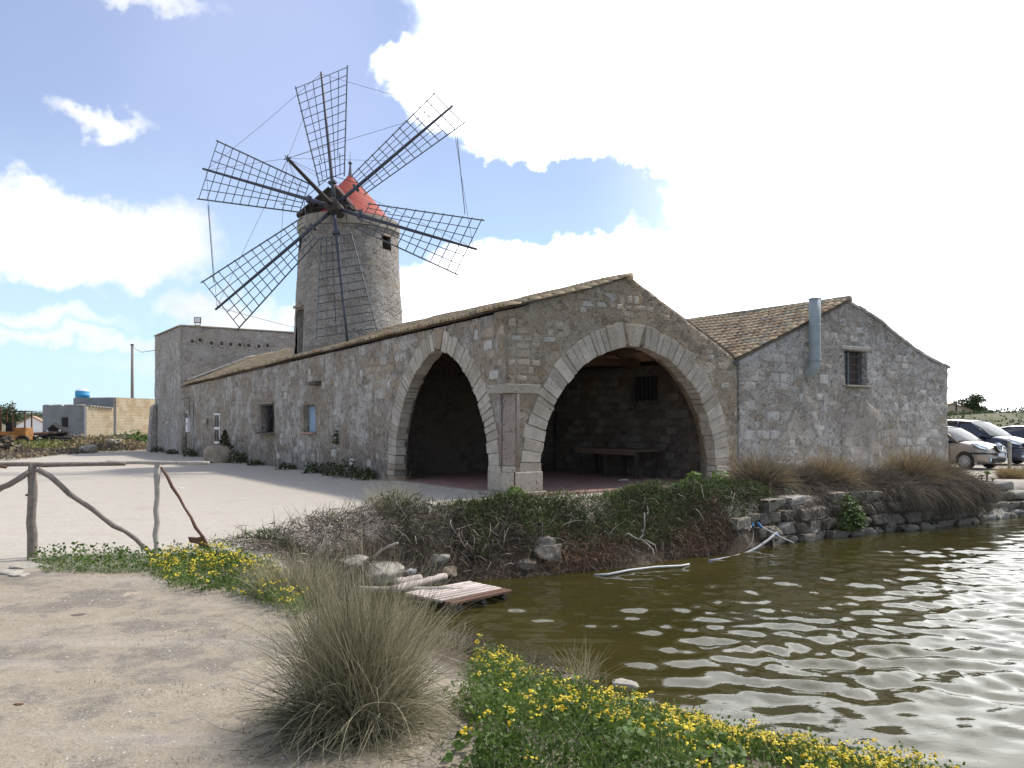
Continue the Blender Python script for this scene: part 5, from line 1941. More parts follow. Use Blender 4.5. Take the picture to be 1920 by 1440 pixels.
# grass strip under the fence and round the flower patches
pp_ = np.array([tuple(gnd(x, y, 0))[:2] for x, y in ((60, 1050), (80, 1075), (260, 1078), (300, 1065), (420, 1052), (300, 1046), (200, 1040), (100, 1044))])
q = np.c_[V2.uniform(-6.0, -2.7, 22000), V2.uniform(7.5, 10.8, 22000)]
q = q[pip(q, pp_)][:5200]
grass_cover('grass', 'short green grass along the foot of the wooden fence', q, .10, .004, M['leafgreen'], .5)
n = 200
q = q[V2.permutation(len(q))[:n]]
lp = np.c_[q, land_z(q) + V2.uniform(.03, .14, n)]
v, f, m_ = leaves(np.repeat(lp, 5, 0) + V2.normal(0, .03, (n * 5, 3)), V2.uniform(.02, .045, n * 5), .6, .5)
o = np_mesh('weeds', v, f, M['leafgreen'], None, np.repeat(np.clip(V2.normal(.35, .25, n * 5), 0, 1), m_))
tag(o, 'small leafy weeds at the foot of the wooden fence', 'weeds', kind='stuff')
q = patch_near(9000)
grass_cover('grass', 'thin grass among the flowers on the near shore', q, .16, .004, M['leafgreen'], .55)
q = patch_near(700)
grass_cover('grass', 'scattered dead stalks standing among the yellow flowers', q, .30, .004, M['strawgrass'], .65)
q = patch_near(1500)
d_, _ = shore_sd(q)
q = q[d_ < .9]
grass_cover('grass', 'dry stalks at the near edge of the pond', q, .22, .004, M['strawgrass'], .6)
# sprigs on the bare path
n = 900
q = np.c_[V2.uniform(-3.2, -.9, n), V2.uniform(3.9, 7.2, n)]
q = q[(vnoise(q * 1.6, 33) > .10)]
q = np.repeat(q, 6, 0) + V2.normal(0, .022, (len(q) * 6, 2))
grass_cover('grass', 'tiny sprigs of grass scattered over the bare path', q, .032, .004, M['strawgrass'], .3)
# brush mound of dead twigs on the near shore
for cx_, cy__, rr, lab in ((0.12, 7.25, .42, 'grey dead brush mound on the near shore beside the water'), (1.72, 5.75, .25, 'small dark dead brush by the near water edge'),
                           (-.55, 8.1, .35, 'brown dead brush behind the big tussock near the raft')):
    th = thing('dead_bush', lab, 'dead bush', (cx_, cy__, lz(cx_, cy__)))
    n = 1100
    b2 = rand_disk(n, rr)
    d0 = V2.normal(size=(n, 3))
    d0[:, 2] = np.abs(d0[:, 2]) + .1
    v, q, m_ = strips(np.c_[b2, V2.uniform(0, .16, n) * (1 - (b2 ** 2).sum(1) / rr ** 2)], d0, V2.uniform(.10, .26, n), V2.uniform(.5, 2.5, n), .004, 5, 1.2)
    np_mesh('twigs', v, q, M['twig'], th, np.repeat(np.clip(V2.normal(.5, .22, n), 0, 1), m_))
# a few bent stalks over the water
th = thing('grass_tuft', 'bent yellow grass stalks leaning over the water beyond the flowers', 'grass tuft', (.56, 6.85, lz(.56, 6.85)))
n = 160
b2 = rand_disk(n, .10)
v, q, m_ = strips(np.c_[b2, np.zeros(n)], np.c_[V2.normal(.05, .2, n), V2.normal(.1, .2, n), np.ones(n)], V2.uniform(.3, .6, n), V2.uniform(.3, 1.3, n), .004, 6, .4)
np_mesh('blades', v, q, M['strawgrass'], th, np.repeat(np.clip(V2.normal(.75, .15, n), 0, 1), m_))


# ---- leafy plants
def hit(px, py, y0=3.2, y1=70.0):
    """where the view ray through a pixel meets the ground"""
    Ys = np.arange(y0, y1, .04)
    x = (px - 960) / F * Ys
    zr = 1.6 + (795 - py) / F * Ys
    zl = np.maximum(land_z(np.c_[x, Ys]), WATER_Z - .06)
    i = int(np.argmax(zr <= zl))
    return Vector((x[i], Ys[i], zl[i]))


def mallow(name, label, x, y, z, r, h, n, size, mat='leafgreen', tint=.5, cat='plant', group=None):
    th = thing(name, label, cat, (x, y, z), 0, group)
    a = V2.normal(size=(n, 3))
    a /= np.linalg.norm(a, axis=1, keepdims=True)
    a[:, 2] = np.abs(a[:, 2])
    rad_ = V2.uniform(.55, 1.0, n)[:, None]
    c = a * rad_ * np.array([r, r, h]) + np.array([0, 0, .03])
    nv = 8
    ang_ = np.linspace(0, 2 * PI, nv, endpoint=False)
    nrm = a * .7 + V2.normal(0, .4, (n, 3)) + np.array([0, 0, .5])
    nrm /= np.linalg.norm(nrm, axis=1, keepdims=True)
    s1 = np.cross(nrm, V2.normal(size=(n, 3)))
    s1 /= np.linalg.norm(s1, axis=1, keepdims=True)
    s2 = np.cross(nrm, s1)
    S = V2.uniform(.6, 1.2, n)[:, None] * size
    ring = [c + S * (1.0 if i % 2 else .78) * (math.cos(q_) * s1 + math.sin(q_) * s2) for i, q_ in enumerate(ang_)]
    vv = np.stack(ring + [c - nrm * S * .25], 1).reshape(-1, 3)
    b = np.arange(n) * (nv + 1)
    tr_ = np.concatenate([np.stack([b + i, b + (i + 1) % nv, b + nv], 1) for i in range(nv)])
    np_mesh('foliage', vv, tr_, M[mat], th, np.repeat(np.clip(V2.normal(tint, .2, n), 0, 1), nv + 1))
    v, q, m_ = strips(np.zeros((14, 3)), np.c_[V2.normal(0, .5, (14, 2)), np.ones(14)], np.full(14, h), .3, .012, 3, .2)
    np_mesh('stems', v, q, M['leafgreen'], th, np.full(len(v), .3))
    return th


def on_px(px, py, z=0.0):
    return gnd(px, py, z)


q = on_px(965, 938, .05)
mallow('mallow_plant', 'round green mallow plant at the foot of the corner pier', q.x, q.y, .02, .24, .34, 130, .05)
for px_, py_, sz, lb in ((1150, 1412, .05, 'broad-leaved mallow at the bottom edge among the yellow flowers'), (1245, 1400, .05, 'broad-leaved mallow with pale green leaves below the densest flowers'),
                         (1330, 1432, .045, 'last broad-leaved mallow at the bottom edge towards the pond'), (905, 1425, .04, 'dark mallow beside the big tussock at the bottom edge')):
    q = hit(px_, py_)
    mallow('mallow_plant', lb, q.x, q.y, q.z, .22, .12, 85, sz * .62, tint=.4)
q = on_px(1300, 932, .05)
mallow('mallow_plant', 'green mallow plant on the bank in front of the wide arch', q.x, q.y, .12, .32, .44, 150, .06, tint=.7)
q = on_px(1352, 930, .05)
mallow('mallow_plant', 'taller green mallow plant by the foot of the wide arch', q.x, q.y, .10, .34, .52, 160, .06, tint=.7)
q = on_px(1276, 938, .05)
mallow('mallow_plant', 'low green mallow plant beside the olive grass tuft', q.x, q.y, .10, .26, .34, 90, .05)
q = at(1588, 960, 18.75)
mallow('green_shrub', 'bright green shrub growing from the quay stones below the gable', q.x, q.y, q.z - .42, .46, .80, 900, .038, 'leafgreen', .25, 'shrub')
for px_, py_, Y_, rr, hh, nn, tt_, lb in ((1470, 925, 18.6, .40, .40, 260, .1, 'dark matted shrub on the quay edge below the flue'), (1555, 935, 19.2, .34, .34, 200, .05, 'dull dead shrub on the quay edge beside the bright green one'),
                                         (1628, 975, 19.9, .36, .50, 260, .02, 'dark withered shrub hanging at the waterline below the gable')):
    q = at(px_, py_, Y_)
    mallow('quay_shrub', lb, q.x, q.y, q.z - .25, rr, hh, nn, .05, 'suaeda', tt_, 'shrub')
# the succulent on the quay
q = at(1847, 915, 23.3)
ae = thing('succulent', 'rosette succulent on bare stalks at the end of the quay', 'succulent', (q.x, q.y, -.22))
for k, (dx, dy, h, r) in enumerate(((-.1, 0, .34, .13), (.10, .05, .40, .14), (0.0, -.08, .44, .15), (.2, -.03, .26, .11), (-.22, .05, .22, .10))):
    MB().tube([(dx * .3, dy, 0), (dx * .8, dy, h * .5), (dx, dy, h)], .022, 6).build('stalk', M['greywood'], ae)
    n = 34
    a = np.arange(n) * 2.4
    el_ = np.linspace(.1, 1.35, n)
    d = np.c_[np.cos(a) * np.cos(el_), np.sin(a) * np.cos(el_), np.sin(el_) * .8]
    sdv = np.c_[-np.sin(a), np.cos(a), np.zeros(n)]
    c = np.tile([dx, dy, h], (n, 1))
    Ln = (r * (1.1 - .5 * el_ / 1.35))[:, None]
    vv = np.stack([c, c + d * Ln * .65 + sdv * Ln * .28, c + d * Ln, c + d * Ln * .65 - sdv * Ln * .28], 1).reshape(-1, 3)
    b = np.arange(n) * 4
    np_mesh('rosette', vv, np.stack([b, b + 1, b + 2, b + 3], 1), M['leafgreen'], ae, np.repeat(V2.uniform(.3, 1, n), 4))
# plants along the long wall
for (s, r, h, lab) in ((6.9, .42, .42, 'dark green bush at the wall foot next to the narrow arch'), (8.2, .5, .55, 'dark bush at the wall foot below the stone ledge'),
                       (9.3, .32, .5, 'upright dark plant at the wall foot below the shuttered window'), (10.8, .45, .40, 'dark low bush at the wall foot under the blue shutter'),
                       (13.5, .40, .25, 'low weeds at the wall foot between the two windows'), (17.0, .38, .22, 'low weeds at the wall foot under the grille window'),
                       (19.4, .55, .5, 'dark rounded bush at the wall foot beside the boulder'), (22.0, .40, .40, 'dark bush between the white door and the boulder'),
                       (27.4, .45, .45, 'dark bush at the wall foot by the meter box'), (31.4, .4, .3, 'dark weeds at the foot of the tall block'),
                       (35.0, .5, .35, 'dark weeds at the far foot of the tall block')):
    q = loc(-.32, s)
    mallow('wall_bush', lab, q.x, q.y, -.02, r, h, int(180 * r / .4), .045, 'suaeda', .22, 'bush', 'bushes along the long wall')
q = loc(-.06, 9.6, .85)
mallow('wall_plant', 'dark caper plant growing out of the long wall face', q.x, q.y, .95, .14, .5, 90, .04, 'suaeda', .2, 'plant')
q = loc(-.5, 20.6)
cone = thing('conifer_shrub', 'small dark pointed shrub behind the boulder by the long wall', 'shrub', (q.x, q.y, .35))
n = 900
zz_ = V2.random(n) ** 1.3
a = V2.random(n) * 2 * PI
rr_c = .42 * (1 - zz_) ** .8 * np.sqrt(V2.random(n))
v, f, m_ = leaves(np.c_[rr_c * np.cos(a), rr_c * np.sin(a), zz_ * .95], .09, 1.0, .3)
np_mesh('foliage', v, f, M['suaeda'], cone, np.repeat(np.clip(V2.normal(.2, .15, n), 0, 1), m_))
MB().tube([(0, 0, -.4), (0, 0, .8)], [.04, .015], 6).build('trunk', M['darkwood'], cone)


# ---- rocks
def rock(name, label, p, d, seed, mat='rock', rz=0.0, group=None, rough=0.22, cat='rock', sub=4, tilt=0.0):
    import bmesh
    bm = bmesh.new()
    bmesh.ops.create_icosphere(bm, subdivisions=sub, radius=1.0)
    co = np.array([v.co for v in bm.verts])
    rs = np.random.default_rng(seed)
    c2 = co * 0.66
    for _ in range(14):                              # broken faces
        nrm = rs.normal(size=3)
        nrm /= np.linalg.norm(nrm)
        dd_ = c2 @ nrm - rs.uniform(.36, .54)
        c2 = c2 - np.where(dd_ > 0, dd_, 0)[:, None] * nrm
    c2 = np.clip(c2, -.5, .5)
    c2 += co * (rough * .30 * fbm(co * 1.6 + seed * 7.1, 3, seed) + rough * .35 * fbm(co * 4 + seed, 3, seed + 3))[:, None]
    for v, c in zip(bm.verts, c2):
        v.co = Vector(c * np.array(d))
    me = bpy.data.meshes.new(name)
    bm.to_mesh(me)
    bm.free()
    for pl_ in me.polygons:
        pl_.use_smooth = True
    me.materials.append(M[mat])
    o = link(name, me)
    o.location = p
    o.rotation_euler = (tilt, tilt * .6, rz)
    return tag(o, label, cat, group)


def rock_px(px, py, wpx, hpx, z, label, seed, mat='rock', depth=None, **kw):
    """a rock whose foot stands at pixel (px,py) on ground of height z"""
    g = hit(px, py)
    z = g.z - .03
    k = g.y / F
    d = (wpx * k, depth or wpx * k * .8, hpx * k * 1.15)
    return rock('rock', label, (g.x, g.y + d[1] * .3, z + d[2] * .42), d, seed, mat, **kw)


q = loc(-.85, 20.2)
rock('boulder', 'rounded brown boulder lying in front of the pointed shrub by the long wall', (q.x, q.y, .3), (1.0, .9, .85), 3, 'rub', cat='boulder')
rock_px(298, 1058, 60, 16, -.02, 'flat pale stone at the foot of the second fence post', 11)
rock_px(424, 1052, 40, 26, -.02, 'grey stone at the foot of the leaning rusty pole', 12)
rock_px(375, 1044, 30, 12, -.02, 'small dark stone just before the leaning rusty pole', 13)
rock_px(43, 1066, 52, 10, -.02, 'flat stone slab below the thick fence post', 14)
rock_px(80, 1064, 34, 8, -.02, 'small flat stone between the slab and the grass', 15)
rock_px(8, 1078, 55, 12, -.03, 'flat stone slab at the path edge under the fence rail', 16)
rock_px(30, 1082, 40, 8, -.03, 'cracked flat stone lying beside the path slab', 17)
rock_px(696, 1094, 112, 36, -.82, 'broad pale stone block on the shore behind the raft', 18, rough=.12)
rock_px(650, 1062, 78, 18, -.5, 'flat grey stone under the twigs above the pale block', 19)
rock_px(816, 1064, 50, 22, -.62, 'rounded grey stone tucked under the bank scrub', 20)
rock_px(835, 1084, 40, 22, -.85, 'brown rounded stone near the raft beams', 21, 'rub')
rock_px(1022, 1042, 40, 34, -.55, 'upper grey boulder stacked in the bank below the pier', 22, 'quay')
rock_px(1028, 1062, 58, 36, -.85, 'lower grey boulder stacked in the bank below the pier', 23, 'quay')
rock_px(985, 1064, 40, 18, -.85, 'small grey stone at the waterline below the shrubs', 24, 'quay')
rock_px(1072, 1285, 38, 20, -.62, 'pale stone at the near water edge by the bent stalks', 25)
rock_px(1180, 1300, 60, 22, -.88, 'flat pale stone at the near edge of the pond', 26)
rock_px(1505, 1015, 54, 12, -.9, 'flat grey stone awash at the foot of the quay', 29, 'quay')
rock_px(1655, 986, 50, 30, -.9, 'pale stone at the waterline under the hanging grass', 30, 'quay')
rock_px(1782, 980, 44, 34, -.9, 'dark stone at the waterline below the shaggy grass', 31, 'quay')
rock_px(1835, 970, 46, 42, -.9, 'pale boulder at the foot of the quay end', 32)
rock_px(1860, 974, 60, 26, -.95, 'tilted flat stone in the water at the quay end', 33, tilt=.2)
rock_px(1905, 968, 60, 16, -.93, 'flat stone slab in the water at the quay end', 34)
rock_px(232, 1118, 40, 9, -.0, 'crumbling sandy clod on the path before the flowers', 35, 'rub')
rock_px(134, 1157, 44, 7, 0, 'dark dry dung patch on the path', 36, 'dark_stone', cat='dung')
rock_px(205, 845, 60, 22, 0, 'pale weathered stone at the far edge of the yard', 38)
rock_px(160, 850, 36, 16, 0, 'whitish stone among weeds at the far edge of the yard', 39)

# quay: squared stones in courses
qy = thing('quay_wall', 'rough quay wall of squared stones along the pond below the gable house', 'quay wall', (0, 0, 0))


def rough_block(seed, mat):
    import bmesh
    bm = bmesh.new()
    bmesh.ops.create_icosphere(bm, subdivisions=3, radius=1.0)
    co = np.array([v.co for v in bm.verts])
    rs = np.random.default_rng(seed)
    c2 = co * .92 + .10 * (co * fbm(co * 1.2 + seed * 3.3, 2, seed)[:, None])
    c2 = np.clip(c2, -.47, .47)
    for _ in range(3):                               # broken corners
        nrm = rs.choice([-1, 1], 3) * rs.uniform(.4, 1, 3)
        nrm /= np.linalg.norm(nrm)
        dd_ = c2 @ nrm - rs.uniform(.42, .58)
        c2 = c2 - np.where(dd_ > 0, dd_, 0)[:, None] * nrm
    c2 += .035 * np.stack([fbm(co * 3.1 + seed + 9 * k, 3, seed + k) for k in range(3)], 1)
    for v, c in zip(bm.verts, c2):
        v.co = Vector(c)
    me = bpy.data.meshes.new('quay_stone')
    bm.to_mesh(me)
    bm.free()
    for p in me.polygons:
        p.use_smooth = True
    me.materials.append(mat)
    return me


QM = [rough_block(400 + i, M['quay']) for i in range(7)] + [rough_block(420 + i, M['rock']) for i in range(2)]
qp = np.array([(4.3, 16.45), (5.9, 17.85), (7.15, 18.75), (9.4, 19.95), (11.4, 21.25), (12.9, 22.45), (14.2, 23.1), (16.5, 24.3)])
seg = np.linalg.norm(np.diff(qp, axis=0), axis=1)
cum = np.r_[0, np.cumsum(seg)]
rq = random.Random(31)
for row in range(4):
    t = rq.uniform(-.2, .1)
    zt = -1.02 + row * .265
    while t < cum[-1]:
        wd = rq.uniform(.34, .66)
        tm = min(max(t + wd / 2, 0), cum[-1] - .01)
        i = int(np.searchsorted(cum, tm)) - 1
        i = max(0, min(i, len(seg) - 1))
        f = (tm - cum[i]) / seg[i]
        p = qp[i] + (qp[i + 1] - qp[i]) * f
        dr = (qp[i + 1] - qp[i]) / seg[i]
        nrm = np.array([-dr[1], dr[0]])
        if not (row == 3 and rq.random() < .6) and not (tm < 1.0 and rq.random() < .4):
            o = link('quay_stone', rq.choice(QM), qy)
            p2_ = p + nrm * (-.10 + row * .075 + rq.uniform(-.09, .09))
            o.location = (p2_[0], p2_[1], zt + .13)
            o.scale = (wd * 1.03, .46, .27 * rq.uniform(.85, 1.08))
            o.rotation_euler = (rq.uniform(-.08, .08), rq.uniform(-.07, .07), math.atan2(dr[1], dr[0]) + rq.uniform(-.12, .12))
        t += wd + .015
for k in range(4):
    o = link('quay_stone', QM[7 + k % 2], qy)
    q = at(1850 + k * 32, 925, 23.4 + k * .35)
    o.location = (q.x, q.y, -.16)
    o.scale = (.62, .6, .26)
    o.rotation_euler = (0, 0, .55)

# ================================================================== FENCE
fe = thing('wooden_fence', 'weathered rustic pole fence with a single top rail along the path', 'fence', (0, 0, 0))


def pole_pts(a, b, n, jit, rs):
    a, b = Vector(a), Vector(b)
    return [a.lerp(b, i / n) + Vector((rs.uniform(-1, 1), rs.uniform(-1, 1), rs.uniform(-1, 1))) * (jit if 0 < i < n else 0) for i in range(n + 1)]


rf = random.Random(14)


def pole(nm, a, b, r0, r1, mat, parent, jit=.012, n=9, label=None):
    pts_ = pole_pts(a, b, n, jit, rf)
    o = MB().tube(pts_, [r0 + (r1 - r0) * i / n + rf.uniform(-.004, .004) for i in range(n + 1)], 10, jit=.12).build(nm, mat, parent, smooth=True)
    if label:
        o['label'] = label
    return o


YA, YB = 9.98, 10.25
A1, A2 = at(59, 1048, YA), at(62, 868, YA)
pole('post', A1 - Vector((0, 0, .15)), A2, .058, .050, M['greywood'], fe)
B1, B2 = at(294, 1042, YB), at(295, 872, YB)
pole('post', B1 - Vector((0, 0, .15)), B2, .030, .034, M['palewood'], fe, .02)
r_a, r_m, r_b = at(-40, 872, YA - .12), at(235, 869, YB - .1), at(392, 868, YB - .02)
pole('rail', r_a, r_m, .030, .026, M['greywood'], fe, .006)
pole('rail', at(200, 866.5, YB - .02), r_b, .024, .022, M['palewood'], fe, .005)
pole('brace', at(70, 880, YA - .06), at(291, 1041, YB + .02), .031, .027, M['greywood'], fe, .016, 11)
pole('brace', at(56, 884, YA - .04), at(-60, 955, YA - .1), .034, .038, M['greywood'], fe, .012)
pole('brace', at(301, 876, YB + .04), at(404, 1047, 10.0), .016, .021, M['rust'], fe, .014, label='thin leaning pole gone rusty brown')
MB().tube([at(48, 928, YA - .05), at(60, 929, YA)], .014, 6).build('nail', M['rust'], fe)
MB().tube([at(-20, 872, YA - .2), at(12, 876, YA - .2)], .02, 6).build('splinter', M['rust'], fe)
sm = thing('rusty_sheet', 'bent piece of rusty sheet metal caught on the leaning pole', 'scrap metal', at(368, 1012, 10.05))
vs_ = [(-.10, 0, .035), (.02, -.03, .03), (.09, 0, .05), (-.09, .02, -.035), (.03, -.02, -.05), (.12, .02, -.03), (.05, -.02, -.10), (.14, .02, -.13)]
MB().add(vs_ + [(x, y + .006, z) for x, y, z in vs_], [(0, 1, 4, 3), (1, 2, 5, 4), (4, 5, 7, 6), (8, 11, 12, 9), (9, 12, 13, 10), (12, 14, 15, 13)]).build('sheet', M['rust'], sm)

# ================================================================== RAFT, BEAMS, DRIFTWOOD, HOSES
C = [gnd(757, 1110, -.76), gnd(880, 1089, -.76), gnd(962, 1106, -.76), gnd(850, 1131, -.76)]
rft = thing('wooden_raft', 'small slatted wooden raft floating at the pond edge', 'raft', C[0])
npl = 9
M['raftwood'] = simple('reddish_bleached_plank', (0.50, 0.42, 0.38), 0.75, var=0.5, scale=6, bump=0.5, bdist=.006, tintrand=.5)
for k in range(npl):
    f0, f1 = (k + .12) / npl, (k + .84) / npl
    a, b = C[0].lerp(C[3], f0), C[1].lerp(C[2], f0)
    c, d = C[1].lerp(C[2], f1), C[0].lerp(C[3], f1)
    lp = [tuple(p - C[0] + Vector((0, 0, rf.uniform(-.004, .004)))) for p in (a, b, c, d)]
    MB().prism(lp, (0, 0, -.035)).build('plank', M['raftwood' if k not in (7, 8) else 'rust'], rft, bevel=.005)
for f in (.12, .5, .86):
    a, b = C[0].lerp(C[1], f) - C[0], C[3].lerp(C[2], f) - C[0]
    MB().tube([a + Vector((0, 0, -.08)), b + Vector((0, 0, -.08))], .045, 4).build('bearer', M['darkwood'], rft)
pole_ = pole('timber_beam', gnd(600, 1104, -.74), gnd(868, 1106, -.78), .05, .045, M['palewood'], None, .01)
tag(pole_, 'long pale timber lying on the shore in front of the raft', 'beam')
tag(pole('timber_beam', gnd(735, 1106, -.70), gnd(835, 1080, -.70), .055, .05, M['raftwood'], None, .006), 'reddish timber lying along the back edge of the raft', 'beam')
tag(pole('timber_beam', gnd(740, 1094, -.74), gnd(788, 1086, -.74), .075, .07, M['raftwood'], None, .006), 'short thick beam end beside the pale stone block', 'beam')
dwt = thing('driftwood', 'curved bleached driftwood branch sticking up behind the raft', 'driftwood', at(705, 1065, 12.6))
o0 = at(705, 1065, 12.6)
MB().tube([at(705, 1075, 12.6) - o0, at(698, 1055, 12.6) - o0, at(702, 1044, 12.6) - o0, at(713, 1033, 12.6) - o0, at(730, 1024, 12.55) - o0, at(746, 1018, 12.5) - o0],
          [.036, .036, .026, .022, .020, .018], 8, jit=.2).build('branch', M['palewood'], dwt, smooth=True)
MB().tube([at(686, 1084, 12.5) - o0, at(700, 1068, 12.55) - o0, at(706, 1060, 12.6) - o0], [.035, .05, .05], 8, jit=.2).build('branch', M['greywood'], dwt, smooth=True)
MB().tube([at(706, 1060, 12.6) - o0, at(708, 1072, 12.6) - o0, at(709, 1084, 12.6) - o0], [.05, .05, .03], 8, jit=.2).build('branch', M['greywood'], dwt, smooth=True)
dr2 = thing('driftwood', 'forked bleached branch hanging in the dark shrubs above the water', 'driftwood', at(1195, 1010, 14.7))
o0 = at(1195, 1010, 14.7)
for pl_ in (((1168, 1007), (1178, 1000), (1190, 1008), (1200, 1012)), ((1208, 962), (1209, 985), (1205, 1003), (1195, 1012)), ((1200, 1010), (1212, 1018), (1224, 1030), (1228, 1050)), ((1203, 994), (1208, 1002), (1200, 1010)),
            ((1210, 1012), (1228, 1022), (1232, 1036))):
    MB().tube([at(a, b, 14.6 + rf.uniform(-.08, .08)) - o0 for a, b in pl_], [.012] * (len(pl_) - 1) + [.005], 6).build('branch', M['palewood'], dr2, smooth=True)
M['hose'] = simple('grey_hose', (0.27, 0.28, 0.29), 0.55, var=.15)
M['hosew'] = simple('pale_hose', (0.55, 0.55, 0.53), 0.5, var=.15)
M['hoseb'] = simple('blue_coupling', (0.02, 0.16, 0.36), 0.4, var=.2)
M['hosed'] = simple('black_hose', (0.03, 0.03, 0.032), 0.5, var=.15)


def hose(label, pts_, r, mat, z_off=0, name='hose'):
    o = MB().tube(pts_, r, 8).build(name, mat, None, smooth=True)
    return tag(o, label, 'hose')


hose('thick grey hose sloping from the quay stones into the water', [at(1456, 999, 17.0), at(1440, 1013, 16.8), at(1420, 1027, 16.55), at(1398, 1038, 16.2), at(1368, 1046, 15.7), at(1330, 1052, 15.2)], .030, M['hose'])
hose('pale hose lying on the water below the dark shrubs', [gnd(1292, 1058, -.885), gnd(1275, 1061, -.87), gnd(1230, 1063, -.86), gnd(1180, 1069, -.86), gnd(1140, 1077, -.87), gnd(1115, 1078, -.90)], .019, M['hosew'])
h1 = hose('thin pale hose with a blue coupling running down to the water', [at(1424, 985, 16.9), at(1440, 994, 16.75), at(1462, 1006, 16.6), at(1488, 1018, 16.6)], .012, M['hosew'])
h2 = hose('thin pale hose curving into the brown plants', [at(1411, 984, 16.8), at(1403, 996, 16.7), at(1390, 1006, 16.6)], .013, M['hosew'])
hose('thin dark hose looping over the quay stones', [at(1352, 952, 17.2), at(1362, 950, 17.2), at(1370, 960, 17.1), at(1390, 956, 17.2), at(1408, 962, 17.1), at(1413, 972, 17.0), at(1416, 982, 16.9)], .011, M['hosed'])
hose('thin grey hose arching over the quay stones', [at(1385, 968, 17.2), at(1395, 956, 17.3), at(1412, 960, 17.2), at(1422, 966, 17.1)], .009, M['hose'])
for pr_, pts_ in ((h1, [at(1420, 980, 16.92), at(1428, 989, 16.85)]), (h2, [at(1412, 988, 16.78), at(1409, 980, 16.85)]), (h2, [at(1411, 976, 16.9), at(1415, 967, 17.0)]), (h1, [at(1455, 1002, 16.68), at(1459, 1004, 16.65)])):
    MB().tube(pts_, .034, 8).build('coupling', M['hoseb'], pr_)


def litter(label, px, py, z, s, seed, mat='frame_white', cat='litter'):
    g = hit(px, py)
    z = g.z if z < .05 else z
    return rock('litter', label, (g.x, g.y, z + s * (.2 if z < -.1 else .03)), (s, s * .7, s * (.5 if z < -.1 else .18)), seed, mat, rough=.9, cat=cat, sub=3)


litter('crumpled white plastic scrap beside the pale stone block', 769, 1080, -.82, .20, 41)
litter('small white plastic scrap caught in the bank scrub', 836, 1052, -.45, .12, 42)
litter('white scrap caught in the brown plants at the waterline', 1078, 1026, -.55, .09, 43)
litter('flat pale scrap lying in the yard beyond the fence', 341, 916, 0, .16, 44)
litter('flat whitish scrap on the vault floor by the table leg', 1168, 905, .06, .25, 45)
litter('reddish bark shred on the path near the corner', 35, 1326, 0, .05, 46, 'rust')

# pebbles and shells on the path
n = 9000
q = np.c_[V2.uniform(-4.6, .2, n), 3.4 + 6.0 * V2.random(n) ** 1.6]
ok = (fbm(q * 1.1, 3, 5) > -.05) | (V2.random(n) < .3)
q = q[ok & (shore_sd(q)[0] > 1.2)]
n = len(q)
s = .0022 + .0055 * V2.random(n) ** 3
tet = np.array([(1, 1, .5), (-1, 1, -.3), (-1, -1, .5), (1, -1, -.3), (0, 0, .9)]) * .9
V_ = (np.c_[q, land_z(q)])[:, None] + tet[None] * s[:, None, None] * V2.uniform(.6, 1.3, (n, 1, 3))
b = np.arange(n) * 5
tris = np.concatenate([np.stack([b + i, b + (i + 1) % 4, b + 4], 1) for i in range(4)])
M['pebble'] = tint_mat('pebble', [(0, (.16, .15, .14)), (.5, (.33, .30, .27)), (.85, (.45, .42, .38)), (1, (.60, .57, .52))], .85)
o = np_mesh('gravel', V_.reshape(-1, 3), tris, M['pebble'], None, np.repeat(V2.random(n), 5))
tag(o, 'small pale pebbles and shell bits scattered on the path', 'gravel', kind='stuff')

# weeds and bushes at the far edge of the yard


def far_veg(name, label, poly_px, n, size, mat, tint, hmax, cat):
    poly = np.array([(p.x, p.y) for p in (gnd(x, y, 0) for x, y in poly_px)])
    q = np.c_[V2.uniform(poly[:, 0].min(), poly[:, 0].max(), n * 5), V2.uniform(poly[:, 1].min(), poly[:, 1].max(), n * 5)]
    q = q[pip(q, poly)][:n]
    hm = hmax * np.clip(.5 + 1.2 * fbm(q * .45, 3, 8), .08, 1.3)
    pos = np.c_[q, hm * V2.random(len(q)) ** .6]
    v, f, m_ = leaves(pos, V2.uniform(.6, 1.4, len(q)) * size, .8, .35)
    t = np.clip(tint + .5 * vnoise(q * .3, 44) + V2.normal(0, .15, len(q)), 0, 1)
    o = np_mesh(name, v, f, mat, None, np.repeat(t, m_))
    tag(o, label, cat, kind='stuff')


far_veg('weeds', 'green weeds between the yard and the block shed', [(-60, 846), (-60, 832), (160, 830), (240, 826), (292, 824), (290, 842), (205, 846), (110, 851), (60, 853)], 14000, .20, M['suaeda'], .75, .55, 'weeds')
far_veg('scrub', 'brown scrub along the far edge of the yard', [(-80, 866), (-80, 846), (60, 850), (130, 846), (210, 842), (290, 838), (289, 845), (200, 848), (110, 854), (20, 864)], 9000, .16, M['redgrass'], .35, .75, 'scrub')
for px, py, Y_, r, h, lab in ((8, 850, 42, .9, 1.1, 'round brown bush at the left end of the yard edge'.replace('left end', 'outer end')), (190, 838, 52, 1.1, .8, 'brown bush before the tufa shed wall'),
                              (255, 836, 53, 1.3, 1.3, 'green-brown bush against the far side of the tall block'), (215, 838, 54, 1.0, 1.0, 'green bush in front of the tufa wall corner')):
    x = (px - 960) / F * Y_
    mallow('yard_bush', lab, x, Y_, -.05, r, h, 420, .12, 'redgrass' if 'brown bush' in lab and 'green' not in lab else 'leafgreen', .35, 'bush')


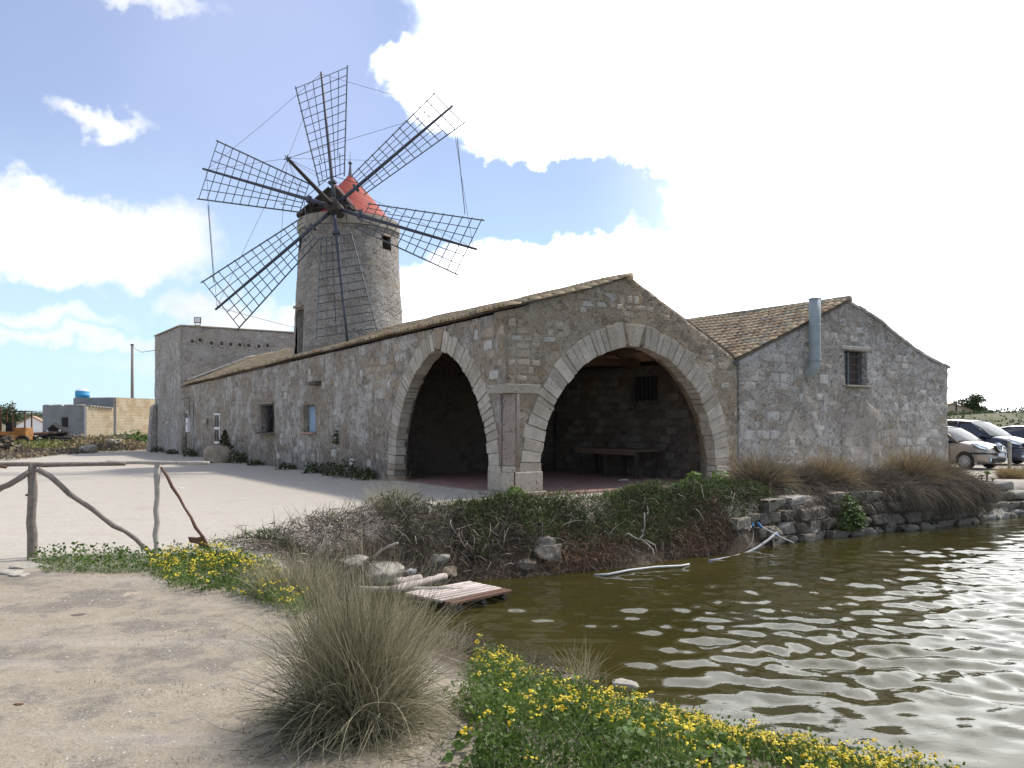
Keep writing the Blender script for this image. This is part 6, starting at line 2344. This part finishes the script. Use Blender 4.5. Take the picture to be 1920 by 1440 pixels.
# far trees
def tree(label, px, Y_, z0, h, w_, n, seed, flat=.55, cat='tree', name='tree'):
    x = (px - 960) / F * Y_
    th = thing(name, label, cat, (x, Y_, z0))
    MB().tube([(0, 0, -.5), (.1, 0, h * .35), (0.05, 0, h * .7)], [h * .045, h * .035, h * .015], 7).build('trunk', M['darkwood'], th)
    for k in range(4):
        a = k * 1.6 + seed
        MB().tube([(.08, 0, h * .3), (math.cos(a) * w_ * .22, math.sin(a) * w_ * .2, h * .62)], [h * .02, h * .008], 5).build('limb', M['darkwood'], th)
    rs = np.random.default_rng(seed)
    nc_ = 34
    cc = rs.normal(size=(nc_, 3))
    cc /= np.linalg.norm(cc, axis=1, keepdims=True)
    cc *= (rs.random(nc_) ** .4)[:, None]
    cc[:, 2] = np.where(cc[:, 2] < 0, cc[:, 2] * .45, cc[:, 2])
    cc = cc * np.array([w_ * .40, w_ * .40, h * flat * .55]) + np.array([0, 0, h * (1 - flat * .62)])
    k = rs.integers(0, len(cc), n)
    d = rs.normal(size=(n, 3))
    d /= np.linalg.norm(d, axis=1, keepdims=True)
    pos = cc[k] + d * (rs.random(n) ** .4)[:, None] * np.array([w_ * .19, w_ * .19, h * .15])
    v, f, m_ = leaves(pos, h * .055, .6, .4)
    np_mesh('crown', v, f, M['farleaf'], th, np.repeat(np.clip(rs.normal(.5, .25, n), 0, 1), m_))
    return th


tree('broad umbrella pine beside the far-off farmhouse', 1826, 120, 1.5, 4.4, 5.4, 6500, 5, .75)
tree('dark tree behind the yellow loader at the edge of the view', 12, 105, 0, 4.2, 3.4, 2600, 8, .7)
tree('small dark bush tree between the loader and the shed', 46, 150, 1, 3.0, 4.6, 1500, 9, .8)
tree('low dark bush tree on the hill rim beyond the third car', 1905, 112, 1.9, 1.6, 5.5, 2600, 12, .9)
tree('small dark tree on the skyline to the hut', 66, 170, 2, 2.6, 5.0, 1300, 13, .8)
far_n = 52000
q = np.c_[V2.uniform(36, 150, far_n), V2.uniform(62, 150, far_n)]
hx = (q[:, 0] - 32) / 128
env = np.clip(np.minimum(hx, 1 - hx) * 8, 0, 1) * np.clip(np.minimum((q[:, 1] - 62) / 138, 1 - (q[:, 1] - 62) / 138) * 5, 0, 1)
env = env * env * (3 - 2 * env)
zz_ = -0.3 + env * (0.3 + 2.3 * (1 + .5 * fbm(q / 30, 4, 3)))
ms = vnoise(q * .12, 5) + .5
ok = V2.random(far_n) < np.clip((ms - .28) * 3, .06, 1)
q, zz_ = q[ok], zz_[ok]
v, f, m_ = leaves(np.c_[q, zz_ + V2.random(len(q)) * .55 - .1], V2.uniform(.15, .38, len(q)), .8, .4)
o = np_mesh('hillside_scrub', v, f, M['farleaf'], None, np.repeat(np.clip(V2.normal(.55, .25, len(q)), 0, 1), m_))
tag(o, 'dull green scrub covering the hillside beyond the cars', 'scrub', kind='stuff')
for k in range(7):
    x = 40 + k * 3.3
    y = 74 + (k % 3) * 7
    zq = -0.3 + 1.0
    rock('rock', ('long pale field stone on the slope beyond the cars', 'low pale field stone above the third car', 'pale stone in the slope scrub by the bollard', 'bleached stone high on the slope', 'wide pale stone under the umbrella pine',
                  'small bleached stone on the far slope', 'last pale stone on the slope rim')[k], (x, y, 1.2 + .25 * (k % 3)), (2.2, 1.0, .7), 60 + k, 'rock')

# ================================================================== CARS


def car_paint(name, col, metal=0.5, rough=0.25):
    m, t = material(name)
    P = t.n('NewGeometry').outputs['Position']
    n1 = t.noise(P, 3.0, 4)
    r = t.m('ADD', rough - .05, t.m('MULTIPLY', n1, .18))
    finish(t, col, r, None, metal=metal, spec=0.5, **{'Coat Weight': 0.8, 'Coat Roughness': 0.06})
    return m


M['beigepaint'] = car_paint('beige_silver_paint', (0.33, 0.29, 0.255), .55, .3)
M['bluepaint'] = car_paint('dark_blue_paint', (0.014, 0.016, 0.045), .2, .25)
M['navypaint'] = car_paint('navy_paint', (0.025, 0.028, 0.06), .3, .25)
M['tyre'] = simple('tyre_rubber', (0.022, 0.022, 0.023), 0.85, var=.2)
M['rim'] = simple('wheel_trim', (0.50, 0.50, 0.51), 0.4, metal=.4, var=.1)
M['black'] = simple('black_plastic', (0.018, 0.018, 0.02), 0.5, var=.1)
M['lamp'] = simple('headlamp_glass', (0.42, 0.48, 0.52), 0.08, metal=.3, var=.1, bump=0, spec=.8)
M['chrome'] = simple('chrome', (0.62, 0.62, 0.63), 0.2, metal=.9, var=.05, bump=0)
M['plate'] = simple('number_plate_white', (0.70, 0.74, 0.78), 0.4, var=.05, bump=0)
M['plateblue'] = simple('number_plate_blue', (0.02, 0.08, 0.40), 0.4, var=.05, bump=0)
mg, tg = material('car_glass')
finish(tg, (0.02, 0.024, 0.028), 0.03, spec=1.0)
M['carglass'] = mg


def make_car(name, label, locv, heading, L_, Wd, H_, paint, hood_z, belt_z, nose_z, ws_base, roof_f, roof_r, tail, wheelr, wb_f, wb_r, grille='shield'):
    """forward +x, left +y; x=0 at the front bumper, going negative to the tail"""
    car = thing(name, label, 'car', locv, heading)
    hw = Wd / 2
    # body: loft of cross sections from nose to tail
    st = [(0.0, .60, .32, .36, nose_z - .16), (-.05, .76, .24, .30, nose_z - .06), (-.16, .87, .20, .26, nose_z), (-.40, .955, .18, .24, nose_z + (hood_z - nose_z) * .42), (-.75, .99, .18, .24, nose_z + (hood_z - nose_z) * .78),
          (ws_base, 1.0, .18, .24, hood_z), (ws_base - .5, 1.0, .18, .24, belt_z + .01), (-L_ * .6, 1.0, .18, .24, belt_z + .03), (-L_ * .8, .99, .19, .25, belt_z + .05), (-L_ + .25, .95, .2, .28, belt_z + .05), (-L_ + .04, .86, .26, .34, belt_z), (-L_, .70, .34, .4, belt_z - .15)]
    vs, ns = [], 9
    for x, wf, zb, zs, zt in st:
        w_ = hw * wf
        half = [(0, zb), (w_ * .86, zb), (w_ * .97, zs + .05), (w_, zs + (zt - zs) * .45), (w_ * .985, zs + (zt - zs) * .70), (w_ * .93, zt - (zt - zs) * .10), (w_ * .80, zt - .012), (w_ * .42, zt + .018), (0, zt + .025)]
        for y, z in half:
            vs.append((x, -y, z))
        for y, z in half[-2:0:-1]:
            vs.append((x, y, z))
    m_ = 2 * ns - 2
    fs = []
    for i in range(len(st) - 1):
        for k in range(m_):
            k2 = (k + 1) % m_
            fs.append((i * m_ + k, i * m_ + k2, (i + 1) * m_ + k2, (i + 1) * m_ + k))
    fs.append(tuple(range(m_))[::-1])
    fs.append(tuple((len(st) - 1) * m_ + k for k in range(m_)))
    body = MB().add(vs, fs).build('body', paint, car, smooth=True)
    body.modifiers.new('sub', 'SUBSURF').levels = 2
    body.modifiers['sub'].render_levels = 2
    # cabin
    wb, wt = hw * .93, hw * .74
    wsx = ws_base + .06

    def cab(x, f, zt):        # f: 0 belt .. 1 roof
        return x

    belt = [(wsx, belt_z - .02), (-L_ + .10, belt_z + .03)]
    roof_pts = [(roof_f, H_ - .07), ((roof_f * .65 + roof_r * .35), H_ - .005), ((roof_f * .3 + roof_r * .7), H_ - .01), (roof_r, H_ - .09)]
    # windscreen
    n = 6

    def across(x, z, half, bow, bz=0.0):
        return [(x + bow * (1 - (2 * k / n - 1) ** 2), half * (2 * k / n - 1), z + bz * (1 - (2 * k / n - 1) ** 2)) for k in range(n + 1)]
    a = across(wsx - .10, hood_z + .005, wb * .93, .16)
    am = across((wsx + roof_f) / 2 - .03, (hood_z + H_ - .07) / 2 + .03, (wb * .93 + wt * .95) / 2, .12)
    b = across(roof_f, H_ - .07, wt * .95, .07, .03)
    ws = MB().add(a + am + b, [(k, k + 1, n + 2 + k, n + 1 + k) for k in range(n)] + [(n + 1 + k, n + 2 + k, 2 * n + 3 + k, 2 * n + 2 + k) for k in range(n)])
    wso = ws.build('windscreen', M['carglass'], car, smooth=True)
    # roof
    rv, rf_ = [], []
    for i, (x, z) in enumerate(roof_pts):
        rv += across(x + (.02 if i == 0 else 0), z, wt * (.98 if 0 < i < 3 else .95), .07 if i == 0 else (-.05 if i == 3 else 0), .035)
    for i in range(len(roof_pts) - 1):
        for k in range(n):
            rf_.append((i * (n + 1) + k, i * (n + 1) + k + 1, (i + 1) * (n + 1) + k + 1, (i + 1) * (n + 1) + k))
    ro = MB().add(rv, rf_).build('roof', paint, car, smooth=True)
    # rear window
    c = across(-L_ + .10, belt_z + .03, wb * .88, -.06)
    d = across(roof_r, H_ - .09, wt * .93, -.05, .03)
    MB().add(c + d, [(k, n + 1 + k, n + 2 + k, k + 1) for k in range(n)]).build('rear_window', M['carglass'], car, smooth=True)
    # sides
    for s in (-1, 1):
        q_ = [(wsx - .08, s * wb, belt_z - .02), (-L_ + .12, s * wb * .94, belt_z + .02), (roof_r, s * wt * .96, H_ - .10), ((roof_f + roof_r) / 2, s * wt * .99, H_ - .04), (roof_f, s * wt * .97, H_ - .09)]
        MB().add(q_, [(0, 1, 2, 3, 4)]).build('side_window', M['carglass'], car)
        for p0, p1, r in ((q_[0], q_[4], .035), (q_[1], q_[2], .06), ((-L_ * .52, s * (wb + .0), belt_z), (-L_ * .53, s * wt * 1.0, H_ - .05), .04), (q_[4], q_[3], .03), (q_[3], q_[2], .03)):
            MB().tube([p0, p1], r, 6).build('pillar', paint, car, smooth=True)
        # mirror, door seam, handle
        MB().tube([(wsx - .42, s * (wb + .05), belt_z + .03), (wsx - .40, s * (wb + .20), belt_z + .06)], [.06, .085], 8).build('mirror', paint, car, smooth=True)
        MB().tube([(ws_base - .28, s * (hw * 1.003), .30), (ws_base - .30, s * (hw * 1.006), .62), (ws_base - .32, s * hw * .955, belt_z - .05)], .008, 4).build('door_seam', M['black'], car)
        MB().tube([(-L_ * .56, s * (hw * 1.0), .30), (-L_ * .565, s * hw * 1.006, .62), (-L_ * .57, s * hw * .955, belt_z)], .008, 4).build('door_seam', M['black'], car)
        MB().box((-L_ * .50, s * hw * .985, belt_z - .13), (.18, .04, .03)).build('door_handle', M['black'], car)
        MB().box((-L_ * .5, s * hw * .96, .22), (L_ * .52, .05, .09)).build('sill', M['black'], car)
        # headlight
        hl = [(-.10, s * hw * .62, nose_z - .02), (-.06, s * hw * .70, nose_z - .12), (-.22, s * hw * .93, nose_z - .06), (-.52, s * hw * .965, nose_z + .11), (-.42, s * hw * .86, nose_z + .12)]
        hx_ = [(x + .035, y * 1.03 + s * .012, z + .015) for x, y, z in hl]
        MB().prism(hx_, (-.10, -s * .05, -.02)).build('headlight', M['lamp'], car, bevel=.015)
        MB().tube([(-.04, s * hw * .60, .36), (.005, s * hw * .60, .365)], .055, 10).build('fog_light', M['lamp'], car)
        for wx_ in (wb_f, wb_r):
            MB().lathe([(wheelr + .02, -.02), (wheelr + .075, 0), (wheelr + .02, .03)], (0, 0, 0), 24, -.25, PI + .25).build('wheel_arch', paint, car, smooth=True)
            arch = car_last = bpy.data.objects[-1] if False else None
    # wheel arches: placed rings
    for o in [c_ for c_ in car.children if c_.name.startswith('wheel_arch')]:
        bpy.data.objects.remove(o)
    for s in (-1, 1):
        for wx_ in (wb_f, wb_r):
            yy = s * (hw - .015)
            n_ = 20
            for r_in, r_out, nm, mt, dy in ((0, wheelr + .055, 'wheel_well', M['black'], .010), (wheelr + .045, wheelr + .085, 'wheel_arch', paint, .022)):
                v_, f_ = [], []
                for i in range(n_ + 1):
                    a_ = -.28 + (PI + .56) * i / n_
                    for r in (r_in, r_out):
                        for e in (0, 1):
                            v_.append((wx_ + r * math.cos(a_), yy + s * (dy if e else -.10), wheelr + r * math.sin(a_)))
                for i in range(n_):
                    b_ = i * 4
                    f_ += [(b_ + 1, b_ + 3, b_ + 7, b_ + 5), (b_ + 2, b_ + 3, b_ + 7, b_ + 6), (b_, b_ + 1, b_ + 5, b_ + 4)]
                MB().add(v_, f_).build(nm, mt, car)
            prof = [(wheelr * .60, -.10), (wheelr * .93, -.10), (wheelr, -.06), (wheelr, .06), (wheelr * .93, .095), (wheelr * .66, .10), (wheelr * .60, .085)]
            ty = MB().lathe(prof, (0, 0, 0), 28).build('wheel', M['tyre'], car, smooth=True)
            ty.location = (wx_, yy - s * .075, wheelr)
            ty.rotation_euler = (-s * PI / 2, 0, 0)
            MB().lathe([(0, .075), (wheelr * .16, .085), (wheelr * .18, .07), (wheelr * .56, .055), (wheelr * .63, .09), (wheelr * .66, .10)], (0, 0, 0), 28).build('rim', M['black'], ty, smooth=True)
            for k in range(12):
                a_ = 2 * PI * k / 12
                MB().box((math.cos(a_) * wheelr * .39, math.sin(a_) * wheelr * .39, .085), (wheelr * .46, wheelr * .12, .03), a_).build('spoke', M['rim'], ty)
            MB().lathe([(0, .105), (wheelr * .15, .10), (wheelr * .17, .08)], (0, 0, 0), 14).build('hubcap', M['rim'], ty, smooth=True)
            MB().lathe([(wheelr * .60, .092), (wheelr * .64, .106), (wheelr * .665, .10)], (0, 0, 0), 28).build('rim_ring', M['rim'], ty, smooth=True)
    # front details
    if grille == 'shield':
        gz_ = nose_z - .045
        gp = [(-.0, -.19, gz_ + .10), (-.0, .19, gz_ + .10), (.045, .14, gz_ - .05), (.06, 0, gz_ - .125), (.045, -.14, gz_ - .05)]
        go_ = MB().prism(gp, (-.1, 0, -.02)).build('grille', M['black'], car)
        lo_ = [Vector(p) + Vector((.012, 0, 0)) for p in gp]
        MB().tube(lo_ + [lo_[0]], .018, 6, cap=False).build('grille_frame', M['chrome'], go_, smooth=True)
        MB().tube([Vector((.018, 0, gz_ + .10)), Vector((.075, 0, gz_ - .12))], .018, 6).build('grille_bar', M['chrome'], go_)
        for k in range(6):
            y = -.15 + .06 * k
            if abs(y) > .01:
                MB().tube([(.014, y, gz_ + .09), (.055, y * .8, gz_ - .05)], .006, 4).build('grille_slat', M['rim'], go_)
    else:
        MB().prism([(.02, -.45, nose_z - .05), (.02, .45, nose_z - .05), (.05, .42, nose_z - .16), (.05, -.42, nose_z - .16)], (-.1, 0, 0)).build('grille', M['black'], car)
        MB().box((.045, 0, nose_z - .10), (.02, .86, .02)).build('grille_bar', M['chrome'], car)
    zb_ = nose_z - .22
    MB().tube([(-.55, -hw * 1.0, zb_), (-.20, -hw * .93, zb_), (-.03, -hw * .70, zb_), (.045, -.3, zb_), (.055, 0, zb_), (.045, .3, zb_), (-.03, hw * .70, zb_), (-.20, hw * .93, zb_), (-.55, hw * 1.0, zb_)], .035, 6).build('bumper_strip', M['black'], car, smooth=True)
    MB().prism([(.035, -.42, .40), (.035, .42, .40), (.02, .36, .25), (.02, -.36, .25)], (-.1, 0, 0)).build('air_intake', M['black'], car)
    po = MB().box((.085, 0.02, zb_ - .05), (.012, .50, .11)).build('number_plate', M['plate'], car)
    for s in (-1, 1):
        MB().box((.0905, .02 + s * .228, zb_ - .05), (.005, .044, .108)).build('plate_band', M['plateblue'], po)
    for y0, y1 in ((-.55, .0), (.02, .55)):
        MB().tube([(wsx - .06, y0, hood_z + .03), (wsx - .10, (y0 + y1) / 2, hood_z + .06), (wsx - .06, y1, hood_z + .04)], .012, 5).build('wiper', M['black'], car)
    return car


def place_car(wheel_px, Y_, heading, wb_f, Wd, **kw):
    """puts the right front wheel's contact at a pixel"""
    c = Vector(((wheel_px - 960) / F * Y_, Y_, 0))
    off = Vector((wb_f, -Wd / 2 + .1, 0))
    off.rotate(Matrix.Rotation(heading, 3, 'Z'))
    return make_car(locv=c - off, heading=heading, Wd=Wd, wb_f=wb_f, **kw)


place_car(1812, 29.2, math.radians(-58), -.72, 1.70, name='hatchback', label='small beige-silver hatchback with a shield-shaped grille parked by the house corner', L_=3.78, H_=1.53, paint=M['beigepaint'],
          hood_z=1.00, belt_z=.98, nose_z=.80, ws_base=-.98, roof_f=-1.72, roof_r=-3.30, tail=0, wheelr=.30, wb_r=-3.10)
place_car(1866, 32.4, math.radians(-58), -.90, 1.80, name='minivan', label='dark blue minivan parked behind the silver hatchback', L_=4.6, H_=1.76, paint=M['bluepaint'],
          hood_z=1.14, belt_z=1.08, nose_z=.90, ws_base=-1.05, roof_f=-1.95, roof_r=-4.2, tail=0, wheelr=.33, wb_r=-3.75, grille='bar')
place_car(1992, 36.5, math.radians(-40), -.85, 1.75, name='sedan', label='navy car at the picture edge behind the minivan', L_=4.3, H_=1.50, paint=M['navypaint'],
          hood_z=.96, belt_z=.95, nose_z=.78, ws_base=-1.15, roof_f=-1.95, roof_r=-3.3, tail=0, wheelr=.31, wb_r=-3.45, grille='bar')
q = gnd(1893, 881, 0)
bo = thing('bollard', 'plain pale concrete post in front of the parked minivan', 'post', (q.x, q.y, 0))
MB().tube([(0, 0, -.2), (0, 0, .5), (0, 0, .98)], [.062, .06, .056], 12).build('shaft', M['pier'], bo, smooth=True)
MB().lathe([(.058, .97), (.05, 1.0), (0, 1.015)], (0, 0, 0), 12).build('cap', M['pier'], bo, smooth=True)
